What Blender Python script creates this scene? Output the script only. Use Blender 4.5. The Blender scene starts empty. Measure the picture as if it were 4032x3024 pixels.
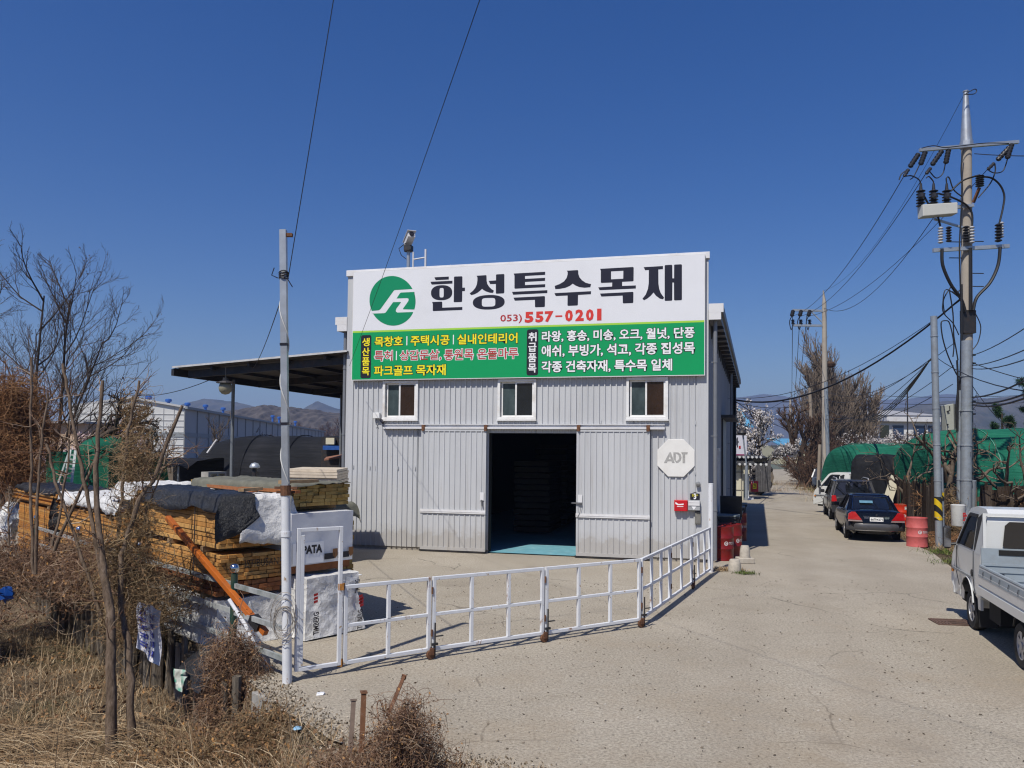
import bpy, math, random
import numpy as np
from mathutils import Vector, Matrix
rnd = random.Random(7)
rng = np.random.default_rng(7)
sc = bpy.context.scene
COL = sc.collection

# ------------------------------------------------------------------ camera
CAM_H = 2.75
FPX, CYP, PIT, RHO = 3027.6, 922 * 4032 / 2212, math.radians(1.9), 0.0100
cr, sr, cp, sp = math.cos(RHO), math.sin(RHO), math.cos(PIT), math.sin(PIT)
_U = Vector((0, -sp, cp)); _X = Vector((1, 0, 0)); _F = Vector((0, cp, sp))
_right = _X * cr + _U * sr
_up = _U * cr - _X * sr
cd = bpy.data.cameras.new('camera'); cam = bpy.data.objects.new('camera', cd); COL.objects.link(cam)
cam.matrix_world = Matrix(((_right.x, _up.x, -_F.x, 0), (_right.y, _up.y, -_F.y, 0), (_right.z, _up.z, -_F.z, CAM_H), (0, 0, 0, 1)))
cd.sensor_width = 36; cd.lens = FPX / 4032 * 36
cd.shift_y = (CYP - 1512) / 4032
cd.clip_end = 30000; cd.clip_start = 0.05
sc.camera = cam

# ------------------------------------------------------------------ light
SUN_AZ = math.atan2(0.53, 0.848)          # the light travels towards +X, +Y
SUN_EL = math.radians(54.5)
world = bpy.data.worlds.new('World'); sc.world = world; world.use_nodes = True
wn = world.node_tree.nodes; bg = wn['Background']
sky = wn.new('ShaderNodeTexSky'); sky.sky_type = 'NISHITA'; sky.sun_disc = False
sky.sun_elevation = SUN_EL; sky.sun_rotation = SUN_AZ + math.pi
sky.air_density = 1.0; sky.dust_density = 0.6; sky.ozone_density = 3.0; sky.altitude = 0
hs = wn.new('ShaderNodeHueSaturation'); hs.inputs['Saturation'].default_value = 1.43; hs.inputs['Hue'].default_value = .516
world.node_tree.links.new(sky.outputs[0], hs.inputs['Color']); world.node_tree.links.new(hs.outputs[0], bg.inputs[0]); bg.inputs[1].default_value = 0.08
sl = bpy.data.lights.new('sun', 'SUN'); sun = bpy.data.objects.new('sun', sl); COL.objects.link(sun)
sl.energy = 4.35; sl.angle = math.radians(0.5); sl.color = (1, 0.95, 0.865)
_sd = Vector((math.sin(SUN_AZ) * math.cos(SUN_EL), math.cos(SUN_AZ) * math.cos(SUN_EL), -math.sin(SUN_EL)))
sun.rotation_euler = _sd.to_track_quat('-Z', 'Y').to_euler()
sc.view_settings.view_transform = 'Standard'; sc.view_settings.look = 'None'
sc.view_settings.exposure = 0.18; sc.view_settings.gamma = 1
sc.render.engine = 'CYCLES'
sc.cycles.max_bounces = 6; sc.cycles.diffuse_bounces = 3; sc.cycles.glossy_bounces = 3
sc.cycles.transparent_max_bounces = 8; sc.cycles.volume_bounces = 0
sc.cycles.use_denoising = True
sc.cycles.filter_width = 1.2

# ------------------------------------------------------------------ from a pixel of the 4032 px photograph to a place
CAM = Vector((0, 0, CAM_H))
def ray(x, y):
    a = (x - 2016) / FPX; b = (CYP - y) / FPX
    return _right * a + _up * b + _F
def G(x, y, z=0.0):
    r = ray(x, y); return CAM + r * ((z - CAM_H) / r.z)
def AT(x, y, Y):
    r = ray(x, y); return CAM + r * (Y / r.y)
def GD(x, y, z=0.0): return G(x * 1.82278, y * 1.82278, z)      # the same for the 2212 px view
def AD(x, y, Y): return AT(x * 1.82278, y * 1.82278, Y)

# ------------------------------------------------------------------ things and parts
def tag(o, label=None, cat=None, group=None, kind=None):
    if label: o['label'] = label
    if cat: o['category'] = cat
    if group: o['group'] = group
    if kind: o['kind'] = kind
    return o
def thing(name, label, cat, loc=(0, 0, 0), rotz=0.0, group=None):
    o = bpy.data.objects.new(name, None); COL.objects.link(o)
    o.empty_display_size = .2
    o.location = loc; o.rotation_euler = (0, 0, rotz)
    return tag(o, label, cat, group)
def root_matrix(o):
    while o.parent: o = o.parent
    return Matrix.Translation(o.location) @ o.rotation_euler.to_matrix().to_4x4()
def copy_tree(o, parent=None):
    c = o.copy(); COL.objects.link(c)
    if parent: c.parent = parent
    for ch in list(o.children): copy_tree(ch, c)
    return c
def obj(name, me, parent=None):
    o = bpy.data.objects.new(name, me); COL.objects.link(o)
    if parent: o.parent = parent
    return o

def frame(p0, p1, hint=None):
    z = (Vector(p1) - Vector(p0)).normalized()
    h = Vector(hint) if hint else (Vector((0, 0, 1)) if abs(z.z) < .95 else Vector((1, 0, 0)))
    x = h.cross(z).normalized(); y = z.cross(x)
    return x, y, z

class MB:
    def __init__(s): s.v = []; s.f = []; s.m = None
    def add(s, vs, fs):
        n = len(s.v)
        if s.m is not None: vs = [s.m @ Vector(q) for q in vs]
        s.v.extend([tuple(q) for q in vs]); s.f.extend([tuple(i + n for i in q) for q in fs])
        return s
    def box(s, lo, hi, bev=0.0):
        (a, b, c), (d, e, f) = lo, hi
        if bev <= 0:
            return s.add([(a, b, c), (d, b, c), (d, e, c), (a, e, c), (a, b, f), (d, b, f), (d, e, f), (a, e, f)],
                         [(0, 3, 2, 1), (4, 5, 6, 7), (0, 1, 5, 4), (1, 2, 6, 5), (2, 3, 7, 6), (3, 0, 4, 7)])
        k = min(bev, (d - a) / 2.01, (e - b) / 2.01, (f - c) / 2.01)
        ring = lambda i, z: [(a + i, b, z), (d - i, b, z), (d, b + i, z), (d, e - i, z), (d - i, e, z), (a + i, e, z), (a, e - i, z), (a, b + i, z)]
        def ins(z): return [(a + 2 * k if q == 0 else q, 0, z) for q in ()]
        r1 = ring(k, c + k); r2 = ring(k, f - k)
        sh = lambda z: [(a + k, b + k, z), (d - k, b + k, z), (d - k, b + k, z), (d - k, e - k, z), (d - k, e - k, z), (a + k, e - k, z), (a + k, e - k, z), (a + k, b + k, z)]
        r0 = sh(c); r3 = sh(f)
        vs = r0 + r1 + r2 + r3; fs = []
        for L in range(3):
            for i in range(8):
                j = (i + 1) % 8; fs.append((L * 8 + i, L * 8 + j, L * 8 + 8 + j, L * 8 + 8 + i))
        fs.append((0, 6, 4, 2)); fs.append((24, 26, 28, 30))
        return s.add(vs, fs)
    def cbox(s, c, sz, bev=0.0):
        return s.box([c[i] - sz[i] / 2 for i in range(3)], [c[i] + sz[i] / 2 for i in range(3)], bev)
    def bar(s, p0, p1, w, h=None, hint=None):
        h = h or w; p0 = Vector(p0); p1 = Vector(p1); x, y, z = frame(p0, p1, hint)
        x = x * (w / 2); y = y * (h / 2)
        vs = [p + q for p in (p0, p1) for q in (-x - y, x - y, x + y, -x + y)]
        return s.add(vs, [(0, 3, 2, 1), (4, 5, 6, 7), (0, 1, 5, 4), (1, 2, 6, 5), (2, 3, 7, 6), (3, 0, 4, 7)])
    def cyl(s, p0, p1, r0, r1=None, n=12, caps=True):
        r1 = r0 if r1 is None else r1; p0 = Vector(p0); p1 = Vector(p1); x, y, z = frame(p0, p1)
        vs = []
        for p, r in ((p0, r0), (p1, r1)):
            for i in range(n):
                t = 2 * math.pi * i / n; vs.append(p + x * (r * math.cos(t)) + y * (r * math.sin(t)))
        fs = [(i, (i + 1) % n, n + (i + 1) % n, n + i) for i in range(n)]
        if caps: fs += [tuple(range(n))[::-1], tuple(range(n, 2 * n))]
        return s.add(vs, fs)
    def tube(s, pts, r, n=6, caps=True):
        pts = [Vector(p) for p in pts]; K = len(pts)
        rr = r if hasattr(r, '__len__') else [r] * K
        x = None; vs = []
        for k, p in enumerate(pts):
            t = (pts[min(k + 1, K - 1)] - pts[max(k - 1, 0)])
            t = t.normalized() if t.length > 1e-9 else Vector((0, 0, 1))
            if x is None: x = frame((0, 0, 0), t)[0]
            x = x - t * x.dot(t)
            x = x.normalized() if x.length > 1e-6 else frame((0, 0, 0), t)[0]
            y = t.cross(x)
            for i in range(n):
                a = 2 * math.pi * i / n; vs.append(p + x * (rr[k] * math.cos(a)) + y * (rr[k] * math.sin(a)))
        fs = [(k * n + i, k * n + (i + 1) % n, (k + 1) * n + (i + 1) % n, (k + 1) * n + i) for k in range(K - 1) for i in range(n)]
        if caps: fs += [tuple(range(n))[::-1], tuple(range((K - 1) * n, K * n))]
        return s.add(vs, fs)
    def lathe(s, c, prof, n=24, axis=None, caps=True):
        c = Vector(c); ax = Vector(axis) if axis else Vector((0, 0, 1))
        x, y, z = frame((0, 0, 0), ax); vs = []
        for r, h in prof:
            for i in range(n):
                t = 2 * math.pi * i / n; vs.append(c + z * h + x * (r * math.cos(t)) + y * (r * math.sin(t)))
        K = len(prof)
        fs = [(k * n + i, k * n + (i + 1) % n, (k + 1) * n + (i + 1) % n, (k + 1) * n + i) for k in range(K - 1) for i in range(n)]
        if caps and prof[0][0] > 1e-4: fs.append(tuple(range(n))[::-1])
        if caps and prof[-1][0] > 1e-4: fs.append(tuple(range((K - 1) * n, K * n)))
        return s.add(vs, fs)
    def grid(s, P):                      # P[i][j] points
        n, m = len(P), len(P[0]); vs = [q for row in P for q in row]
        return s.add(vs, [(i * m + j, i * m + j + 1, (i + 1) * m + j + 1, (i + 1) * m + j) for i in range(n - 1) for j in range(m - 1)])
    def poly(s, pts): return s.add(pts, [tuple(range(len(pts)))])
    def prism(s, pts, d):                # outline and an offset vector: a solid slab
        n = len(pts); d = Vector(d); vs = [Vector(p) for p in pts] + [Vector(p) + d for p in pts]
        return s.add(vs, [tuple(range(n)), tuple(range(n, 2 * n))[::-1]] + [((i + 1) % n, i, n + i, n + (i + 1) % n) for i in range(n)])
    def build(s, name, mat, parent=None, smooth=None, local=False, at=None, bevel=0.0, fix=False):
        me = bpy.data.meshes.new(name); vs = s.v
        o = obj(name, me, parent)
        if parent is not None and not local:
            inv = root_matrix(parent).inverted(); vs = [tuple(inv @ Vector(q)) for q in vs]
        elif parent is None and not local:
            if at is None:
                a = np.array(vs); at = ((a[:, 0].min() + a[:, 0].max()) / 2, (a[:, 1].min() + a[:, 1].max()) / 2, a[:, 2].min())
            o.location = at; vs = [(q[0] - at[0], q[1] - at[1], q[2] - at[2]) for q in vs]
        me.from_pydata(vs, [], s.f); me.update()
        if fix:
            import bmesh
            b = bmesh.new(); b.from_mesh(me); bmesh.ops.recalc_face_normals(b, faces=b.faces); b.to_mesh(me); b.free()
        if smooth:
            me.shade_smooth(); me.set_sharp_from_angle(angle=math.radians(smooth))
        me.materials.append(mat)
        if bevel:
            m = o.modifiers.new('bevel', 'BEVEL'); m.width = bevel; m.segments = 2; m.limit_method = 'ANGLE'; m.angle_limit = math.radians(40)
        return o

def np_mesh(name, V, F, mat, parent=None, at=None, smooth=False):
    me = bpy.data.meshes.new(name); o = obj(name, me, parent)
    V = np.asarray(V, dtype=np.float32)
    if parent is not None:
        V = V - np.array(root_matrix(parent).translation, dtype=np.float32)
    elif at is None:
        at = np.array([(V[:, 0].min() + V[:, 0].max()) / 2, (V[:, 1].min() + V[:, 1].max()) / 2, V[:, 2].min()], dtype=np.float32)
        o.location = [float(q) for q in at]; V = V - at
    F = np.asarray(F, dtype=np.int32); k = F.shape[1]
    me.vertices.add(len(V)); me.vertices.foreach_set('co', V.ravel())
    me.loops.add(F.size); me.loops.foreach_set('vertex_index', F.ravel())
    me.polygons.add(len(F)); me.polygons.foreach_set('loop_start', np.arange(0, F.size, k, dtype=np.int32))
    me.update(calc_edges=True); me.validate()
    if smooth: me.shade_smooth()
    me.materials.append(mat)
    return o

def tubes(P, R, n=3):
    """N polylines of K points (N,K,3), radii (N,K) -> vertices and quads of thin tubes"""
    P = np.asarray(P, float); N, K, _ = P.shape; R = np.broadcast_to(np.asarray(R, float), (N, K))
    T = np.empty_like(P); T[:, 1:-1] = P[:, 2:] - P[:, :-2]; T[:, 0] = P[:, 1] - P[:, 0]; T[:, -1] = P[:, -1] - P[:, -2]
    T /= np.linalg.norm(T, axis=2, keepdims=True) + 1e-9
    A = np.where(np.abs(T[..., 2:3]) < .9, np.array([0, 0, 1.]), np.array([1., 0, 0]))
    X = np.cross(A, T); X /= np.linalg.norm(X, axis=2, keepdims=True) + 1e-9; Y = np.cross(T, X)
    V = np.empty((N, K, n, 3))
    for i in range(n):
        a = 2 * math.pi * i / n; V[:, :, i] = P + (X * math.cos(a) + Y * math.sin(a)) * R[..., None]
    base = (np.arange(N)[:, None, None] * K + np.arange(K - 1)[None, :, None]) * n + np.arange(n)[None, None, :]
    nx = (np.arange(N)[:, None, None] * K + np.arange(K - 1)[None, :, None]) * n + (np.arange(n)[None, None, :] + 1) % n
    F = np.stack([base, nx, nx + n, base + n], axis=-1).reshape(-1, 4)
    return V.reshape(-1, 3), F
def blades(P, Wd, side):
    """flat strips: P (N,K,3), widths (N,K), side vectors (N,3)"""
    P = np.asarray(P, float); N, K, _ = P.shape
    V = np.empty((N, K, 2, 3)); off = side[:, None, :] * Wd[..., None] / 2
    V[:, :, 0] = P - off; V[:, :, 1] = P + off
    b = (np.arange(N)[:, None] * K + np.arange(K - 1)[None, :]) * 2
    F = np.stack([b, b + 1, b + 3, b + 2], axis=-1).reshape(-1, 4)
    return V.reshape(-1, 3), F
def quads(C, size, up=None, aspect=1.6, r=rng):
    """N small leaf-like quads with random turn"""
    N = len(C); a = r.normal(size=(N, 3)); a /= np.linalg.norm(a, axis=1, keepdims=True)
    b = np.cross(a, r.normal(size=(N, 3))); b /= np.linalg.norm(b, axis=1, keepdims=True) + 1e-9
    s = np.broadcast_to(np.asarray(size, float), (N,))[:, None] / 2
    V = np.stack([C - a * s * aspect, C + b * s, C + a * s * aspect, C - b * s], axis=1).reshape(-1, 3)
    return V, np.arange(4 * N).reshape(N, 4)
def join(parts):
    Vs, Fs, n = [], [], 0
    for V, F in parts: Vs.append(V); Fs.append(F + n); n += len(V)
    return np.concatenate(Vs), np.concatenate(Fs)

# ------------------------------------------------------------------ materials
_mc = {}
def srgb(r, g, b): return tuple((c / 12.92 if c <= .04045 else ((c + .055) / 1.055) ** 2.4) for c in (r / 255, g / 255, b / 255))
class N:
    def __init__(s, name):
        s.mat = bpy.data.materials.new(name); s.mat.use_nodes = True; s.nt = s.mat.node_tree
        s.p = s.nt.nodes['Principled BSDF']; s.tc = None
    def n(s, t, **k):
        o = s.nt.nodes.new('ShaderNode' + t)
        for a, b in k.items(): setattr(o, a, b)
        return o
    def l(s, a, b): s.nt.links.new(a, b)
    def co(s, scale=None, which='Object'):
        if s.tc is None: s.tc = s.n('TexCoord')
        c = s.tc.outputs[which]
        if scale is None: return c
        m = s.n('Mapping'); m.inputs['Scale'].default_value = scale; s.l(c, m.inputs[0]); return m.outputs[0]
    def noise(s, scale, detail=4, rough=.6, co=None, dim='3D'):
        o = s.n('TexNoise'); o.inputs['Scale'].default_value = scale; o.inputs['Detail'].default_value = detail; o.inputs['Roughness'].default_value = rough
        s.l(co or s.co(), o.inputs['Vector']); return o.outputs['Fac']
    def voro(s, scale, co=None, feature='F1', out='Distance'):
        o = s.n('TexVoronoi', feature=feature); o.inputs['Scale'].default_value = scale; s.l(co or s.co(), o.inputs['Vector']); return o.outputs[out]
    def ramp(s, fac, stops, interp='LINEAR'):
        o = s.n('ValToRGB'); e = o.color_ramp; e.interpolation = interp
        while len(e.elements) < len(stops): e.elements.new(.5)
        for q, (p, c) in zip(e.elements, stops):
            q.position = p; q.color = (*c, 1) if hasattr(c, '__len__') else (c, c, c, 1)
        s.l(fac, o.inputs[0]); return o.outputs[0]
    def mix(s, f, a, b, mode='MIX'):
        o = s.n('Mix', data_type='RGBA', blend_type=mode)
        for v, i in ((f, 0), (a, 6), (b, 7)):
            if hasattr(v, 'links') or hasattr(v, 'is_linked'): s.l(v, o.inputs[i])
            elif i == 0: o.inputs[0].default_value = v
            else: o.inputs[i].default_value = (*v, 1) if len(v) == 3 else v
        return o.outputs[2]
    def math(s, op, a, b=0.0):
        o = s.n('Math', operation=op)
        for v, i in ((a, 0), (b, 1)):
            if hasattr(v, 'is_linked'): s.l(v, o.inputs[i])
            else: o.inputs[i].default_value = v
        return o.outputs[0]
    def col(s, c): s.l(c, s.p.inputs['Base Color'])
    def bump(s, h, st=.3, d=.01):
        o = s.n('Bump'); o.inputs['Strength'].default_value = st; o.inputs['Distance'].default_value = d
        s.l(h, o.inputs['Height']); s.l(o.outputs[0], s.p.inputs['Normal'])
def M(name, col, rough=.6, metal=0.0, var=.18, scale=6, dirt=None, dirt_amt=.35, dscale=1.5, bump=0.0, bscale=60, spec=.4, coat=0.0, stretch=None):
    if name in _mc: return _mc[name]
    m = N(name); m.p.inputs['Roughness'].default_value = rough; m.p.inputs['Metallic'].default_value = metal
    m.p.inputs['Specular IOR Level'].default_value = spec
    if coat: m.p.inputs['Coat Weight'].default_value = coat; m.p.inputs['Coat Roughness'].default_value = .04
    co = m.co(stretch) if stretch else m.co()
    lo = tuple(c * (1 - var) for c in col); hi = tuple(min(1, c * (1 + var * .7)) for c in col)
    c = m.ramp(m.noise(scale, 5, .65, co), [(.3, lo), (.7, hi)])
    if dirt:
        f = m.ramp(m.noise(dscale, 6, .7, co), [(.48, 0.0), (.72, dirt_amt)])
        c = m.mix(f, c, dirt)
    m.col(c)
    if bump: m.bump(m.noise(bscale, 3, .6, co), bump, .01)
    _mc[name] = m.mat; return m.mat
def island(name, stops, rough=.8, spec=.15, var=0.0, trans=0.0):
    """a colour of its own for every loose piece (stalks, leaves, boards)"""
    if name in _mc: return _mc[name]
    m = N(name); m.p.inputs['Roughness'].default_value = rough; m.p.inputs['Specular IOR Level'].default_value = spec
    g = m.n('NewGeometry'); c = m.ramp(g.outputs['Random Per Island'], stops)
    if var:
        f = m.ramp(m.noise(var, 5, .7), [(.3, .55), (.7, 1.25)]); c = m.mix(1.0, c, f, 'MULTIPLY')
    m.col(c)
    _mc[name] = m.mat; return m.mat

# ------------------------------------------------------------------ lettering
def text_mesh(body, size=1.0, fat=0.0, aspect=1.0, align='LEFT', res=2, extrude=0.0, spacing=1.0):
    cu = bpy.data.curves.new('lettering', 'FONT'); cu.body = body; cu.size = size; cu.offset = fat; cu.resolution_u = res
    cu.extrude = extrude; cu.space_character = spacing; cu.align_x = align
    o = bpy.data.objects.new('lettering', cu); COL.objects.link(o)
    dg = bpy.context.evaluated_depsgraph_get(); dg.update()
    me = bpy.data.meshes.new_from_object(o.evaluated_get(dg))
    vs = [v.co.copy() for v in me.vertices]; fs = [tuple(p.vertices) for p in me.polygons]
    bpy.data.objects.remove(o); bpy.data.curves.remove(cu); bpy.data.meshes.remove(me)
    return vs, fs
def strokes(mb, place, box, cols=2, seed=1):
    """small worn glyph strokes too far away to read"""
    r = random.Random(seed); u0, v0, u1, v1 = box; w = (u1 - u0) / cols
    for k in range(cols):
        a = u0 + k * w
        for (x0, y0, x1, y1) in ((.1, .8, .6, .95), (.1, .45, .25, .8), (.45, .5, .6, .8), (.7, .4, .85, 1.0), (.1, .05, .8, .2), (.1, .2, .25, .38)):
            if r.random() < .85: mb.add([place(a + x * w, v0 + y * (v1 - v0)) for x, y in ((x0, y0), (x1, y0), (x1, y1), (x0, y1))], [(0, 1, 2, 3)])
def put_text(mb, body, place, box, fat=0.02, res=2, spacing=1.0, fitw=True):
    """lettering stretched into box=(u0,v0,u1,v1); place(u,v) gives the 3-D point"""
    vs, fs = text_mesh(body, 1.0, 0.0, res=res, spacing=spacing)
    if not vs: return
    x0 = min(v.x for v in vs); x1 = max(v.x for v in vs); y0 = min(v.y for v in vs); y1 = max(v.y for v in vs)
    if fat: vs, fs = text_mesh(body, 1.0, fat, res=res, spacing=spacing)
    su = (box[2] - box[0]) / (x1 - x0); sv = (box[3] - box[1]) / (y1 - y0)
    mb.add([place(box[0] + (v.x - x0) * su, box[1] + (v.y - y0) * sv) for v in vs], fs)
# ------------------------------------------------------------------ materials of the place
def m_road():
    m = N('concrete_paving'); co = m.co(); m.p.inputs['Roughness'].default_value = .9; m.p.inputs['Specular IOR Level'].default_value = .2
    base = m.ramp(m.noise(.35, 6, .65), [(.28, (.285, .25, .195)), (.5, (.335, .298, .238)), (.72, (.39, .35, .285))])
    fine = m.ramp(m.noise(30, 4, .75), [(.34, .42), (.5, .98), (.62, 1.3)])
    c = m.mix(.8, base, fine, 'MULTIPLY')
    peb = m.ramp(m.voro(42), [(.10, (.56, .51, .44)), (.3, (.28, .24, .19))])
    f = m.ramp(m.noise(11, 4, .7), [(.45, 0.0), (.6, .42)]); c = m.mix(f, c, peb)
    dk = m.ramp(m.noise(34, 2, .9), [(.58, 0.0), (.66, .5)]); c = m.mix(dk, c, (.085, .073, .06))
    st = m.ramp(m.noise(.9, 5, .7), [(.56, 0.0), (.74, .4)]); c = m.mix(st, c, (.22, .18, .13))
    li = m.ramp(m.noise(.55, 4, .55, m.co((1, .45, 1))), [(.55, 0.0), (.8, .3)]); c = m.mix(li, c, (.47, .41, .33))
    wn_ = m.n('TexNoise'); wn_.inputs['Scale'].default_value = .7; wn_.inputs['Detail'].default_value = 5; m.l(co, wn_.inputs['Vector']); wob = m.mix(.35, co, wn_.outputs['Color'], 'LINEAR_LIGHT')
    cr_ = m.ramp(m.voro(.23, wob, 'DISTANCE_TO_EDGE'), [(0.0, .7), (.0012, .35), (.0025, 0.0)])
    brk = m.ramp(m.noise(.5, 3, .6), [(.5, 0.0), (.6, 1.0)])
    c = m.mix(m.math('MULTIPLY', cr_, brk), c, (.05, .043, .035))
    sx = m.n('SeparateXYZ'); m.l(co, sx.inputs[0]); wb = m.math('MULTIPLY', m.noise(.22, 2, .5), 1.6)
    # tyre-polished bands along the lane and a darker damp patch near the workshop corner
    lat = m.math('SUBTRACT', m.math('ADD', sx.outputs[0], wb), m.math('MULTIPLY', sx.outputs[1], .306))
    bands = m.ramp(m.math('FRACT', m.math('MULTIPLY', lat, .58)), [(.0, 0.0), (.25, .2), (.4, .2), (.62, 0.0)]); lim = m.ramp(m.math('MULTIPLY', lat, .1), [(.0, 0.0), (.06, 1.0), (.52, 1.0), (.6, 0.0)])
    c = m.mix(m.math('MULTIPLY', bands, lim), c, (.24, .205, .16))
    oil = m.ramp(m.noise(.42, 3, .55), [(.63, 0.0), (.72, .45)]); c = m.mix(oil, c, (.17, .145, .115))
    soil = m.ramp(m.math('SUBTRACT', m.noise(.5, 5, .7), m.math('MULTIPLY', sx.outputs[1], .028)), [(.22, 0.0), (.46, .42)]); c = m.mix(soil, c, (.29, .225, .15))
    m.col(c); m.bump(m.noise(45, 3, .8), .55, .012); return m.mat
def m_ground():
    m = N('bare_earth'); m.p.inputs['Roughness'].default_value = .95; m.p.inputs['Specular IOR Level'].default_value = .1
    c = m.ramp(m.noise(1.2, 6, .7), [(.3, (.075, .055, .035)), (.5, (.13, .098, .064)), (.72, (.21, .165, .11))])
    g = m.ramp(m.noise(.5, 5, .6), [(.52, 0.0), (.68, .55)]); c = m.mix(g, c, (.085, .082, .035))
    f = m.ramp(m.noise(22, 4, .8), [(.3, .55), (.7, 1.25)]); c = m.mix(.8, c, f, 'MULTIPLY')
    m.col(c); m.bump(m.noise(14, 4, .8), .8, .04); return m.mat
ROAD, EARTH = m_road(), m_ground()

# ------------------------------------------------------------------ the lie of the land
EDGE = [(-60, 78), (-26, 33.5), (-10.6, 17.4), (-8.2, 14.9), (-4.0, 10.55), (-2.75, 8.75), (-2.3, 8.1), (-1.5, 7.25), (-.5, 6.75), (.25, 6.5), (1.0, 5.9), (1.6, 5.0), (2.2, 3.4), (2.6, 0), (2.7, -60)]
_E = np.array(EDGE, float)
def edge_dist(X, Y):
    """metres outside the yard's edge, negative inside; and the place along it"""
    X = np.asarray(X, float); Y = np.asarray(Y, float)
    best = np.full(X.shape, 1e9); sgn = np.ones(X.shape); al = np.zeros(X.shape); acc = 0
    for (a, b) in zip(_E[:-1], _E[1:]):
        d = b - a; L2 = d @ d; t = np.clip(((X - a[0]) * d[0] + (Y - a[1]) * d[1]) / L2, 0, 1)
        qx = a[0] + t * d[0]; qy = a[1] + t * d[1]; r = np.hypot(X - qx, Y - qy)
        s = d[0] * (Y - a[1]) - d[1] * (X - a[0])
        m = r < best - 1e-9
        best = np.where(m, r, best); sgn = np.where(m, np.where(s < 0, 1, -1), sgn); al = np.where(m, qy, al)
    return best * sgn, al
def ss(a, b, x): t = np.clip((x - a) / (b - a), 0, 1); return t * t * (3 - 2 * t)
def land(X, Y):
    X = np.asarray(X, float); Y = np.asarray(Y, float)
    d, al = edge_dist(X, Y)
    low = -.30 - .55 * ss(6.3, 8.6, Y) + .5 * ss(17, 30, Y)
    low = np.where(Y < 6.6, low + (6.6 - Y) * .16, low)
    low = low + .22 * np.exp(-(((X + .75) / .8) ** 2 + ((Y - 5.5) / .7) ** 2))
    drop = .16 + .55 * ss(8.6, 7.6, al)
    low = low + .05 * np.sin(X * 2.3 + Y * 1.1) + .04 * np.sin(X * 5.1 - Y * 3.7)
    z = np.where(d > 0, -.035 * (1 - ss(0, drop, d)) + low * ss(0.02, drop, d), -.035)
    return z
def zland(x, y): return float(land(np.array([x]), np.array([y]))[0])
xs = np.concatenate([[-9000, -4000, -1500, -600, -250, -120, -70, -45, -32, -25, -20], np.arange(-17, 3.2, .16), [4, 6, 9, 14, 22, 40, 80, 160, 400, 1000, 3000, 9000]])
ys = np.concatenate([[-200, -60, -20, -6, 0], np.arange(1.5, 20, .16), [21, 23, 26, 30, 36, 46, 60, 80, 110, 150, 220, 400, 800, 2000, 5000, 12000]])
XX, YY = np.meshgrid(xs, ys, indexing='ij'); ZZ = land(XX, YY)
nx, ny = XX.shape; ii, jj = np.meshgrid(np.arange(nx - 1), np.arange(ny - 1), indexing='ij'); b_ = ii * ny + jj
tag(np_mesh('ground', np.stack([XX, YY, ZZ], -1).reshape(-1, 3), np.stack([b_, b_ + ny, b_ + ny + 1, b_ + 1], -1).reshape(-1, 4), EARTH, at=np.zeros(3), smooth=True), 'bare brown earth and verges around the concrete lane', 'ground', kind='structure')
# concrete yard and lane in one sheet
lane = [(2.7, -30), (2.6, 0), (2.2, 3.4), (1.6, 5.0), (1.0, 5.9), (.25, 6.5), (-.5, 6.75), (-1.5, 7.25), (-2.3, 8.1), (-2.75, 8.75), (-4.0, 10.55), (-8.2, 14.9), (-10.6, 17.4), (-20, 27), (-14, 40), (-4, 46)]
far_l = [GD(1648, 1066), GD(1668, 1046), GD(1672, 1032), GD(1668, 1014)]
lane += [(9.6, 44)] + [(p.x, p.y) for p in far_l]
far_r = [GD(1762, 1012.5), GD(1716, 1016), GD(1712, 1030), GD(1742, 1052), GD(1762, 1072), GD(1800, 1092)]
lane += [(p.x, p.y) for p in far_r]
lane += [(p.x, p.y) for p in (GD(1975, 1178), GD(2012, 1192), GD(2055, 1225), GD(2100, 1262))]
lane += [(9.6, 12), (10.2, 8), (9, -30)]
_rl = random.Random(4); lane2 = []
for (a, b) in zip(lane, lane[1:] + lane[:1]):
    lane2.append(a); L_ = math.dist(a, b)
    if a[1] < 12 and b[1] < 12 and a[0] < 3 and a[1] > 3:
        n_ = int(L_ / .12); nx_, ny_ = (b[1] - a[1]) / L_, -(b[0] - a[0]) / L_
        for k in range(1, n_): t = k / n_; w_ = _rl.gauss(0, .035); lane2.append((a[0] + (b[0] - a[0]) * t + nx_ * w_, a[1] + (b[1] - a[1]) * t + ny_ * w_))
mb = MB(); mb.poly([(x, y, 0) for x, y in lane2[::-1]])
tag(mb.build('road', ROAD, local=True, fix=False), 'pale weathered concrete lane and timber yard', 'road', kind='structure')

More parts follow.
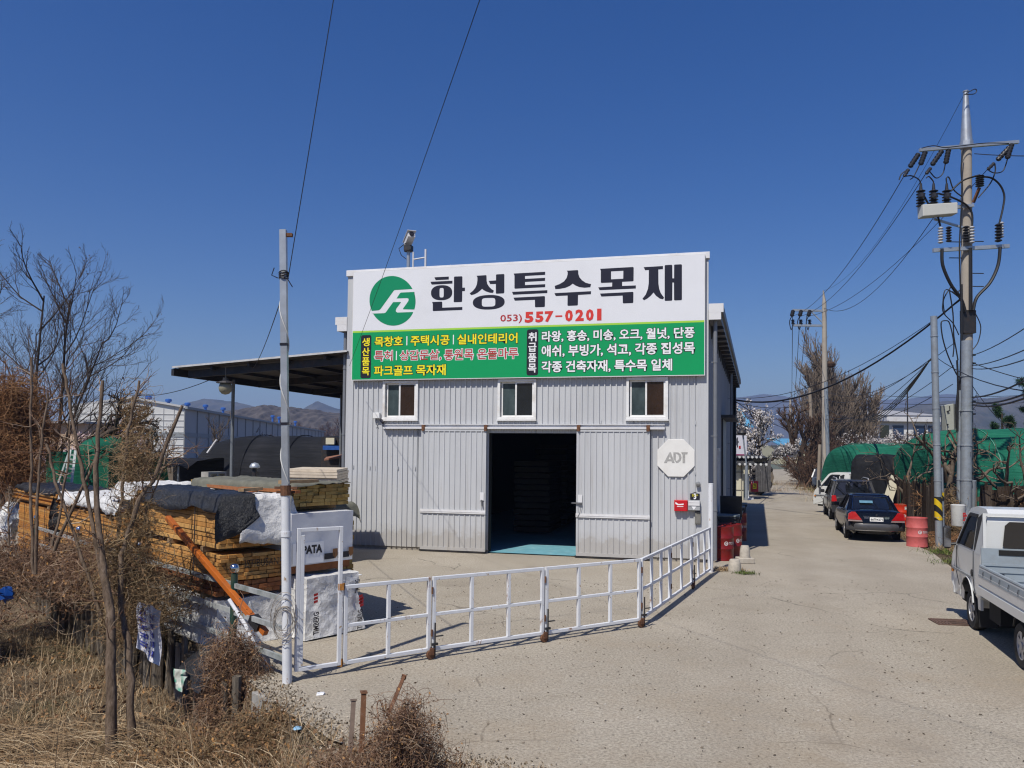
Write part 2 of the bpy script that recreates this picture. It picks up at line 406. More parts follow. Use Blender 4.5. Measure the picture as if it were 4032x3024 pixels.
# ------------------------------------------------------------------ hills fading into the air
def hill(name, label, pts, Y, depth, mat, seed, rough=1.0):
    r = np.random.default_rng(seed); xs_ = np.array([p[0] for p in pts], float); ys_ = np.array([p[1] for p in pts], float)
    gx = np.linspace(xs_[0], xs_[-1], 220); gy = np.interp(gx, xs_, ys_)
    n = np.zeros(220)
    for k in range(1, 6): n += np.interp(np.linspace(0, 1, 220), np.linspace(0, 1, 6 * 2 ** k), r.normal(size=6 * 2 ** k)) / 1.7 ** k
    gy = gy + n * 2.2 * rough
    top = np.array([tuple(AD(a, b, Y)) for a, b in zip(gx, gy)]); rows = []
    for t in np.linspace(0, 1, 26):
        P = top.copy(); P[:, 1] = Y - depth + depth * t
        P[:, 0] = top[:, 0] * (P[:, 1] / Y) ** .4
        h = top[:, 2] * (1 - (1 - t) ** 1.4)
        P[:, 2] = h * (1 + .10 * np.sin(gx / 9 + t * 7) * (1 - t) + .06 * np.sin(gx / 3.1 - t * 15) * (1 - t)) - 2 * (1 - t)
        rows.append(P)
    back = top.copy(); back[:, 1] += depth; back[:, 2] = -5; rows.append(back)
    P = np.stack(rows); a, b = P.shape[:2]; i, j = np.meshgrid(np.arange(a - 1), np.arange(b - 1), indexing='ij'); q = i * b + j
    return tag(np_mesh(name, P.reshape(-1, 3), np.stack([q, q + 1, q + b + 1, q + b], -1).reshape(-1, 4), mat, smooth=True), label, 'hill', kind='structure')
def m_wood(name, a, b, c, sc_):
    m = N(name); m.p.inputs['Roughness'].default_value = 1; m.p.inputs['Specular IOR Level'].default_value = 0
    f = m.mix(.5, m.noise(sc_, 6, .75), m.voro(sc_ * 3))
    m.col(m.ramp(f, [(.25, a), (.5, b), (.75, c)])); m.bump(f, 1.0, 3.0); return m.mat
HILL_FAR = m_wood('far_woods', (.04, .045, .035), (.075, .07, .055), (.11, .10, .08), .004)
HILL_NEAR = m_wood('near_woods', (.05, .045, .043), (.08, .07, .066), (.12, .105, .097), .035)
hill('hills', 'pale blue mountain range across the end of the lane', [(1380, 880), (1480, 872), (1560, 862), (1600, 858), (1640, 852), (1690, 856), (1760, 866), (1850, 868), (1960, 862), (2040, 852), (2120, 858), (2300, 850)], 3600, 900, HILL_FAR, 3)
hill('hills', 'blue wooded ridge behind the white hall and greenhouses', [(1840, 905), (1880, 890), (1960, 880), (2040, 866), (2110, 862), (2200, 855), (2300, 846), (2460, 840)], 1500, 500, HILL_FAR, 5)
hill('hills', 'blue hill and lone peak behind the factory', [(330, 895), (400, 874), (440, 862), (500, 866), (560, 880), (620, 892), (660, 880), (688, 866), (720, 880), (760, 890), (860, 900)], 2200, 500, HILL_FAR, 6, .6)
hill('hills', 'brown bare-wooded hill behind the long factory', [(440, 900), (520, 885), (580, 877), (620, 880), (680, 884), (740, 892), (800, 905)], 620, 150, HILL_NEAR, 8, 1.3)
# the air: even and thin, up to just above the highest hill
air = MB(); air.box((-4500, -40, -12), (4500, 4700, 300))
ho = air.build('haze', bpy.data.materials.new('air'), local=True); tag(ho, 'thin blue air over the plain', 'haze', kind='stuff')
hm = ho.data.materials[0]; hm.use_nodes = True; hm.node_tree.nodes.clear()
pv = hm.node_tree.nodes.new('ShaderNodeVolumePrincipled'); om = hm.node_tree.nodes.new('ShaderNodeOutputMaterial')
pv.inputs['Color'].default_value = (.42, .58, .95, 1); pv.inputs['Density'].default_value = 0.00031; pv.inputs['Anisotropy'].default_value = .1
hm.node_tree.links.new(pv.outputs[0], om.inputs['Volume'])
# ------------------------------------------------------------------ the corrugated workshop
FO = GD(745, 1182); FE = GD(1527, 1216)
FL = (FE - FO).length; _ux = (FE - FO).normalized(); _un = Vector((-_ux.y, _ux.x, 0))
FAZ = math.atan2(_ux.y, _ux.x)
_side = Vector((.305, .952, 0)).normalized(); SV = Vector((_side.dot(_ux), _side.dot(_un), 0))   # side walls, in the building's own axes
def fac(x, y, off=0.0):
    r = ray(x, y); o = FO + _un * off; t = (o - CAM).dot(_un) / r.dot(_un); P = CAM + r * t
    return (P - FO).dot(_ux), P.z
def z5(a, b, off=0.0): return fac(1350 + a * .6781, 1450 + b * .6780, off)
def z4(a, b, off=0.0): return fac(1350 + a * .6781, 950 + b * .6778, off)
def z8(a, b, off=0.0): return fac(2350 + a * .3917, 1650 + b * .3918, off)
HTOP = 7.93; HEAVE = 6.35; DEPTH = 21.0
GREY = M('painted_corrugated_steel', (.475, .485, .50), .42, 0, .05, 1.2, (.27, .26, .25), .35, .8, 0, 60, .45, stretch=(1, 1, .25))
_g = N('weathered_steel_sheet'); _g.p.inputs['Roughness'].default_value = .42; _g.p.inputs['Specular IOR Level'].default_value = .45
_c = _g.ramp(_g.noise(1.1, 5, .65, _g.co((1, 1, .25))), [(.3, (.445, .455, .47)), (.7, (.50, .51, .525))])
_sh = _g.n('SeparateXYZ'); _g.l(_g.co(), _sh.inputs[0])
_pl = _g.ramp(_g.math('FRACT', _g.math('MULTIPLY', _sh.outputs[0], 1.086)), [(0, .93), (.02, 1.0), (.97, 1.0), (1, .93)]); _c = _g.mix(1.0, _c, _pl, 'MULTIPLY')
_st = _g.math('MULTIPLY', _g.ramp(_g.noise(4.5, 5, .7, _g.co((2.2, 1, .10))), [(.52, 0.0), (.72, .5)]), _g.ramp(_g.noise(.5, 3, .6), [(.4, 0.0), (.6, 1.0)])); _c = _g.mix(_st, _c, (.27, .245, .215))
_mud = _g.ramp(_g.math('ADD', _sh.outputs[2], _g.math('MULTIPLY', _g.noise(2.6, 5, .7), -.9)), [(-.0, .4), (.1, .12), (.32, 0.0)]); _c = _g.mix(_mud, _c, (.26, .22, .165))
_ru = _g.ramp(_g.noise(7, 4, .75, _g.co((1, 1, .3))), [(.70, 0.0), (.76, .6)]); _c = _g.mix(_ru, _c, (.22, .13, .08))
_g.col(_c); GREY = _g.mat
GREYS = M('shade_toned_side_sheet', (.33, .345, .38), .45, 0, .07, 1.0, (.22, .21, .2), .3, .6, stretch=(1, 1, .3))  # darker, bluer copy of the wall steel: shade is put into its colour
TRIMW = M('white_coated_trim', (.66, .66, .67), .45, 0, .06, 2, (.42, .38, .33), .45, 1.3)
PVC = M('white_window_frame', (.74, .74, .73), .35, 0, .05, 2, (.45, .38, .30), .6, 2.2)
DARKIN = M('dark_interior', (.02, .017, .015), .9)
RUST = M('rusty_steel', (.16, .075, .04), .85, .2, .4, 20, (.05, .03, .02), .7, 9)
STEELD = M('dark_painted_steel', (.035, .036, .04), .5, .3, .3, 9, (.1, .055, .03), .5, 4)
ZINC = M('galvanised_steel', (.42, .45, .48), .4, .55, .16, 5, (.3, .28, .26), .4, 2)
GLASSD = M('dark_window_glass', (.012, .016, .02), .04, 0, .2, 2, None, .3, 1, 0, 60, .9)
def m_screen():
    m = N('dusty_window_glass'); m.p.inputs['Roughness'].default_value = .1
    m.col(m.ramp(m.noise(1.7, 5, .7, m.co((1, 1, .5))), [(.3, (.018, .03, .034)), (.6, (.06, .085, .09)), (.8, (.14, .15, .14))])); return m.mat
GLASSB = m_screen()
CURT = M('brown_curtain', (.055, .03, .022), .8, 0, .5, 5)
BT = thing('warehouse', 'grey corrugated steel workshop with two sliding doors and a long signboard', 'workshop', FO, FAZ)
PITCH = .1535
def ribs(mb, u0, u1, z0, z1, y, out=.03, w=.03, ph=0.0):
    pts = [u0]; prof = []
    k = math.floor((u0 - ph) / PITCH) - 1; P = [(u0, 0)]
    while k * PITCH + ph < u1 + PITCH:
        a = k * PITCH + ph
        for du, o in ((0, 0), (.004, out), (.006 + w, out), (.010 + w, 0)):
            if u0 < a + du < u1: P.append((a + du, o))
        k += 1
    P.append((u1, 0)); n = len(mb.v)
    vs = [(u, y - o, z0) for u, o in P] + [(u, y - o, z1) for u, o in P]; K = len(P)
    mb.add(vs, [(i, i + 1, K + i + 1, K + i) for i in range(K - 1)])
def rect(q): (a, b), (c, d) = q; return min(a, c), min(b, d), max(a, c), max(b, d)
WIN = [rect((z5(240, 80), z5(437, 297))), rect((z5(905, 68), z5(1122, 298))), rect((z5(1650, 55), z5(1887, 295)))]
zt = max(w[3] for w in WIN); zb = min(w[1] for w in WIN); WIN = [(w[0], zb, w[2], zt) for w in WIN]
dl, dtop = z5(850, 376); drr, _ = z5(1360, 376); DOOR = (dl, 0, drr, dtop)
mb = MB()
ops = sorted(WIN + [DOOR]); us = sorted({0.0, FL} | {w[0] for w in ops} | {w[2] for w in ops})
for a, b in zip(us[:-1], us[1:]):
    c = (a + b) / 2; hs = sorted([(w[1], w[3]) for w in ops if w[0] < c < w[2]]); z = 0.09
    for lo, hi in hs:
        if lo > z: ribs(mb, a, b, z, lo, 0)
        z = max(z, hi)
    ribs(mb, a, b, z, HTOP - .1, 0)
# dents and cut-out flaps in the sheet read as small bright nicks
for (px, py) in ((62, 570), (157, 575), (190, 577), (322, 578), (420, 580), (180, 985), (212, 987), (395, 312), (432, 312), (1497, 310), (2047, 316), (1967, 300), (1015, 312), (2046, 606), (1690, 312)):
    u, z = z5(px, py); mb.box((u - .012, -.03, z - .05), (u + .012, -.018, z + .05))
wall = mb.build('wall', GREY, BT, local=True)
for a, b in ((.02, dl - .02), (drr + .02, FL - .02)): mb = MB(); mb.box((a, .03, 0.0), (b, .12, .10)); mb.build('plinth', M('rough_cement', (.30, .275, .235), .95, 0, .3, 14, (.13, .11, .09), .5, 3, .6, 40), BT, local=True)
# the other walls, the skewed plan, the roof
Wv = SV * DEPTH
mb = MB()
def sidewall(mb, u, sgn):
    n = int(DEPTH / .25)
    for z0, z1, in ((0.0, HEAVE),):
        P = []
        for k in range(n):
            for t, o in ((0, 0), (.006, .016), (.034, .016), (.04, 0)):
                P.append((k * .25 + t, o))
        vs = [Vector((u + sgn * o, 0, z)) + SV * t for z in (z0, z1) for t, o in P]; K = len(P)
        mb.add(vs, [(i, i + 1, K + i + 1, K + i) if sgn > 0 else (i + 1, i, K + i, K + i + 1) for i in range(K - 1)])
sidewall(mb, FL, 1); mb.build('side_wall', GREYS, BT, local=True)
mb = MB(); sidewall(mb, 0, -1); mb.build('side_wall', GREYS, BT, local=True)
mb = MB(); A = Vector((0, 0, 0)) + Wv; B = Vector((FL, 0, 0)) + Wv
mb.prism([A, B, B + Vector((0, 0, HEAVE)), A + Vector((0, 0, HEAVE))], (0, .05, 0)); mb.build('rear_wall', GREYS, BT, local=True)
mb = MB(); mid = Vector((FL / 2, .05, 7.4)); e0 = Vector((-.32, .05, HEAVE)); e1 = Vector((FL + .32, .05, HEAVE))
for a, b in ((e0, mid), (mid, e1)): mb.prism([a, b, b + Wv, a + Wv], (0, 0, .06))
mb.build('roof', M('roof_sheet', (.30, .31, .33), .5, .2, .1, 3), BT, local=True)
# inside: floor, dark lining
mb = MB(); a0 = Vector((.06, .05, .03)); a1 = Vector((FL - .06, .05, .03)); mb.poly([a0, a1, a1 + SV * (DEPTH - .2), a0 + SV * (DEPTH - .2)])
m = N('worn_blue_floor_paint'); m.p.inputs['Roughness'].default_value = .6
c = m.ramp(m.noise(3, 6, .7), [(.3, (.11, .30, .37)), (.6, (.17, .39, .46)), (.75, (.33, .46, .48))])
c = m.mix(m.ramp(m.noise(1.1, 4, .6), [(.55, 0.), (.7, .4)]), c, (.22, .25, .24)); m.col(c)
FLOORB = m.mat
mb.build('floor', FLOORB, BT, local=True)
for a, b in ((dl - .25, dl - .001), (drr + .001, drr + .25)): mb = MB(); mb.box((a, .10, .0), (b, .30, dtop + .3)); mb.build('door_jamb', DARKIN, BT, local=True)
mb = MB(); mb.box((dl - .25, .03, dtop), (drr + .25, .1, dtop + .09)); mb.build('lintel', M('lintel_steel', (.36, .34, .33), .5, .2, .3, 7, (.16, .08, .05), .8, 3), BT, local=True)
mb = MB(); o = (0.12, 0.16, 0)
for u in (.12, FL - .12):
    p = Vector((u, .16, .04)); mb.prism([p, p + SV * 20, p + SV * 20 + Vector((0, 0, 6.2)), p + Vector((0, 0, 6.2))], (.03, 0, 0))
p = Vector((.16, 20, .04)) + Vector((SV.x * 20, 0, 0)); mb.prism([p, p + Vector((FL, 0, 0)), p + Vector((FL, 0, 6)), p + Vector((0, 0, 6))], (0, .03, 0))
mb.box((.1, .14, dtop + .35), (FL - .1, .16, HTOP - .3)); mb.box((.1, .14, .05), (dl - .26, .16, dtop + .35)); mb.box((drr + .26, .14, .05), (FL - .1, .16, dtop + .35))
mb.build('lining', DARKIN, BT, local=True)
# windows
def window(w, k):
    u0, z0, u1, z1 = w; u0 -= .01; u1 += .01; f = .07
    mb = MB()
    mb.box((u0, -.075, z0), (u1, .08, z0 + f)); mb.box((u0, -.075, z1 - f), (u1, .08, z1)); mb.box((u0, -.075, z0 + f), (u0 + f, .08, z1 - f)); mb.box((u1 - f, -.075, z0 + f), (u1, .08, z1 - f))
    wo = mb.build('window', PVC, BT, local=True, bevel=.006)
    um = (u0 + u1) / 2 - .02; a = u0 + f; b = u1 - f; lo = z0 + f; hi = z1 - f; g = .045
    mb = MB()
    for x0, x1, y in ((a + .015, um + .03, .015), (um - .03, b, -.04)):
        mb.box((x0, y, lo), (x1, y + .04, lo + g)); mb.box((x0, y, hi - g), (x1, y + .04, hi)); mb.box((x0, y, lo + g), (x0 + g, y + .04, hi - g)); mb.box((x1 - g, y, lo + g), (x1, y + .04, hi - g))
    mb.build('sash', PVC, wo, local=True)
    mb = MB(); mb.box((a + .015 + g, .03, lo + g), (um + .03 - g, .038, hi - g)); mb.build('pane', GLASSB, wo, local=True)
    mb = MB(); mb.box((um - .03 + g, -.024, lo + g), (b - g, -.018, hi - g)); mb.build('pane', GLASSD if k else M('brown_glazed_pane', (.03, .017, .012), .08, 0, .4, 3, None, .3, 1, 0, 60, .8), wo, local=True)
    mb = MB(); mb.box((u0 - .015, -.10, z0 - .035), (u1 + .015, -.02, z0 - .002)); mb.build('sill', PVC, wo, local=True)
for k, w in enumerate(WIN): window(w, k % 2)
# the sliding doors
RIB2 = .1535
def sdoor(u0, u1, z0, z1, hside):
    y0 = -.13; mb = MB(); ribs(mb, u0, u1, z0, z1, y0, .02, .024, u0 % PITCH + .02)
    mb.box((u0, y0 + .002, z0), (u1, y0 + .045, z1)); d = mb.build('sliding_door', GREY, BT, local=True)
    mb = MB(); mb.box((u0 - .012, y0 - .024, z0 - .03), (u1 + .012, y0 + .05, z0 + .055)); mb.box((u0 - .012, y0 - .022, z1 - .03), (u1 + .012, y0 + .05, z1 + .02))
    mb.box((u0 - .014, y0 - .021, z0 + .055), (u0 + .022, y0 + .048, z1 - .03)); mb.box((u1 - .022, y0 - .021, z0 + .055), (u1 + .014, y0 + .048, z1 - .03)); mb.build('edge_trim', GREY, d, local=True)
    zc = z0 + (z1 - z0) * .316; mb = MB(); mb.box((u0 - .02, y0 - .045, zc - .05), (u1 + .02, y0 - .016, zc + .05)); mb.box((u0 - .02, y0 - .052, zc - .012), (u1 + .02, y0 - .045, zc + .012)); mb.build('rail', TRIMW, d, local=True)
    uh = u1 - .09 if hside > 0 else u0 + .09; zh = z0 + (z1 - z0) * .43
    mb = MB(); mb.box((uh - .055, y0 - .03, zh - .05), (uh + .055, y0 - .017, zh + .17)); mb.build('lock_plate', TRIMW, d, local=True)
    mb = MB(); mb.cyl((uh, y0 - .06, zh - .06), (uh, y0 - .02, zh - .06), .03, n=10)
    if hside < 0:
        mb.bar((uh - .22, y0 - .05, zh - .05), (uh + .05, y0 - .05, zh - .05), .035); mb.tube([(uh + .05, y0 - .05, zh - .06), (uh, y0 - .06, zh - .3), (uh - .06, y0 - .06, zh - .42)], .006)
    else: mb.cyl((uh + .02, y0 - .05, zh - .2), (uh, y0 - .05, zh - .06), .022, n=8)
    mb.build('handle', M('worn_steel', (.25, .25, .25), .4, .7, .3, 9), d, local=True)
    mb = MB(); mb.box((u0 - .05, y0 - .01, z0 - .075), (u1 + .01, y0 + .06, z0 - .032)); mb.build('bottom_guide', STEELD, d, local=True)
dz0 = .09
a0, t0 = z5(470, 360); a1, _ = z5(840, 360); sdoor(a0, a1 - .005, dz0, t0, 1)
b0, t1 = z5(1366, 362); b1, _ = z5(1782, 362); sdoor(b0, b1, dz0, t0, -1)
r0, zr = z5(245, 340); r1, zr1 = z5(1870, 344); zr = (zr + zr1) / 2
mb = MB(); mb.box((r0, -.15, zr - .055), (r1, -.02, zr - .03)); mb.box((r0, -.152, zr - .03), (r1, -.14, zr - .005)); mb.box((r0, -.06, zr - .03), (r1, -.02, zr + .06)); mb.box((r0, -.10, zr + .06), (r1, -.02, zr + .075))
TR = mb.build('door_track', TRIMW, BT, local=True)
for px in (478, 838, 1374, 1775):
    u, _ = z5(px, 345); mb = MB(); mb.box((u - .045, -.17, zr - .10), (u + .045, -.10, zr + .05)); mb.box((u - .03, -.19, zr - .11), (u + .03, -.17, zr - .03)); mb.build('hanger', RUST, TR, local=True)
# parapet cap, corner trims, eaves
mb = MB(); mb.box((-.06, -.085, HTOP - .17), (FL + .06, .12, HTOP))
for px in (632, 1252, 1938): u, _ = z4(px, 100); mb.box((u - .012, -.094, HTOP - .175), (u + .012, .1, HTOP + .006))
mb.build('parapet_cap', TRIMW, BT, local=True, bevel=.006)
mb = MB(); mb.box((-.03, -.028, .09), (.17, .01, HTOP - .17)); mb.box((-.03, .01, .09), (0, .2, HTOP - .17)); mb.build('corner_trim', GREY, BT, local=True)
mb = MB(); mb.box((FL - .25, -.028, .09), (FL + .03, .01, HTOP - .17)); mb.box((FL, .01, .09), (FL + .03, .17, HTOP - .17)); mb.build('corner_trim', GREY, BT, local=True)
for a in (-.02, FL): mb = MB(); mb.box((a, .05, HEAVE), (a + .02, 1.5, HTOP - .17)); mb.build('parapet_return', GREYS, BT, local=True)
for sgn, u in ((1, FL + .035), (-1, -.035)):
    mb = MB(); a = Vector((u, .0, 0)); w = Vector((.36 * sgn, 0, 0))
    for z0, z1, i, o in ((HEAVE - .16, HEAVE + .02, 0, .30), (HEAVE + .02, HEAVE + .24, 0, .36)):
        q = [a + Vector((o * sgn, 0, z0)), a + Vector((o * sgn, 0, z1)), a + Vector((0, 0, z1)), a + Vector((0, 0, z0))]
        mb.prism(q, SV * DEPTH)
    g = mb.build('gutter', M('grey_gutter', (.19, .195, .205), .5, .1, .1, 2), BT, local=True, fix=True)
    mb = MB()
    for z0, z1, o in ((HEAVE - .165, HEAVE + .02, .305), (HEAVE + .022, HEAVE + .245, .365)): mb.box((min(u, u + o * sgn), -.05, z0), (max(u, u + o * sgn), -.004, z1))
    mb.build('gutter_end', TRIMW, g, local=True)
    for k in range(1, 20):
        mb = MB(); b = a + SV * (k * 1.05); mb.prism([b + Vector((.0, 0, HEAVE - .16)), b + Vector((.31 * sgn, 0, HEAVE - .17)), b + Vector((.33 * sgn, 0, HEAVE - .24)), b + Vector((.06 * sgn, 0, HEAVE - .26)), b + Vector((0.03 * sgn, 0, HEAVE - .5)), b + Vector((0, 0, HEAVE - .5))], SV * .06)
        mb.build('gutter_bracket', STEELD, g, local=True, fix=True)
for u0, t in ((FL + .19, .18), (-.16, .12), (FL + .16, 13.5), (FL + .14, 20.2)):
    b = Vector((u0, 0, 0)) + SV * t; mb = MB(); mb.cyl(b + Vector((0, 0, .05)), b + Vector((0, 0, HEAVE - .16)), .052, n=10)
    for z in (1.3, 3.2, 5.1): mb.cyl(b + Vector((0, 0, z)), b + Vector((0, 0, z + .04)), .062, n=10); mb.bar(b + Vector((0, 0, z + .02)), b + Vector((-.16 if u0 > 0 else .14, 0, z + .02)), .02)
    mb.build('downpipe', M('grey_downpipe', (.22, .23, .25), .45, .3, .1, 4), BT, local=True)
# side openings on the lane
mb = MB(); b = Vector((FL + .018, 0, 0)) + SV * 9.5
def sbox(mb, t0, t1, z0, z1, o0, o1):
    p = Vector((FL + o0, 0, z0)) + SV * t0; mb.prism([p, p + SV * (t1 - t0), p + SV * (t1 - t0) + Vector((0, 0, z1 - z0)), p + Vector((0, 0, z1 - z0))], (o1 - o0, 0, 0))
for q in ((4.6, 5.6, .95, 1.05), (4.6, 5.6, 2.85, 2.95)): sbox(mb, *q, .02, .07)
for q in ((4.6, 4.7, 1.05, 2.85), (5.5, 5.6, 1.05, 2.85), (5.05, 5.12, 1.05, 2.85)): sbox(mb, *q, .02, .07)
w = mb.build('window', PVC, BT, local=True, fix=True)
mb = MB(); sbox(mb, 4.7, 5.05, 1.05, 2.85, .021, .03); sbox(mb, 5.12, 5.5, 1.05, 2.85, .021, .03); mb.build('pane', GLASSD, w, local=True, fix=True)
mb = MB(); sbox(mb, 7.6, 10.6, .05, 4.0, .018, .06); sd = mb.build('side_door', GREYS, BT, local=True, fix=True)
mb = MB(); sbox(mb, 7.3, 11.0, 4.02, 4.12, .02, .5); mb.build('door_hood', STEELD, sd, local=True, fix=True)
mb = MB(); sbox(mb, 7.52, 7.6, .05, 4.0, .018, .08); mb.build('door_frame', STEELD, sd, local=True, fix=True)

# ------------------------------------------------------------------ signboard
SB = thing('signboard', 'long green and white company signboard across the top of the grey workshop', 'signboard', FO, FAZ)
YS = -.16
s4 = lambda a, b: z4(a, b, YS)
su0 = (s4(60, 182)[0] + s4(48, 812)[0]) / 2; su1 = (s4(2102, 68)[0] + s4(2105, 775)[0]) / 2
sz1 = (s4(60, 182)[1] + s4(2102, 68)[1]) / 2; szm = (s4(55, 525)[1] + s4(2105, 455)[1]) / 2; sz0 = (s4(48, 812)[1] + s4(2105, 775)[1]) / 2
def SVINYL(name, c, r=.35): return M('sign_vinyl_' + name, c, r, 0, .025, .7, (c[0] * .8, c[1] * .8, c[2] * .78), .25, 1.0)
V_W = SVINYL('white', (.70, .71, .74)); V_G = SVINYL('green', (.004, .30, .095)); V_L = SVINYL('lime', (.36, .62, .06)); V_K = SVINYL('black', (.018, .017, .024)); V_N = SVINYL('navy_black', (.017, .016, .027))
V_R = SVINYL('red', (.62, .045, .032)); V_D = SVINYL('dark_red', (.43, .03, .03)); V_Y = SVINYL('yellow', (.86, .74, .02)); V_WH = SVINYL('bright_white', (.80, .80, .81)); V_LG = SVINYL('logo_green', (.004, .235, .10))
mb = MB(); mb.box((su0, YS + .002, sz0), (su1, -.035, sz1)); SP = mb.build('panel', TRIMW, SB, local=True)
def flat(name, polys, mat, lift, parent=None, th=.0015):
    mb = MB()
    for P in polys: mb.add([(u, YS - lift, z) for u, z in P], [tuple(range(len(P)))])
    o = mb.build(name, mat, parent or SP, local=True)
    return o
b = .02
flat('white_field', [[(su0 + b, szm), (su1 - b, szm), (su1 - b, sz1 - b), (su0 + b, sz1 - b)]], V_W, 0)
flat('green_field', [[(su0 + b, sz0 + b), (su1 - b, sz0 + b), (su1 - b, szm - .05), (su0 + b, szm - .05)]], V_G, 0)
flat('lime_stripe', [[(su0 + b, szm - .049), (su1 - b, szm - .049), (su1 - b, szm - .001), (su0 + b, szm - .001)]], V_L, 0)
ha = lambda P: [fac(1660 + x * .23508, 1030 + y * .23516, YS) for x, y in P]
hb = lambda P: [fac(2160 + x * .25316, 1010 + y * .2530, YS) for x, y in P]
lg = lambda P: [fac(1430 + x * .14468, 1060 + y * .14467, YS) for x, y in P]
def arc(cx, cy, rx, ry, a0, a1, n, e=2.0):
    out = []
    for i in range(n + 1):
        t = math.radians(a0 + (a1 - a0) * i / n); c_, s_ = math.cos(t), math.sin(t)
        out.append((cx + rx * math.copysign(abs(c_) ** (2 / e), c_), cy + ry * math.copysign(abs(s_) ** (2 / e), s_)))
    return out
def ringq(cx, cy, rx, ry, hx, hy, hrx, hry, n=40, e=2.3, he=4.5, sl=0.0):
    o = arc(cx, cy, rx, ry, 0, 360, n, e)[:-1]; i = arc(hx, hy, hrx, hry, 0, 360, n, he)[:-1]
    o = [(x, y - (x - cx) * sl) for x, y in o]; i = [(x, y - (x - hx) * sl) for x, y in i]
    return [[o[k], o[(k + 1) % n], i[(k + 1) % n], i[k]] for k in range(n)]
T1 = [[(217, 263), (456, 251), (456, 300), (238, 311), (226, 290)], [(150, 338), (518, 320), (517, 368), (172, 385), (160, 368)],
      [(553, 250), (676, 246), (684, 256), (684, 436), (727, 436), (726, 493), (682, 496), (680, 665), (668, 676), (550, 681), (539, 672), (544, 262)],
      [(176, 677), (336, 670), (346, 682), (347, 772), (683, 760), (683, 810), (200, 829), (188, 822), (188, 712)],
      [(922, 237), (1078, 227), (1088, 236), (1090, 320), (1100, 372), (1130, 420), (1170, 460), (1212, 487), (1196, 524), (1140, 520), (1080, 500), (1035, 475), (1014, 455), (990, 478), (940, 520), (885, 548), (832, 562), (806, 533), (860, 490), (900, 440), (925, 385), (935, 320), (936, 270)],
      [(1258, 214), (1376, 208), (1387, 218), (1386, 518), (1374, 532), (1256, 538), (1245, 530), (1244, 374), (1150, 377), (1124, 324), (1247, 315), (1247, 224)],
      [(1543, 200), (2070, 171), (2070, 222), (1733, 241), (1733, 290), (2069, 272), (2068, 322), (1733, 341), (1733, 394), (2071, 378), (2070, 428), (1570, 454), (1556, 446), (1556, 236)],
      [(1514, 507), (2107, 478), (2106, 527), (1534, 555)], [(1540, 604), (2056, 578), (2067, 588), (2065, 748), (2054, 760), (1912, 766), (1900, 756), (1898, 640), (1562, 655)]]
R1 = ringq(336, 521, 178, 126, 336, 521, 35, 80, sl=.03) + ringq(1125, 681, 267, 122, 1122, 681, 113, 73, sl=.03)
T2 = [[(283, 221), (452, 211), (461, 220), (463, 270), (480, 322), (520, 370), (580, 410), (661, 430), (650, 478), (560, 486), (480, 476), (420, 452), (376, 422), (330, 458), (260, 488), (170, 504), (105, 508), (95, 458), (170, 430), (240, 388), (280, 335), (296, 280), (297, 242)],
      [(92, 570), (661, 540), (659, 587), (459, 598), (456, 750), (446, 762), (304, 768), (294, 758), (296, 607), (112, 615)],
      [(773, 480), (988, 467), (990, 405), (825, 411), (813, 404), (813, 222), (800, 192), (1312, 163), (1324, 174), (1322, 376), (1312, 386), (1144, 394), (1144, 458), (1358, 450), (1357, 498), (794, 524)],
      [(800, 577), (1310, 550), (1320, 560), (1318, 714), (1308, 724), (1166, 730), (1155, 720), (1152, 608), (822, 624)],
      [(1480, 166), (1779, 148), (1779, 196), (1707, 202), (1709, 420), (1720, 500), (1745, 570), (1796, 640), (1780, 666), (1730, 655), (1670, 610), (1632, 560), (1590, 610), (1535, 655), (1485, 682), (1460, 656), (1510, 595), (1545, 505), (1558, 410), (1560, 210), (1502, 213)],
      [(1815, 134), (1912, 129), (1924, 140), (1926, 340), (1952, 340), (1953, 134), (1964, 126), (2062, 121), (2074, 132), (2074, 668), (2064, 680), (1964, 684), (1952, 674), (1950, 405), (1926, 405), (1924, 676), (1914, 687), (1816, 691), (1806, 681), (1806, 146)]]
hole = [(972, 232), (1164, 221), (1161, 346), (972, 355)]
T2[2] = [(773, 480), (988, 467), (990, 405), (825, 411), (813, 404), (813, 222), (800, 192), (972, 182), (972, 355), (1161, 346), (1164, 171), (1312, 163), (1324, 174), (1322, 376), (1312, 386), (1144, 394), (1144, 458), (1358, 450), (1357, 498), (794, 524)]
topbar = [(972, 182), (1164, 171), (1164, 221), (972, 232)]
flat('title_lettering', [ha(P) for P in T1 + R1] + [hb(P) for P in T2 + [topbar]], V_N, .003)
# round green emblem
cxl, cyl_, rl, rv = 800, 860, 627, 676
def rim(a0, a1, n=24): return [(cxl + math.cos(math.radians(t)) * rl - (0 if 1 else 0) + 18 * math.sin(math.radians(-t)) * .9, cyl_ - math.sin(math.radians(t)) * rv) for t in [a0 + (a1 - a0) * i / n for i in range(n + 1)]]
L1 = rim(28.5, 204) + [(420, 1118), (455, 1100), (480, 1075), (830, 590), (850, 572), (880, 566)]
L2 = [(910, 795), (1000, 655), (1030, 635), (1395, 618)] + rim(21, -20.5, 12) + [(1095, 1090), (1082, 1076), (1215, 890), (1240, 840), (1232, 800), (1200, 785)]
L3 = [(245, 1208), (570, 1196), (610, 1182), (815, 897), (1020, 892), (1028, 905), (905, 1070), (888, 1120), (893, 1155), (930, 1180), (1336, 1165)] + rim(-27.5, -148, 30)
flat('emblem', [lg(L1), lg(L2), lg(L3)], V_LG, .003)
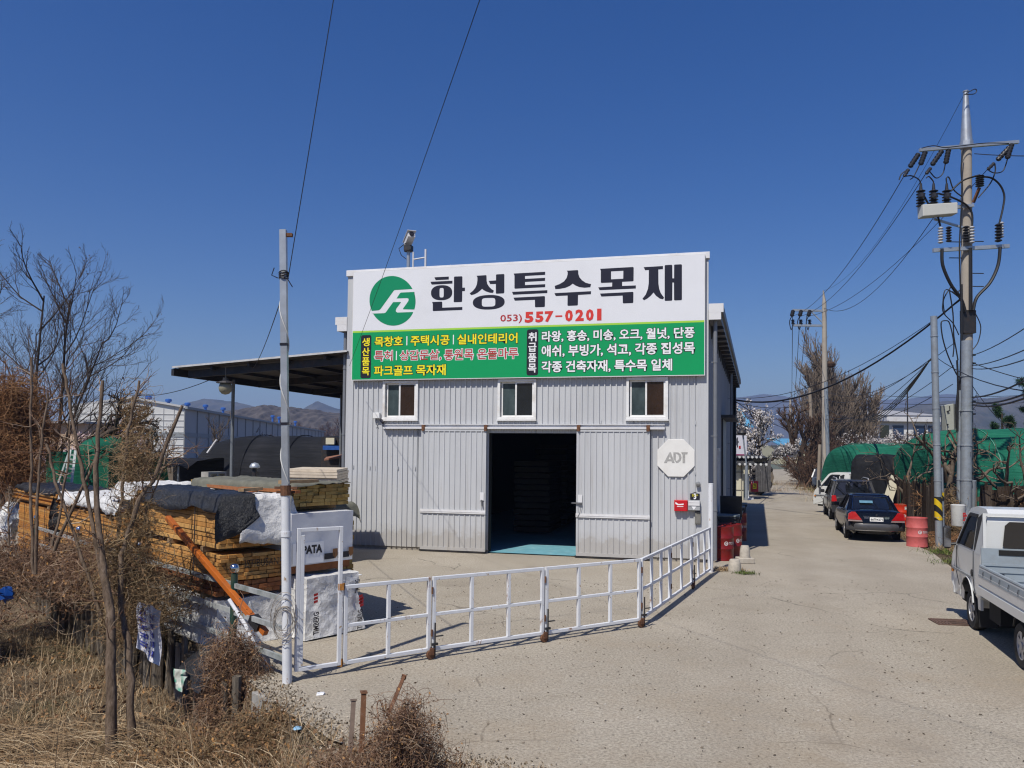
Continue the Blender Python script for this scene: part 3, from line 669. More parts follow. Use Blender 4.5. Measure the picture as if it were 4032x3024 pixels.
# lettering lines
pl = lambda lift: (lambda u, z: (u, YS - lift, z))
def textline(name, body, box_px, zf, mat, fat=.02, lift=.006, outline=None, ofat=.05, parent=None):
    (x0, y0), (x1, y1), sl = box_px           # lower left and upper right in the zoomed view
    a = zf(x0, y0); c = zf(x1, y1); bx = (a[0], a[1], c[0], c[1])
    mb = MB(); put_text(mb, body, pl(lift), bx, fat); o = mb.build(name, mat, SP, local=True)
    if outline:
        # the same lettering, fatter, behind
        vs, _ = text_mesh(body, 1.0, 0.0); x0_, x1_ = min(v.x for v in vs), max(v.x for v in vs); y0_, y1_ = min(v.y for v in vs), max(v.y for v in vs)
        v2, f2 = text_mesh(body, 1.0, ofat); su_ = (bx[2] - bx[0]) / (x1_ - x0_); sv_ = (bx[3] - bx[1]) / (y1_ - y0_)
        mb = MB(); mb.add([(bx[0] + (v.x - x0_) * su_, YS - lift + .002, bx[1] + (v.y - y0_) * sv_) for v in v2], f2); mb.build('outline', outline, o, local=True)
zA = lambda a, b: fac(1400 + a * .30741, 1250 + b * .30733, YS)
zB = lambda a, b: fac(2050 + a * .33002, 1250 + b * .32995, YS)
textline('phone_lettering', '053)', ((915, 478), (1040, 424), 0), s4, V_D, .012)
for ch, xa, xb, ya, yb in (('5', 1056, 1108, 474, 409), ('5', 1118, 1166, 472, 407), ('7', 1172, 1223, 470, 405), ('-', 1234, 1274, 440, 430), ('0', 1290, 1336, 467, 397), ('2', 1350, 1399, 464, 395), ('0', 1411, 1457, 463, 393), ('1', 1476, 1502, 460, 391)):
    vs, fs = text_mesh(ch, 1.0, .05 if ch != '-' else .02); a = s4(xa, ya); c = s4(xb, yb)
    x0, x1 = min(v.x for v in vs), max(v.x for v in vs); y0, y1 = min(v.y for v in vs), max(v.y for v in vs)
    mb = MB(); mb.add([(a[0] + (v.x - x0) / (x1 - x0) * (c[0] - a[0]), YS - .006, a[1] + (v.y - y0) / (y1 - y0) * (c[1] - a[1])) for v in vs], fs); mb.build('phone_lettering', V_R, SP, local=True)
textline('yellow_lettering', '목창호', ((248, 374), (604, 240), 0), zA, V_Y, .022, outline=V_K, ofat=.065)
textline('yellow_lettering', '주택시공', ((708, 362), (1202, 222), 0), zA, V_Y, .022, outline=V_K, ofat=.065)
textline('yellow_lettering', '실내인테리어', ((1306, 345), (2072, 198), 0), zA, V_Y, .022, outline=V_K, ofat=.065)
textline('red_lettering', '특허', ((244, 560), (474, 424), 0), zA, V_D, .012, outline=V_WH, ofat=.06)
textline('red_lettering', '상감문살,', ((570, 554), (1098, 412), 0), zA, V_D, .012, outline=V_WH, ofat=.06)
textline('red_lettering', '통원목', ((1138, 546), (1510, 402), 0), zA, V_D, .012, outline=V_WH, ofat=.06)
textline('red_lettering', '온돌마루', ((1562, 534), (2080, 388), 0), zA, V_D, .012, outline=V_WH, ofat=.06)
textline('yellow_lettering', '파크골프', ((240, 748), (730, 612), 0), zA, V_Y, .022, outline=V_K, ofat=.065)
textline('yellow_lettering', '목자재', ((780, 742), (1154, 602), 0), zA, V_Y, .022, outline=V_K, ofat=.065)
for px, y0, y1 in ((658, 358, 240), (1254, 345, 222), (524, 548, 430)):
    a = zA(px - 7, y0); c = zA(px + 7, y1); flat('divider', [[(a[0], a[1]), (c[0], a[1]), (c[0], c[1]), (a[0], c[1])]], V_WH, .005)
textline('white_lettering', '라왕, 홍송, 미송, 오크, 월넛, 단풍', ((256, 294), (2072, 112), 0), zB, V_WH, .026, outline=V_K, ofat=.066)
textline('white_lettering', '애쉬, 부빙가, 석고, 각종 집성목', ((252, 472), (2074, 292), 0), zB, V_WH, .026, outline=V_K, ofat=.066)
textline('white_lettering', '각종 건축자재, 특수목 일체', ((252, 660), (1804, 494), 0), zB, V_WH, .026, outline=V_K, ofat=.066)
def rr(a, c, r, n=5):
    (x0, z0), (x1, z1) = a, c; P = []
    for cx_, cz_, t0 in ((x1 - r, z1 - r, 0), (x0 + r, z1 - r, 90), (x0 + r, z0 + r, 180), (x1 - r, z0 + r, 270)):
        P += [(cx_ + r * math.cos(math.radians(t0 + 90 * i / n)), cz_ + r * math.sin(math.radians(t0 + 90 * i / n))) for i in range(n + 1)]
    return P
flat('black_label', [rr(zA(62, 780), zA(204, 224), .06)], V_K, .003); flat('black_label', [rr(zB(70, 692), zB(212, 140), .06)], V_K, .003)
for i, ch in enumerate('생산품목'):
    y = (368, 492, 616, 740)[i]; textline('yellow_lettering', ch, ((88 - i, y), (180 - i, y - 104), 0), zA, V_Y, .02)
for i, ch in enumerate('취급품목'):
    y = (284, 408, 532, 656)[i]; textline('white_lettering', ch, ((94 - i, y), (188 - i, y - 104), 0), zB, V_WH, .024)

# ------------------------------------------------------------------ small things on the facade
def on_wall(name, label, cat, group=None): return thing(name, label, cat, FO, FAZ, group)
OS = on_wall('alarm_sign', 'white eight-sided security company sign with faded grey letters on the grey wall', 'sign')
(u0, v0), (u1, v1) = z8(608, 576, -.05), z8(984, 204, -.05); k = (u1 - u0) * .29; kz = (v1 - v0) * .29
P = [(u0 + k, v0), (u1 - k, v0), (u1, v0 + kz), (u1, v1 - kz), (u1 - k, v1), (u0 + k, v1), (u0, v1 - kz), (u0, v0 + kz)]
mb = MB(); mb.prism([(u, -.055, z) for u, z in P], (0, .035, 0)); SGN = mb.build('sign_panel', M('sign_plastic', (.72, .71, .68), .4, 0, .04, 3, (.5, .48, .43), .3, 2), OS, local=True, fix=True, bevel=.006)
FADE = M('faded_grey_letters', (.36, .355, .34), .6, 0, .25, 30)
g8 = lambda P: [(u, -.0575, z) for u, z in [z8(a, b, -.05) for a, b in P]]
mb = MB()
for Pq in ([(673, 442), (730, 334), (745, 334), (787, 442), (760, 442), (751, 420), (712, 420), (704, 442)], ):
    A = [(673, 442), (731, 334), (742, 362), (720, 404), (712, 424), (704, 442)]; Bq = [(731, 334), (744, 334), (784, 442), (758, 442), (751, 424), (734, 372), (742, 362)]; Cq = [(720, 404), (746, 404), (752, 424), (712, 424)]
    for q in (A, Bq, Cq): mb.poly(g8(q))
mb.poly(g8([(770, 334), (794, 334), (794, 420), (805, 420), (800, 443), (770, 400)]))
mb.poly(g8([(794, 334), (820, 336), (845, 356), (852, 388), (842, 420), (818, 440), (800, 443), (805, 420), (822, 408), (828, 386), (820, 362), (804, 352), (794, 352)]))
mb.poly(g8([(848, 334), (914, 332), (910, 356), (888, 356), (888, 444), (862, 444), (862, 360), (855, 352)]))
mb.build('lettering', FADE, SGN, local=True, fix=True)
REDP = M('red_mailbox_paint', (.50, .012, .018), .35, 0, .1, 4)
MBX = on_wall('mailbox', 'red wall mailbox beside the white one on the grey wall', 'mailbox')
(u0, v0), (u1, v1) = z8(778, 924, -.12), z8(912, 816, -.12)
mb = MB(); mb.box((u0, -.14, v0), (u1, -.018, v1)); bd = mb.build('body', REDP, MBX, local=True, bevel=.008)
mb = MB(); mb.box((u0 + .012, -.148, v0 + .09), (u1 - .012, -.141, v1 - .01)); mb.box((u0 + .02, -.155, v0 + .005), (u1 - .02, -.141, v0 + .085)); mb.build('flap', REDP, bd, local=True, bevel=.004)
mb = MB(); uu = u0 + .03; w_ = u1 - u0; h_ = v1 - v0
mb.poly([(uu, -.1495, v1 - .05), (uu + .08, -.1495, v1 - .1), (uu + w_ * .62, -.1495, v1 - .085), (uu + w_ * .62, -.1495, v1 - .12), (uu + .06, -.1495, v1 - .13), (uu, -.1495, v1 - .1)]); mb.box((uu + .04, -.1497, v1 - .17), (uu + w_ * .6, -.149, v1 - .155)); mb.build('emblem', V_WH, bd, local=True)
MW = on_wall('mailbox', 'white and grey wall mailbox right of the red one', 'mailbox')
(u0, v0), (u1, v1) = z8(914, 916, -.12), z8(1038, 818, -.12)
mb = MB(); mb.box((u0 + .005, -.15, v0), (u1, -.018, v1)); bd = mb.build('body', M('grey_plastic', (.33, .34, .35), .45), MW, local=True, bevel=.01)
mb = MB(); mb.box((u0 + .015, -.165, v0 + .12), (u1 - .01, -.151, v1 - .02)); mb.box((u0 + .03, -.17, v1 - .06), (u1 - .03, -.166, v1 - .035)); mb.build('flap', TRIMW, bd, local=True, bevel=.005)
mb = MB(); um = (u0 + u1) / 2; mb.prism([(um - .06, -.156, v0 + .10), (um + .06, -.156, v0 + .10), (um, -.156, v0 + .01)], (0, .008, 0)); mb.build('emblem', V_WH, bd, local=True, fix=True)
NP = on_wall('house_number_plate', 'black house number plate reading 3 above the white mailbox', 'plate')
(u0, v0), (u1, v1) = z8(938, 810, -.04), z8(1034, 734, -.04); um = (u0 + u1) / 2
mb = MB(); mb.prism([(u0, -.045, v0), (u1, -.045, v0), (u1, -.045, v1 - .045), (um, -.045, v1), (u0, -.045, v1 - .045)], (0, .025, 0)); pn = mb.build('panel', V_K, NP, local=True, fix=True)
mb = MB(); w3 = (u1 - u0); put_text(mb, '3', lambda u, z: (u, -.048, z), (um - w3 * .10, v0 + .02, um + w3 * .12, v0 + .15), .04); mb.build('numeral', V_WH, pn, local=True)
mb = MB(); strokes(mb, lambda u, z: (u, -.048, z), (u0 + w3 * .18, v1 - .115, u1 - w3 * .16, v1 - .06), 4); mb.build('lettering', V_Y, pn, local=True)
mb = MB(); mb.box((u0 + .02, -.047, v0 + .165), (u1 - .02, -.0455, v0 + .172)); mb.build('line', V_WH, pn, local=True)
EB = on_wall('junction_box', 'pale square electrical box below the left window', 'electrical box')
(u0, v0), (u1, v1) = z5(176, 291, -.1), z5(214, 258, -.1)
mb = MB(); mb.box((u0, -.13, v0), (u1, -.018, v1)); mb.build('case', PVC, EB, local=True, bevel=.01)
mb = MB(); mb.tube([((u0 + u1) / 2, -.06, v0), ((u0 + u1) / 2 - .05, -.05, v0 - .1), ((u0 + u1) / 2 + .02, -.04, v0 - .22), ((u0 + u1) / 2 - .03, -.03, v0 - .28)], .006); mb.build('cable', V_K, EB, local=True)
CB = on_wall('wall_camera', 'small white and black camera at the left end of the door track', 'camera')
u, v = z5(225, 300, -.1); mb = MB(); mb.cyl((u, -.02, v), (u, -.12, v - .01), .05, .05, 12); mb.build('base', PVC, CB, local=True, smooth=40)
mb = MB(); mb.cyl((u - .02, -.11, v), (u + .09, -.2, v - .09), .045, .04, 12); mb.build('lens_housing', V_K, CB, local=True, smooth=40)
WL = on_wall('wall_light', 'small grey wall light above the number plate', 'lamp')
u, v = z8(1018, 652, -.1); mb = MB(); mb.cyl((u, -.018, v), (u, -.05, v), .06, n=12); mb.build('base', ZINC, WL, local=True)
mb = MB(); mb.lathe((u, -.05, v), [(.02, 0), (.055, .03), (.05, .09), (.0, .1)], 12, (0, -1, -.4)); mb.build('lamp_shade', M('smoked_shade', (.2, .2, .2), .2), WL, local=True, smooth=60)
TB = on_wall('toggle_box', 'dark weathered box with a lever low under the mailboxes', 'box')
(u0, v0), (u1, v1) = z8(988, 1052, -.08), z8(1046, 936, -.08); mb = MB(); mb.box((u0, -.10, v0), (u1, -.018, v1 - .02)); mb.build('case', M('weathered_grey_box', (.17, .165, .15), .6, 0, .3, 8), TB, local=True, bevel=.01)
mb = MB(); mb.box((u0 + .03, -.115, v1 - .02), (u1 - .02, -.02, v1 + .03)); mb.build('lid', STEELD, TB, local=True)
# lumber kept inside, the dimness of the interior painted into its colour
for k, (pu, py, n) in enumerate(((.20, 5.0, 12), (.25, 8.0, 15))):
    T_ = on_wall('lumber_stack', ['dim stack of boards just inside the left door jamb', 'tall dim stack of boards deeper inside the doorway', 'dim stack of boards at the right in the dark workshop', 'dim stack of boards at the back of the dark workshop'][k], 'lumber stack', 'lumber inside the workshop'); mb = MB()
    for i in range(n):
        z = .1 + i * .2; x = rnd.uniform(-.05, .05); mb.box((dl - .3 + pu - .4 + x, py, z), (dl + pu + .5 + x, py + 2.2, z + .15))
    mb.build('boards', M('dimmed_boards', (.03, .022, .015), .8, 0, .4, 5), T_, local=True)

# ------------------------------------------------------------------ camera on its mast behind the parapet
SC = thing('security_camera', 'white security camera on a short post on the workshop roof', 'camera', FO, FAZ)
u, z = fac(1350 + 380 * .678, 950 + 125 * .678, .6); mb = MB(); mb.cyl((u, .6, z - .8), (u, .6, z + .33), .05, n=10); mb.build('post', ZINC, SC, local=True)
mb = MB(); mb.cyl((u, .6, z + .33), (u, .6, z + .36), .13, n=12); mb.box((u - .11, .5, z + .36), (u + .11, .7, z + .5)); mb.build('pan_head', STEELD, SC, local=True)
mb = MB(); mb.m = Matrix.Translation((u + .02, .6, z + .68)) @ Matrix.Rotation(math.radians(35), 4, 'Z') @ Matrix.Rotation(math.radians(-18), 4, 'X'); mb.box((-.10, -.3, -.09), (.10, .28, .07)); mb.box((-.13, -.36, .072), (.13, .3, .085)); mb.build('housing', TRIMW, SC, local=True)
mb = MB(); mb.m = Matrix.Translation((u + .02, .6, z + .68)) @ Matrix.Rotation(math.radians(35), 4, 'Z') @ Matrix.Rotation(math.radians(-18), 4, 'X'); mb.cyl((0, -.325, -.01), (0, -.301, -.01), .07, n=12); mb.build('lens', V_K, SC, local=True)
mb = MB(); mb.tube([(u - .05, .58, z + .6), (u - .28, .55, z + .42), (u - .2, .55, z + .22), (u - .05, .57, z + .1)], .012); mb.build('cable', V_K, SC, local=True)
RB = thing('roof_bracket', 'small pale pipe bracket on the roof beside the camera post', 'bracket', FO, FAZ)
u, z = fac(1350 + 480 * .678, 950 + 118 * .678, .6); mb = MB(); mb.cyl((u, .6, z - .6), (u, .6, z + .36), .03); mb.cyl((u - .38, .6, z - .6), (u - .38, .6, z + .3), .025); mb.cyl((u - .37, .6, z + .08), (u - .03, .6, z + .12), .022); mb.build('pipes', TRIMW, RB, local=True)
from mathutils import noise as mnoise
# ------------------------------------------------------------------ timber materials
def m_boards(name, stops, grain=1.0, end=False):
    m = N(name); m.p.inputs['Roughness'].default_value = .75; m.p.inputs['Specular IOR Level'].default_value = .2
    g = m.n('NewGeometry'); c = m.ramp(g.outputs['Random Per Island'], stops)
    f = m.ramp(m.noise(9, 5, .7), [(.3, .62), (.55, 1.0), (.75, 1.2)]); c = m.mix(.85, c, f, 'MULTIPLY')
    s_ = m.ramp(m.noise(1.6, 4, .7), [(.6, 0.0), (.75, .4)]); c = m.mix(s_, c, (.09, .06, .035)); m.col(c); return m.mat
BOARD_O = m_boards('orange_brown_boards', [(0, (.43, .20, .055)), (.35, (.53, .285, .09)), (.7, (.58, .34, .12)), (1, (.46, .20, .05))])
BOARD_D = m_boards('dark_orange_boards', [(0, (.36, .15, .035)), (.5, (.46, .21, .05)), (1, (.50, .26, .08))])
BOARD_R = m_boards('reddish_boards', [(0, (.20, .07, .028)), (.5, (.28, .105, .04)), (1, (.34, .15, .06))])
BOARD_Y = m_boards('yellow_boards', [(0, (.36, .235, .07)), (.5, (.42, .29, .10)), (1, (.33, .20, .06))])
BOARD_P = m_boards('pale_battens', [(0, (.38, .27, .16)), (1, (.30, .19, .10))])
WRAP = N('white_woven_wrap'); WRAP.p.inputs['Roughness'].default_value = .45
WRAP.col(WRAP.ramp(WRAP.noise(2.2, 5, .65), [(.3, (.56, .55, .53)), (.6, (.68, .68, .67)), (.8, (.74, .74, .74))])); WRAP.bump(WRAP.mix(.45, WRAP.noise(14, 5, .75), WRAP.voro(9)), .85, .05); WRAP = WRAP.mat
PAPER = M('white_wrapping_film', (.66, .67, .70), .35, 0, .05, 2, (.5, .49, .47), .4, 2, .25, 8)
TARPB = N('black_tarpaulin'); TARPB.p.inputs['Roughness'].default_value = .38; TARPB.col(TARPB.ramp(TARPB.noise(5, 5, .7), [(.3, (.008, .009, .012)), (.7, (.022, .025, .032))])); TARPB.bump(TARPB.noise(15, 6, .8), 1.0, .04); TARPB = TARPB.mat
TARPG = M('olive_tarpaulin', (.13, .128, .098), .7, 0, .2, 6, (.2, .19, .15), .4, 3, .3, 20)
e1 = Vector((-.690, .724, 0)); e2 = Vector((.724, .690, 0)); Zv = Vector((0, 0, 1))

def boards(mb, P0, L, W, z0, z1, rows, cols, gap=.009, jit=.03, a=e1, b=e2, r=rnd):
    h = (z1 - z0) / rows; w = W / cols
    for i in range(rows):
        off = r.uniform(-jit, jit); sh = r.uniform(-jit, jit) * .6
        for k in range(cols):
            s0 = off + r.uniform(-.02, .02); s1 = L + off + r.uniform(-.03, .03)
            if k == 0: s0 += 0
            t0 = k * w + .003 + sh; t1 = (k + 1) * w - .003 + sh; za = z0 + i * h + gap * .5; zb = z0 + (i + 1) * h - gap * .5
            p = P0 + a * s0 + b * t0; q = P0 + a * s1 + b * t0; d = b * (t1 - t0)
            vs = [p, q, q + d, p + d]; vs = [v + Zv * za for v in vs] + [v + Zv * zb for v in vs]
            mb.add(vs, [(0, 1, 2, 3), (7, 6, 5, 4), (4, 5, 1, 0), (5, 6, 2, 1), (6, 7, 3, 2), (7, 4, 0, 3)])
def obox(mb, P, sa, sb, z0, z1, a=e1, b=e2):
    vs = [P + a * sa[0] + b * sb[0], P + a * sa[1] + b * sb[0], P + a * sa[1] + b * sb[1], P + a * sa[0] + b * sb[1]]
    vs = [v + Zv * z0 for v in vs] + [v + Zv * z1 for v in vs]
    mb.add(vs, [(0, 1, 2, 3), (7, 6, 5, 4), (4, 5, 1, 0), (5, 6, 2, 1), (6, 7, 3, 2), (7, 4, 0, 3)])
def bundle(label, P0, L, W, z0, z1, rows, cols, mat, under=.08, gap=.008, group='bundles of sawn timber in the yard', straps=True, a=e1, b=e2, jit=.03):
    t = thing('timber_bundle', label, 'timber', P0 + a * (L / 2) + b * (W / 2) + Zv * (z0 - under), 0, group)
    mb = MB(); boards(mb, P0, L, W, z0, z1, rows, cols, gap, jit, a, b); mb.build('boards', mat, t)
    for s in (.14, .5, .86):
        mb = MB(); obox(mb, P0, (L * s - .05, L * s + .05), (-.04, W + .03), z0 - under, z0 - .002, a, b); mb.build('bearer', BOARD_P, t)
    if straps:
        for s in (.22, .78):
            mb = MB(); obox(mb, P0, (L * s - .012, L * s + .012), (-.035, W + .03), z1 + .003, z1 + .008, a, b); obox(mb, P0, (L * s - .012, L * s + .012), (-.040, -.034), z0, z1 + .005, a, b); mb.build('strap', STEELD, t)
    return t
def wrinkle(p, s, amt): return mnoise.fractal(p * s, 1.0, 2.0, 4) * amt
def wrapped(name, mat, P0, L, W, z0, z1, parent, amt=.035, fs=2.6, bulge=.0, flare=0.0, a=e1, b=e2, n=34):
    """a box in loose sheeting: every face a fine grid pushed about by folds"""
    mb = MB(); H_ = z1 - z0
    def pt(s, t, z):
        k = (1 - z) ** 2 * flare
        p = P0 + a * (s * L) + b * (t * W) + Zv * (z0 + z * H_)
        o = a * (s - .5) * 2 + b * (t - .5) * 2
        p = p + (a * ((s - .5) * 2 * k) + b * ((t - .5) * 2 * k))
        w = wrinkle(p, fs, amt) + wrinkle(Vector((p.x, p.y, p.z * .25)), fs * 2.2, amt * .8) + abs(wrinkle(p, fs * 5, amt * .5))
        m_ = min(1, min(min(s, 1 - s) * L, min(t, 1 - t) * W) * 0 + 1)
        o = o.normalized() if o.length > .01 else o
        return p + o * w + Zv * (w * .5 if z > .98 else (w * .3 if z < .02 and flare else 0))
    nL = max(8, int(L * 11)); nW = max(8, int(W * 16)); nH = max(6, int(H_ * 18))
    li = lambda k: [i / k for i in range(k + 1)]
    mb.grid([[pt(s, 0, z) for s in li(nL)] for z in li(nH)]); mb.grid([[pt(s, 1, z) for s in li(nL)][::-1] for z in li(nH)])
    mb.grid([[pt(0, t, z) for t in li(nW)][::-1] for z in li(nH)]); mb.grid([[pt(1, t, z) for t in li(nW)] for z in li(nH)])
    mb.grid([[pt(s, t, 1) for s in li(nL)] for t in li(nW)])
    return mb.build(name, mat, parent, smooth=75)
def drape(name, label, P0, L, W, top, s_rng, t_rng, mat, lift, seed, hang=lambda s, t: 1.0, amt=.03, group=None, a=e1, b=e2, cat='tarpaulin', thin=None):
    """a sheet laid over a box: flat on top, falling past the edges in folds"""
    off = Vector((seed * 7.1, seed * 3.3, 0)); ns = int((s_rng[1] - s_rng[0]) * 17); ntt = int((t_rng[1] - t_rng[0]) * 20); rows = []
    for i in range(ns + 1):
        row = []
        for j in range(ntt + 1):
            s = s_rng[0] + (s_rng[1] - s_rng[0]) * i / ns; t = t_rng[0] + (t_rng[1] - t_rng[0]) * j / ntt
            es = wrinkle(Vector((s * .8, t * .8, seed)), 1.2, .10)
            s2, t2 = s + (es if i in (0, ns) else 0), t + (es if j in (0, ntt) else 0)
            xs_ = max(0, -s2) or max(0, s2 - L); xt_ = max(0, -t2) or max(0, t2 - W); hs = hang(s, t); xs_ *= hs; xt_ *= hs
            ds = -1 if s2 < 0 else 1; dt = -1 if t2 < 0 else 1
            fold = wrinkle(Vector((s * 2, t * 2, 0)) + off, 1.3, amt * .8) + abs(wrinkle(Vector((s * 6, t * 6, 3)) + off, 1.2, amt * .35))
            p = P0 + a * (min(max(s2, 0), L)) + b * (min(max(t2, 0), W)) + Zv * (top + lift)
            dn = xs_ + xt_ - .35 * min(xs_, xt_)
            out = .03 + .10 * min(1, dn * 2) + fold * 1.6 * min(1, dn * 4)
            if xs_ > 0: p = p + a * (ds * out)
            if xt_ > 0: p = p + b * (dt * out)
            p = p - Zv * dn + Zv * (abs(fold) * 1.3 + .004)
            row.append(p)
        rows.append(row)
    mb = MB(); mb.grid(rows); o = mb.build(name, mat, smooth=80)
    m = o.modifiers.new('thickness', 'SOLIDIFY'); m.thickness = .004
    return tag(o, label, cat, group)

# ------------------------------------------------------------------ the stack stencilled at its end, on a wrapped base
SP0 = AD(472, 1290, 10.7); SP0 = Vector((SP0.x, SP0.y, 0))
zat = lambda yD, Y=10.7, xD=472: AD(xD, yD, Y).z
W1 = .93; L1_ = 3.65
BD = thing('wrapped_bundle', 'white wrapped timber bundle at the bottom of the stencilled orange stack', 'timber bundle', SP0 + e1 * 1.8 + e2 * .5)
wrapped('wrapping', WRAP, SP0 + e1 * .03, L1_ - .1, W1 + .04, 0.0, zat(1300), BD, .03, 2.6, flare=.06)
bundle('upper orange timber bundle under the black and white tarpaulins', SP0, L1_, W1, zat(1187), zat(1081), 10, 9, BOARD_O, under=zat(1187) - zat(1199))
lo = bundle('lower timber bundle stencilled with black letters at its end', SP0, L1_, W1, zat(1258), zat(1200), 7, 8, BOARD_O, under=.02)
bundle('thin reddish timber bundle lying on the white wrapped one', SP0, L1_ - .1, W1, zat(1291), zat(1260), 3, 8, BOARD_R, under=.06, straps=False)
def end_place(P0, a=e1, b=e2, off=.075): return lambda u, z: P0 - a * off + b * u + Zv * z
mb = MB(); put_text(mb, 'IST/BUSAN', end_place(SP0), (.34, zat(1230), .84, zat(1213)), .0); mb.build('stencil_lettering', M('stencil_ink', (.018, .014, .012), .8, 0, .3, 30), lo)
TZ = zat(1081)
drape('tarpaulin', 'white woven tarpaulin hanging over the end of the stencilled stack', SP0, L1_ + .2, W1 + .1, TZ, (-.68, 4.3), (.20, 1.5), WRAP, .05, 3, amt=.03)
drape('tarpaulin', 'black tarpaulin draped over the front corner of the stencilled stack', SP0 - e1 * .03, L1_, W1, TZ, (-.62, 3.1), (-.26, .52), TARPB, .075, 5, hang=lambda s, t: 1.0 if s > .1 else max(.25, 1.0 - max(0, t - .12) * 1.2), amt=.04)
drape('tarpaulin', 'crumpled white tarpaulin between the stencilled stack and the middle one', SP0 + e1 * 3.45, 1.0, W1, TZ, (-.2, 1.2), (-.3, 1.0), WRAP, .09, 8, amt=.05)
mb = MB()
def blue_mark(u0, u1, z0, z1): mb.poly([SP0 - e1 * .16 + e2 * u0 + Zv * z0, SP0 - e1 * .16 + e2 * u1 + Zv * z0, SP0 - e1 * .12 + e2 * u1 + Zv * z1, SP0 - e1 * .12 + e2 * u0 + Zv * z1])
# battens and blocks keeping the sheets down
for k, (s, t, ln, ang, zz, mt, lab) in enumerate(((1.6, .75, 2.4, .05, .10, BOARD_R, 'long reddish batten lying on the white tarpaulin of the stencilled stack'), (.5, .95, 1.5, -.12, .10, BOARD_R, 'short reddish batten near the end of the stencilled stack'), (.25, .55, .5, 1.0, .13, BOARD_P, 'pale offcut near the front of the stencilled stack'))):
    c = SP0 + e1 * s + e2 * t + Zv * (TZ + zz); d = (e1 * math.cos(ang) + e2 * math.sin(ang)) * (ln / 2); mb = MB(); mb.bar(c - d, c + d, .09, .045, (0, 0, 1)); tag(mb.build('batten', mt), lab, 'batten', 'battens holding tarpaulins down')
def block(P, a, b, label, parent=None, holes=2, sz=(.39, .19, .19)):
    L_, W_, H_ = sz; mb = MB(); w = .032; u = Vector(a); v = Vector(b)
    def bx(x0, x1, y0, y1, z0, z1):
        vs = [P + u * x + v * y + Zv * z for z in (z0, z1) for x, y in ((x0, y0), (x1, y0), (x1, y1), (x0, y1))]
        mb.add(vs, [(0, 3, 2, 1), (4, 5, 6, 7), (0, 1, 5, 4), (1, 2, 6, 5), (2, 3, 7, 6), (3, 0, 4, 7)])
    bx(0, L_, 0, W_, 0, w); bx(0, L_, 0, W_, H_ - w, H_)
    for k in range(holes + 1):
        x = (L_ - w) * k / holes; bx(x, x + w, 0, W_, w, H_ - w)
    o = mb.build('concrete_block', M('grey_concrete_block', (.30, .29, .27), .95, 0, .25, 12, (.15, .14, .12), .4, 4, .6, 60)); return tag(o, label, 'block')
block(SP0 + e1 * 2.9 + e2 * 1.0 + Zv * (TZ + .12), (e2 + e1 * .3).normalized(), (e1 - e2 * .3).normalized(), 'hollow concrete block on the white tarpaulin of the stencilled stack')
# ------------------------------------------------------------------ middle and far stacks along the fence
MP = SP0 + e1 * 3.95 - e2 * .06
mz = lambda yD, s: AD(472, yD, (MP + e1 * s).y).z
bundle('middle timber bundle of thin brown boards under a white tarpaulin', MP, 4.3, 1.1, 1.0, 1.52, 18, 8, BOARD_O, under=.09, gap=.006)
bundle('loose upper layer of orange boards on the middle stack', MP + e1 * .3, 3.9, 1.0, 1.56, 1.76, 5, 8, BOARD_D, under=.035, straps=False)
bundle('lower timber bundle of the middle stack half hidden by vines', MP, 4.3, 1.1, .12, .88, 13, 8, BOARD_O, under=.11)
drape('tarpaulin', 'white tarpaulin over the middle stack of brown boards', MP + e1 * .2, 4.0, 1.05, 1.76, (-.1, 3.9), (-.18, 1.2), WRAP, .03, 12, amt=.05)
FP_ = SP0 + e1 * 8.5 - e2 * .05
bundle('far orange timber bundle with its top layer sticking out', FP_, 3.5, 1.1, .1, 1.38, 26, 8, BOARD_D, under=.09, gap=.006)
bundle('top layer of orange boards overhanging the far bundle', FP_ + e1 * -.1, 4.2, 1.0, 1.44, 1.78, 8, 8, BOARD_D, under=.05, straps=False, jit=.08)
drape('tarpaulin', 'black tarpaulin over the far orange stack', FP_, 3.6, 1.1, 1.78, (-1.2, 3.7), (-.12, 1.3), TARPB, .04, 15, amt=.06)
drape('tarpaulin', 'white tarpaulin spread behind the middle and far stacks', FP_ + e2 * 1.2 - e1 * 1.5, 3.2, .9, 1.72, (-.4, 3.4), (-.1, 1.3), WRAP, .03, 17, amt=.06)
mb = MB(); q0 = FP_ + e1 * 4.4 + e2 * .2
drape('tarpaulin', 'grey and white sheeting heaped at the left end of the stacks', q0, 1.8, 1.3, 1.1, (-.5, 2.6), (-.9, 1.6), WRAP, .02, 21, amt=.14)
drape('tarpaulin', 'olive sheet over the pile at the left end of the stacks', q0 + e2 * .4, 1.6, 1.2, 1.35, (-.3, 2.0), (-.2, 1.3), TARPG, .03, 22, amt=.12)

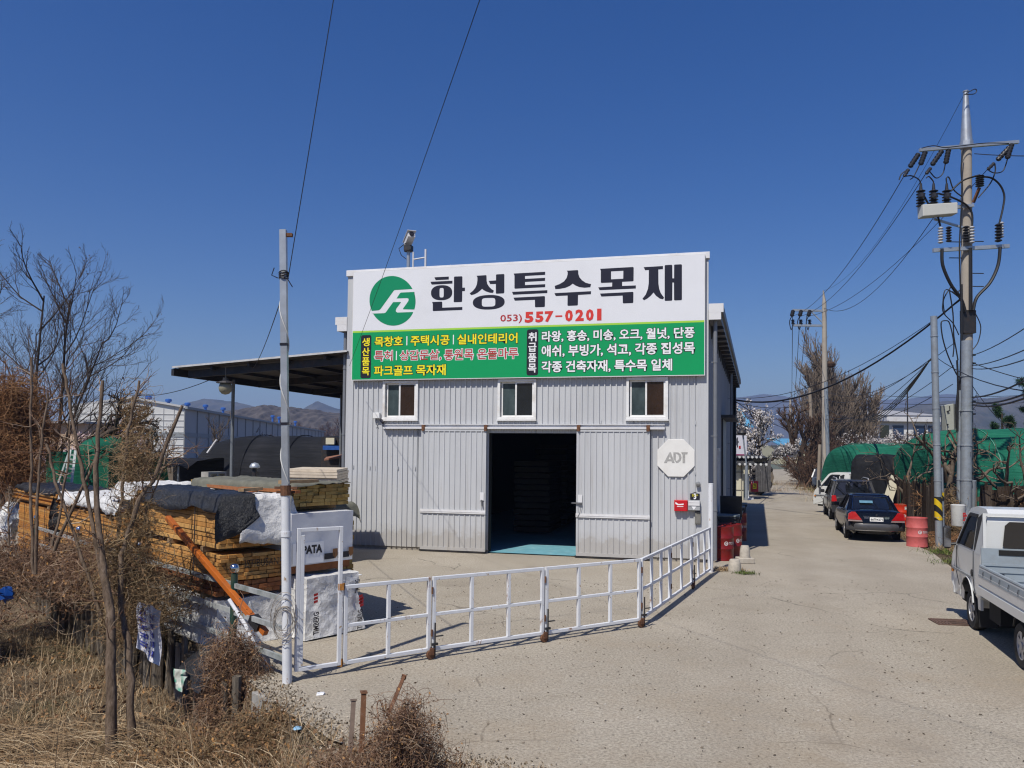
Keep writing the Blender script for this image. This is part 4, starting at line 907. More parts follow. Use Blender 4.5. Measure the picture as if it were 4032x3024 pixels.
# ------------------------------------------------------------------ the wrapped stack behind the gate
PA = GD(654, 1388) + Vector((.03, .02, 0)); PB = GD(785, 1360); g2 = (PB - PA).normalized(); g1 = Vector((-g2.y, g2.x, 0)); WP = (PB - PA).length
zq = lambda yD: AD(700, yD, (PA.y + PB.y) / 2).z
WB = thing('wrapped_bundle', 'crumpled white wrapped bundle standing on the concrete behind the tall gate leaf', 'timber bundle', PA + g1 * 1.5 + g2 * .5)
wr = wrapped('wrapping', WRAP, PA + g1 * .06 + g2 * .05, 3.3, WP - .1, .02, zq(1243), WB, .035, 2.4, flare=.07, a=g1, b=g2)
RM = M('red_print', (.45, .02, .02), .5)
gp = lambda off=.09: (lambda u, z: PA - g1 * (off - .06) + g2 * u + Zv * z)
for (u, z) in ((.1, .55), (WP - .12, .38), (WP - .14, .42)):
    mb = MB(); P = gp(.155)
    for i in range(3): mb.poly([P(u - .035, z + i * .05), P(u + .035, z + i * .05 + .012), P(u + .035, z + i * .05 + .05), P(u - .035, z + i * .05 + .038)])
    mb.build('printed_mark', RM, wr)
for u, z0, z1 in ((.16, .10, .42), (WP - .1, .05, .34), (WP - .16, .6, .8)):
    mb = MB(); P = gp(.15)
    put_text(mb, 'TIMBERG', lambda a_, b_: P(u - (b_ - .0) * .09, z0 + (a_) * (z1 - z0)), (0, 0, 1, 1), .03); mb.build('printed_mark', V_K, wr)
UB = thing('wrapped_bundle', 'smooth white film wrapped bundle with black letters on top of the crumpled one', 'timber bundle', PA + g1 * 1.5 + g2 * .5 + Zv * zq(1235))
zl, zh = zq(1218), zq(1108)
uw = wrapped('wrapping', PAPER, PA + g1 * .25 - g2 * .1, 3.2, WP + .06, zl, zh, UB, .008, 1.6, a=g1, b=g2)
for s in (.4, 1.6, 2.8):
    mb = MB(); obox(mb, PA, (s - .06, s + .05), (-.12, WP - .02), zq(1236), zl - .01, g1, g2); mb.build('bearer', BOARD_R, UB)
up = lambda u, z: PA + g1 * .225 + g2 * (u - .1) + Zv * z
WD = WP + .06
mb = MB(); mb.poly([up(.02, zl + .02), up(.56, zl + .02), up(.56, zl + .33), up(.02, zl + .33)]); mb.build('white_patch', V_WH, uw)
up2 = lambda u, z: PA + g1 * .219 + g2 * (u - .1) + Zv * z
mb = MB(); put_text(mb, 'PATA', up2, (.19, zl + .17, .52, zl + .28), .05); mb.build('lettering', V_K, uw)
mb = MB()
for a_, b_ in ((.57, .76), (.82, WD - .08)): mb.poly([up2(a_, zl + .05), up2(b_, zl + .05), up2(b_, zl + .14), up2(a_, zl + .14)])
mb.build('black_band', V_K, uw)
mb = MB()
for a_ in (.77, WD - .05, .16):
    z = zl + .05 if a_ > .5 else zl - .0
    mb.poly([up2(a_ - .045, z + .05), up2(a_, z), up2(a_ + .045, z + .05), up2(a_ + .045, z + .15), up2(a_ - .045, z + .15)])
mb.build('shield_mark', M('brown_print', (.22, .10, .035), .5), uw)
zb0, zb1 = zq(1100), zq(1046)
gy = bundle('golden timber bundle stacked highest beside the workshop wall', PA + g1 * .45 + g2 * .06, 3.0, WP - .02, zb0 + .03, zb1 - .02, 6, 9, BOARD_Y, under=zb0 + .03 - zh - .01, gap=.004, jit=.012, a=g1, b=g2)
drape('tarpaulin', 'olive tarpaulin over the golden timber bundle', PA + g1 * .42 + g2 * .04, 3.0, WP, zb1 - .02, (-.02, 2.9), (-.45, WP * .98), TARPG, .02, 31, amt=.035, a=g1, b=g2)
mb = MB(); c = PA + g1 * .55 + g2 * .2 + Zv * (zb1 + .03); mb.bar(c - g2 * .3, c + g2 * .35, .10, .05, (0, 0, 1)); tag(mb.build('batten', BOARD_P), 'brown batten on the olive tarpaulin', 'batten', 'battens holding tarpaulins down')
# packs under the lean-to
cp_ = AD(684, 1030, 18.6); cp_.z = 0
bundle('pale packed boards lying under the lean-to against the workshop', cp_ - Vector((.72, 0, 0)), 2.4, 1.32, 1.95, 2.3, 5, 1, M('pale_packed_boards', (.55, .47, .37), .6), under=.06, a=Vector((-.1, .99, 0)).normalized(), b=Vector((.97, -.22, 0)).normalized(), straps=False)
bundle('timber stack carrying the pale packed boards under the lean-to', Vector((cp_.x - .7, cp_.y + .1, 0)), 2.1, 1.15, .08, 1.86, 20, 7, BOARD_Y, under=.07, a=Vector((-.1, .99, 0)).normalized(), b=Vector((.97, -.22, 0)).normalized(), straps=False)
v_ = AD(550, 1020, 16.5); mb = MB(); mb.cyl((v_.x, v_.y, 0), (v_.x, v_.y, AD(550, 1010, 16.5).z), .05, n=10); VP = thing('vent_pipe', 'short dark pipe with a rounded steel cap rising among the stacks', 'pipe', (v_.x, v_.y, 0)); mb.build('pipe', STEELD, VP)
mb = MB(); z_ = AD(550, 1010, 16.5).z; mb.lathe((v_.x, v_.y, z_), [(.05, -.02), (.11, 0), (.11, .03), (.07, .09), (0, .11)], 12); mb.build('cap', ZINC, VP, smooth=50)
sheet0 = SP0 + e1 * 2.2 + e2 * 1.5
bundle('covered timber stack behind the stencilled one', sheet0 - e1 * 1.6, 3.5, 1.0, .08, 1.83, 22, 8, BOARD_Y, under=.07, straps=False)
drape('tarpaulin', 'olive tarpaulin on the stack behind the stencilled one', sheet0 - e1 * 1.6, 3.5, 1.0, 1.85, (-.2, 3.6), (-.3, 1.2), TARPG, .03, 33, amt=.05)

# ------------------------------------------------------------------ lean-to roof left of the workshop
LT = thing('lean_to', 'dark lean-to roof on thin steel posts left of the workshop', 'lean-to', AD(600, 1040, 26) * 1)
sd = _side; r0_ = AD(750, 762, 21.9); l0_ = AD(373, 797, 23.2)
R0, L0 = Vector(r0_), Vector(l0_); LEN = 11.5
DKROOF = M('dark_roof_sheet', (.075, .068, .062), .7, .1, .3, 2, (.13, .08, .05), .4, 1.5)
mb = MB(); P = []
nrm = Vector((0, 0, 1)); nseg = 60
for i in range(nseg + 1):
    q = L0 + (R0 - L0) * (i / nseg); q = q + nrm * (.02 if i % 2 else 0); P.append(q)
mb.grid([P, [q + sd * LEN for q in P]]); mb.grid([[q + nrm * .05 for q in P][::-1], [q + sd * LEN + nrm * .05 for q in P][::-1]])
mb.build('roof_sheet', DKROOF, LT)
mb = MB(); mb.bar(L0 + nrm * .05 - sd * .02, R0 + nrm * .05 - sd * .02, .03, .055, (0, 0, 1)); mb.build('edge_flashing', M('grey_flashing', (.5, .5, .5), .5), LT)
mb = MB(); mb.bar(L0 - nrm * .1, L0 + sd * LEN - nrm * .1, .10, .2, (0, 0, 1)); mb.build('eave_beam', STEELD, LT)
for k in range(4):
    o = sd * (LEN * (.03 + k * .3)); mb = MB(); mb.bar(L0 + o - nrm * .16 + (R0 - L0) * .05, R0 + o - nrm * .16, .09, .22, (0, 0, 1)); mb.build('rafter', STEELD, LT)
for k in range(1, 5):
    o = (R0 - L0) * (k / 4.6); mb = MB(); mb.bar(L0 + o - nrm * .06 + sd * .1, L0 + o + sd * LEN - nrm * .06, .07, .1, (0, 0, 1)); mb.build('purlin', STEELD, LT)
for t, s in ((2.6, 0), (5.7, 0), (9.6, 0), (.5, 1)):
    b0 = (L0 + sd * t + (R0 - L0) * .03) if s == 0 else (R0 + sd * t - (R0 - L0) * .02)
    mb = MB(); mb.cyl((b0.x, b0.y, 0), (b0.x, b0.y, b0.z - .1), .055, n=10); mb.build('post', M('grey_steel_post', (.2, .22, .24), .5, .3, .15, 5), LT)
HL = AD(487, 838, 22.6); LMP = thing('hanging_lamp', 'round frosted globe lamp hanging from the lean-to edge', 'lamp', HL)
mb = MB(); mb.cyl(HL + Zv * .28, HL + Zv * .62, .012, n=6); mb.cyl(HL + Zv * .2, HL + Zv * .3, .08, n=10); mb.lathe(HL + Zv * .14, [(.27, 0), (.25, .03), (.08, .08)], 16); mb.build('fitting', STEELD, LMP)
mb = MB(); mb.lathe(HL, [(0, -.2), (.1, -.175), (.17, -.1), (.195, 0), (.17, .1), (.12, .15)], 18); mb.build('globe', M('dusty_opal_globe', (.30, .28, .2), .35, 0, .25, 6, (.12, .1, .07), .6, 3), LMP, smooth=60)

# ------------------------------------------------------------------ tall post and gate
PB0 = GD(621, 1475); PT = AD(612, 497, PB0.y); ax = (PT - PB0).normalized()
pz = lambda z: PB0 + ax * (z / ax.z)
WP_ = N('chipped_white_paint'); WP_.p.inputs['Roughness'].default_value = .4
c_ = WP_.ramp(WP_.noise(6, 5, .7), [(.3, (.60, .62, .65)), (.7, (.70, .71, .73))]); c_ = WP_.mix(WP_.ramp(WP_.noise(5.5, 6, .75, WP_.co((1, 1, .35))), [(.60, 0.0), (.66, .85)]), c_, (.25, .115, .04)); c_ = WP_.mix(WP_.ramp(WP_.noise(13, 3, .6), [(.66, 0.), (.7, .8)]), c_, (.33, .2, .07)); WP_.col(c_); WPAINT = WP_.mat
TP = thing('tall_post', 'tall leaning post, white pipe below and grey square steel above, beside the gate', 'post', PB0)
zj = AD(617, 1052, PB0.y).z
mb = MB(); mb.cyl(PB0 - Zv * .15, pz(zj), .056, n=16); mb.build('lower_pipe', WPAINT, TP, smooth=40)
mb = MB(); mb.bar(pz(zj - .05), PT, .076, .076, (1, 0, 0)); mb.build('upper_post', ZINC, TP)
mb = MB(); mb.bar(pz(zj - .01) - Vector((.13, 0, 0)), pz(zj - .01) + Vector((.14, 0, 0)), .03); mb.bar(pz(zj - .06) - Vector((.10, .04, 0)), pz(zj - .06) + Vector((.10, .04, 0)), .03); mb.cyl(pz(zj - .1), pz(zj + .02), .064, n=12); mb.build('clamp', RUST, TP)
for z in (.9, 1.72): mb = MB(); mb.cyl(pz(z), pz(z + .06), .064, n=14); mb.build('collar', WPAINT, TP, smooth=40)
for z in (3.05, 4.0): mb = MB(); mb.bar(pz(z), pz(z + .03), .086, .086, (1, 0, 0)); mb.build('tape_band', V_K, TP)
zk = AD(612, 602, PB0.y).z
mb = MB()
for k in range(5): mb.tube([pz(zk + .02 * k) + Vector((.055 * math.cos(q), .055 * math.sin(q), .01 * math.sin(q * 2 + k))) for q in [i * .5 for i in range(14)]], .007, 4)
mb.tube([pz(zk) + Vector((-.06, -.03, 0)), pz(zk + .03) + Vector((-.13, -.05, .0)), pz(zk + .06) + Vector((-.1, -.05, .06))], .006, 4); mb.tube([pz(zk) + Vector((.05, -.04, 0)), pz(zk - .05) + Vector((.12, -.05, -.06))], .006, 4); mb.build('knotted_wire', V_K, TP)
mb = MB(); mb.tube([pz(zk - i * .027) + Vector((.052 * math.cos(i * .19 + 1), .052 * math.sin(i * .19 + 1), 0)) for i in range(0, int((zk - zj) / .027))], .008, 4); mb.build('spiral_cable', M('white_cable', (.6, .6, .58), .5), TP)
mb = MB(); mb.bar(PT - ax * .06, PT - ax * .06 + Vector((.11, 0, 0)), .05, .04); mb.build('top_lug', RUST, TP)
mb = MB(); zc = .75
for k in range(9):
    r_ = rnd.uniform(.10, .2); c = pz(zc + rnd.uniform(-.08, .08)) + Vector((rnd.uniform(-.06, .02), -.07, 0)); mb.tube([c + Vector((r_ * .8 * math.cos(q), rnd.uniform(-.02, .02), r_ * 1.3 * math.sin(q))) for q in [i * .45 for i in range(15)]], .004, 3)
mb.build('wire_coil', M('pale_wire', (.35, .31, .26), .6), TP)

GT = thing('folding_gate', 'long white folding gate of square steel tube across the yard entrance', 'gate', GD(1000, 1400))
Q3 = lambda a, b, z: G(1000 + a * .5425, 2200 + b * .5425, z)
BZ = .13
g = [Q3(284, 809, BZ), Q3(637, 757, BZ), Q3(1283, 655, BZ), Q3(2105, 538, BZ), GD(1384, 1337, BZ), GD(1447, 1292, BZ), GD(1494, 1258, BZ), GD(1534, 1229, BZ)]
ng = [0, 1, 2, 2, 2, 1, 2]
TOPZ = 1.06
def gleaf(p, q, n, tall, k):
    p, q = Vector((p.x, p.y, 0)), Vector((q.x, q.y, 0)); d = (q - p).normalized(); p = p + d * .015; q = q - d * .015; tz = 1.79 if tall else TOPZ; w = .046
    mb = MB()
    for x in (p + d * w / 2, q - d * w / 2): mb.bar(x + Zv * (BZ - .02), x + Zv * (tz + w / 2), w, w, d)
    nn = Vector((-d.y, d.x, 0))
    mb.bar(p + d * (w + .001) + Zv * BZ, q - d * (w + .001) + Zv * BZ, w, w, (0, 0, 1)); mb.bar(p + d * (w + .001) + Zv * tz, q - d * (w + .001) + Zv * tz, w, w, (0, 0, 1))
    if not tall:
        mb.bar(p + d * (w + .001) + Zv * (BZ + .455), q - d * (w + .001) + Zv * (BZ + .455), w * .9, w * .9, (0, 0, 1))
        for i in range(n):
            x = p + (q - p) * ((i + 1) / (n + 1))
            for za, zb_ in ((BZ + .025, BZ + .43), (BZ + .48, tz - .025)): mb.bar(x + Zv * za, x + Zv * zb_, w, w, d)
    else:
        x = p + d * .07; mb.bar(x + Zv * (BZ + .03), x + Zv * (tz - .06), w, w, d); mb.bar(p + d * .05 + Zv * 1.2, x + Zv * 1.2, .03); mb.bar(p + d * .05 + Zv * .6, x + Zv * .6, .03)
    lf = mb.build('gate_leaf', WPAINT, GT, bevel=.004)
    if k in (1, 2, 3, 5):
        c = q + Vector((0, -.0, .065)) - nn * .03 + d * .0
        mb = MB(); mb.cyl(c - nn * .02, c + nn * .02, .062, n=14); mb.bar(c + Zv * .0 + nn * .03, c + Zv * .09 + nn * .03, .02, .06, d); mb.bar(c - nn * .03, c + Zv * .09 - nn * .03, .02, .06, d); mb.build('caster', RUST, lf)
        mb = MB(); x = q + d * .05 - nn * .05; mb.cyl(x + Zv * .015, x + Zv * .48, .011, n=8); mb.bar(x + Zv * .3, x + Zv * .3 + d * .12, .03, .012); mb.bar(x + Zv * .2 - d * .05, x + Zv * .2 + d * .04, .03, .03); mb.build('drop_bolt', STEELD, lf)
    if not tall and k < 6:
        mb = MB()
        for z in (.3, .86): mb.cyl(q + d * .015 - nn * .026 + Zv * z, q + d * .015 - nn * .026 + Zv * (z + .09), .013, n=8)
        mb.build('hinge', RUST, lf)
    return lf
for k in range(7): gleaf(g[k], g[k + 1], ng[k], k == 0, k)
q = g[1]
for a, b in (((q.x - .05, q.y - .05, TOPZ - .03), (q.x + .02, q.y + .03, TOPZ + .05)), ((q.x - .05, q.y - .03, BZ - .04), (q.x + .01, q.y + .02, BZ + .05))): mb = MB(); mb.box(a, b); mb.build('joint_plate', M('orange_rust', (.30, .13, .03), .9, 0, .4, 25), GT)
GPp = GD(1535, 1236); mb = MB(); mb.cyl((GPp.x, GPp.y, -.05), (GPp.x, GPp.y, AD(1533, 1045, GPp.y).z), .062, n=16); 
GPo = thing('gate_post', 'round white gate post at the right corner of the workshop', 'post', (GPp.x, GPp.y, 0)); mb.build('pipe', WPAINT, GPo, smooth=40)
mb = MB(); mb.lathe((GPp.x, GPp.y, AD(1533, 1045, GPp.y).z), [(.064, -.01), (.064, .01), (0, .015)], 14); mb.build('cap', WPAINT, GPo)

# ------------------------------------------------------------------ post and rail fence on the yard's edge
GREENP = M('dark_green_paint', (.012, .05, .038), .45, 0, .3, 8, (.10, .07, .04), .5, 4)
RF = thing('rail_fence', 'post and rail fence with dark green posts and steel ball tops along the yard edge', 'fence', (-4.2, 10.7, 0))
chrome = M('polished_steel', (.6, .6, .6), .12, 1.0, .05, 4)
posts = [Vector((PB0.x - .05, PB0.y, 0)), Vector((AD(505, 1300, 10.15).x, 10.15, 0)), Vector((-6.0, 12.5, 0)), Vector((AD(171, 1160, 14.8).x, 14.8, 0)), Vector((AD(79, 1130, 17.2).x, 17.2, 0))]
for i, p in enumerate(posts[1:]):
    mb = MB(); mb.cyl(p - Zv * .1, p + Zv * 1.12, .045, n=12); po = mb.build('post', GREENP, RF, smooth=40)
    mb = MB(); mb.lathe(p + Zv * 1.19, [(.03, -.075), (.045, -.06), (.02, -.055), (.05, -.045), (.066, 0), (.05, .045), (.03, .06), (0, .066)], 16); mb.build('ball_finial', chrome, po, smooth=60)
RAILM = M('worn_green_white_rail', (.36, .38, .38), .45, .1, .25, 7, (.05, .09, .07), .8, 2.2)
for p, q in zip(posts[:-1], posts[1:]):
    for z in (.28, .63, .98):
        mb = MB(); mb.bar(p + Zv * z, q + Zv * (z - .01), .035, .06, (0, 0, 1)); mb.build('rail', RAILM, RF)
# orange beam leaning on the stack
OB0 = AD(566, 1358, 9.72); OB1 = AD(362, 1118, 11.0); OB = thing('orange_beam', 'orange painted steel beam leaning against the stencilled stack', 'beam', OB0)
ORG = M('orange_paint', (.44, .115, .015), .45, 0, .15, 6, (.25, .10, .04), .5, 5)
d = (OB1 - OB0).normalized(); mb = MB(); mb.bar(OB0, OB1, .072, .072, (0, 0, 1)); mb.build('beam', ORG, OB, bevel=.006)
mb = MB(); mb.bar(OB0 + d * .02, OB0 + d * .22, .12, .11, (0, 0, 1)); mb.bar(OB0 + d * .1 - Zv * .07, OB0 + d * .16 + Vector((.12, -.05, -.09)), .04); mb.cyl(OB0 + d * .1 + Vector((0, -.07, 0)), OB0 + d * .1 + Vector((0, .07, 0)), .02, n=8); mb.build('bracket', STEELD, OB)
mb = MB(); mb.bar(OB0 - d * .09, OB0 + d * .015, .07, .07, (0, 0, 1)); mb.build('orange_tip', ORG, OB)
WT = AD(500, 1310, 9.9); mb = MB(); mb.tube([AD(495, 1295, 9.98), AD(530, 1350, 9.85), AD(558, 1410, 9.7), GD(578, 1440, .02)], .025, 8); tag(mb.build('bent_tube', WPAINT), 'bent white steel tube below the orange beam', 'tube')

# ------------------------------------------------------------------ palisade of old stakes holding the bank
def m_oldwood(name, a, b, c):
    m = N(name); m.p.inputs['Roughness'].default_value = .95; m.p.inputs['Specular IOR Level'].default_value = .08
    g = m.n('NewGeometry'); base = m.ramp(g.outputs['Random Per Island'], [(0, a), (.5, b), (1, c)])
    f = m.ramp(m.noise(11, 6, .75, m.co((4, 4, .35))), [(.3, .35), (.55, 1.0), (.75, 1.5)]); m.col(m.mix(.9, base, f, 'MULTIPLY')); m.bump(m.noise(11, 5, .8, m.co((5, 5, .3))), .9, .02); return m.mat
OLDW = m_oldwood('weathered_grey_wood', (.10, .08, .06), (.16, .135, .105), (.23, .20, .165))
PALI = thing('palisade', 'row of weathered upright stakes and planks holding the yard bank', 'palisade', (-5.2, 11.2, -.6))
mb = MB(); path = [Vector((-3.15, 9.12, 0)), Vector((-4.22, 10.55, 0)), Vector((-8.35, 14.85, 0)), Vector((-10.2, 16.9, 0))]
for p, q in zip(path[:-1], path[1:]):
    d = (q - p).normalized(); nn = Vector((d.y, -d.x, 0)) * -1; x = 0; Ln = (q - p).length
    while x < Ln:
        w = rnd.uniform(.07, .17); h = rnd.uniform(-.02, .26); th = rnd.uniform(.025, .06); c = p + d * (x + w / 2) + nn * rnd.uniform(.03, .13); b_z = zland(c.x + nn.x * .35, c.y + nn.y * .35) - .15
        tl = Vector((rnd.uniform(-.05, .05), rnd.uniform(-.05, .05), 0)); n0 = c + Zv * b_z; n1 = c + tl + Zv * h
        if rnd.random() < .2: mb.cyl(n0, n1, w * .45, w * .42, 9)
        else:
            vs = []
            for P_, k in ((n0, 1.0), (n1, rnd.uniform(.8, 1))): vs += [P_ + d * (-w / 2 * k) - nn * th / 2, P_ + d * (w / 2 * k) - nn * th / 2, P_ + d * (w / 2 * k) + nn * th / 2, P_ + d * (-w / 2 * k) + nn * th / 2]
            vs[4] += Zv * rnd.uniform(-.05, .03); vs[5] += Zv * rnd.uniform(-.05, .03)
            mb.add(vs, [(0, 3, 2, 1), (4, 5, 6, 7), (0, 1, 5, 4), (1, 2, 6, 5), (2, 3, 7, 6), (3, 0, 4, 7)])
        x += w + rnd.uniform(-.01, .03)
mb.build('stakes', OLDW, PALI, fix=True)
# banner sheet on the fence
bq = [AD(298, 1297, 10.75), AD(349, 1319, 10.2), AD(342, 1440, 9.95), AD(299, 1398, 10.5)]
BN = thing('banner', 'torn white banner with blue lettering hung from the yard fence', 'banner', bq[3])
rows = []
for i in range(15):
    row = []
    for j in range(11):
        u, v = j / 10, i / 14; p = (bq[0] * (1 - u) + bq[1] * u) * (1 - v) + (bq[3] * (1 - u) + bq[2] * u) * v; row.append(p + Vector((-.3, -1, 0)) * (.03 * math.sin(u * 9 + v * 2) + .02 * math.sin(v * 7)))
    rows.append(row)
mb = MB(); mb.grid(rows); bs = mb.build('sheet', M('white_banner_cloth', (.58, .57, .60), .7, 0, .1, 5), BN, smooth=80)
mb = MB()
for i in range(5):
    for j in range(2):
        u0 = .12 + j * .42; v0 = .12 + i * .17
        for (du, dv, w, h) in ((0, 0, .26, .025), (.1, .02, .05, .09), (0, .06, .26, .022), (.2, .0, .05, .1)):
            if rnd.random() < .2: continue
            P = []
            for a_, b_ in ((u0 + du, v0 + dv), (u0 + du + w, v0 + dv), (u0 + du + w, v0 + dv + h), (u0 + du, v0 + dv + h)):
                a_ = min(a_, .98); p = (bq[0] * (1 - a_) + bq[1] * a_) * (1 - b_) + (bq[3] * (1 - a_) + bq[2] * a_) * b_; P.append(p + Vector((-.3, -1, 0)) * (.03 * math.sin(a_ * 9 + b_ * 2) + .02 * math.sin(b_ * 7) + .012))
            mb.poly(P)
mb.build('lettering', M('blue_print', (.06, .07, .34), .7), bs)
# black sheet and scraps over the bank, concrete footing
P0_ = Vector((-3.3, 9.55, 0)); dd = Vector((-.6, .8, 0)); n2 = Vector((-.8, -.6, 0))
mb = MB(); mb.grid([[P0_ + dd * (1.1 * u) + n2 * (.05 + .45 * v + .04 * math.sin(u * 11)) + Zv * (.22 - .35 * v ** 1.5 + .03 * math.sin(u * 9 + v * 5)) for u in [i / 14 for i in range(15)]] for v in [i / 8 for i in range(9)]]); tag(mb.build('tarpaulin', TARPB, smooth=80), 'black plastic sheet sagging over the stakes below the banner', 'tarpaulin')
mb = MB(); mb.grid([[P0_ + dd * (.3 + .5 * u) + n2 * (.55 + .06 * math.sin(u * 8 + v * 3)) + Zv * (-.02 - .32 * v * (1 - .5 * u) + .03 * math.sin(v * 9)) for u in [i / 8 for i in range(9)]] for v in [i / 8 for i in range(9)]])
SCR = N('green_and_white_scrap'); SCR.p.inputs['Roughness'].default_value = .5; SCR.col(SCR.ramp(SCR.noise(3.5, 3, .5), [(.42, (.03, .30, .20)), (.5, (.45, .47, .42)), (.6, (.12, .12, .10))])); tag(mb.build('plastic_sack', SCR.mat, smooth=80), 'torn green and white plastic sack caught on the stakes', 'sack')
cb = GD(598, 1492); mb = MB(); mb.m = Matrix.Translation((cb.x, cb.y - .12, 0)) @ Matrix.Rotation(-.72, 4, 'Z'); mb.box((-.3, -.1, -.34), (.34, .12, -.015)); FOOT = mb.build('concrete_footing', M('grey_concrete_block', (.30, .29, .27)), bevel=.012); tag(FOOT, 'grey concrete footing block at the corner of the yard below the tall post', 'block')
# rusty stakes in the foreground
def mstake(P, T, w, label, mat=RUST):
    mb = MB(); mb.bar(P, T, w, w * .55, (1, .3, 0)); mb.bar(T - (T - P).normalized() * .012, T, w * 1.25, w * .8, (1, .3, 0)); tag(mb.build('stake', mat), label, 'stake', 'rusty stakes in the verge')
mstake(AD(757, 1625, 5.75), AD(764, 1510, 5.85), .055, 'shorter grey steel stake left of the brown one in the verge', M('rusty_grey_stake', (.20, .15, .12), .8, .2, .3, 12))
mstake(AD(781, 1625, 5.7), AD(786, 1493, 5.75), .06, 'upright brown steel stake in the verge', M('brown_rust_stake', (.20, .095, .05), .8, .2, .25, 12))
mstake(AD(838, 1545, 5.75), AD(873, 1461, 6.0), .045, 'leaning rusty stake rising from the heap of dry vines')
mstake(AD(900, 1600, 5.6), AD(874, 1525, 5.75), .03, 'thin leaning stick beside the leaning rusty stake', BOARD_P)
# ------------------------------------------------------------------ vehicles
def paint(name, c, r=.25, coat=.6, var=.04): return M(name, c, r, 0, var, 3, (c[0] * .85 + .012, c[1] * .85 + .011, c[2] * .85 + .009), .35, 1.2, 0, 60, .3 if max(c) < .1 else .5, coat)
RUBBER = M('tyre_rubber', (.018, .018, .019), .85, 0, .3, 12, (.08, .07, .06), .35, 3)
ALLOY = M('alloy_wheel', (.42, .42, .43), .35, .25, .1, 6)
CHROME = M('chrome_trim', (.65, .65, .66), .12, 1.0, .03, 5)
BLK = M('black_plastic', (.02, .02, .022), .5, 0, .2, 8)
UNDER = M('dark_underbody', (.012, .012, .012), .9)
REDL = M('red_tail_lamp', (.42, .012, .014), .12, 0, .15, 8, None, .3, 1, 0, 60, .7, .5)
PLATE = M('white_number_plate', (.75, .75, .72), .4)
TINT = M('tinted_car_glass', (.008, .009, .011), .03, 0, .1, 2, None, .3, 1, 0, 60, 1.0)
def wheel(t, x, y, r, w, mat_rim, spokes=5, out=-1):
    mb = MB(); mb.lathe((x, y, r), [(r * .62, -w / 2), (r * .93, -w / 2), (r, -w * .32), (r, w * .32), (r * .93, w / 2), (r * .62, w / 2), (r * .6, 0), (r * .62, -w / 2)], 28, (1, 0, 0), False); o = mb.build('wheel', RUBBER, t, local=True, smooth=40)
    mb = MB(); f = x + out * w * .38; mb.lathe((f, y, r), [(r * .64, 0), (r * .64, .02), (r * .56, .015), (r * .52, -.03)], 28, (out, 0, 0), False)
    for k in range(spokes):
        a = 2 * math.pi * k / spokes + .3; d = Vector((0, math.cos(a), math.sin(a))); c = Vector((f + out * .012, y, r)); q = Vector((0, -math.sin(a), math.cos(a)))
        mb.add([c + d * .03 - q * .035, c + d * r * .58 - q * .05, c + d * r * .58 + q * .05, c + d * .03 + q * .035], [(0, 1, 2, 3)])
    mb.cyl((f, y, r), (f + out * .025, y, r), r * .17, n=12); mb.build('rim', mat_rim, o, local=True)
    mb = MB(); mb.cyl((f - out * .05, y, r), (f - out * .04, y, r), r * .6, n=20); mb.build('brake_disc', UNDER, o, local=True)
def side_panel(mb, P, xf, s):
    vs = [(s * xf(z), y, z) for y, z in P]; mb.add(vs if s > 0 else vs[::-1], [tuple(range(len(vs)))])
def archpts(yc, r, z0, rz, n=9, fwd=True):
    return [(yc + r * math.cos(math.pi * i / n) * (1 if fwd else -1), z0 + rz * math.sin(math.pi * i / n)) for i in range(n + 1)]

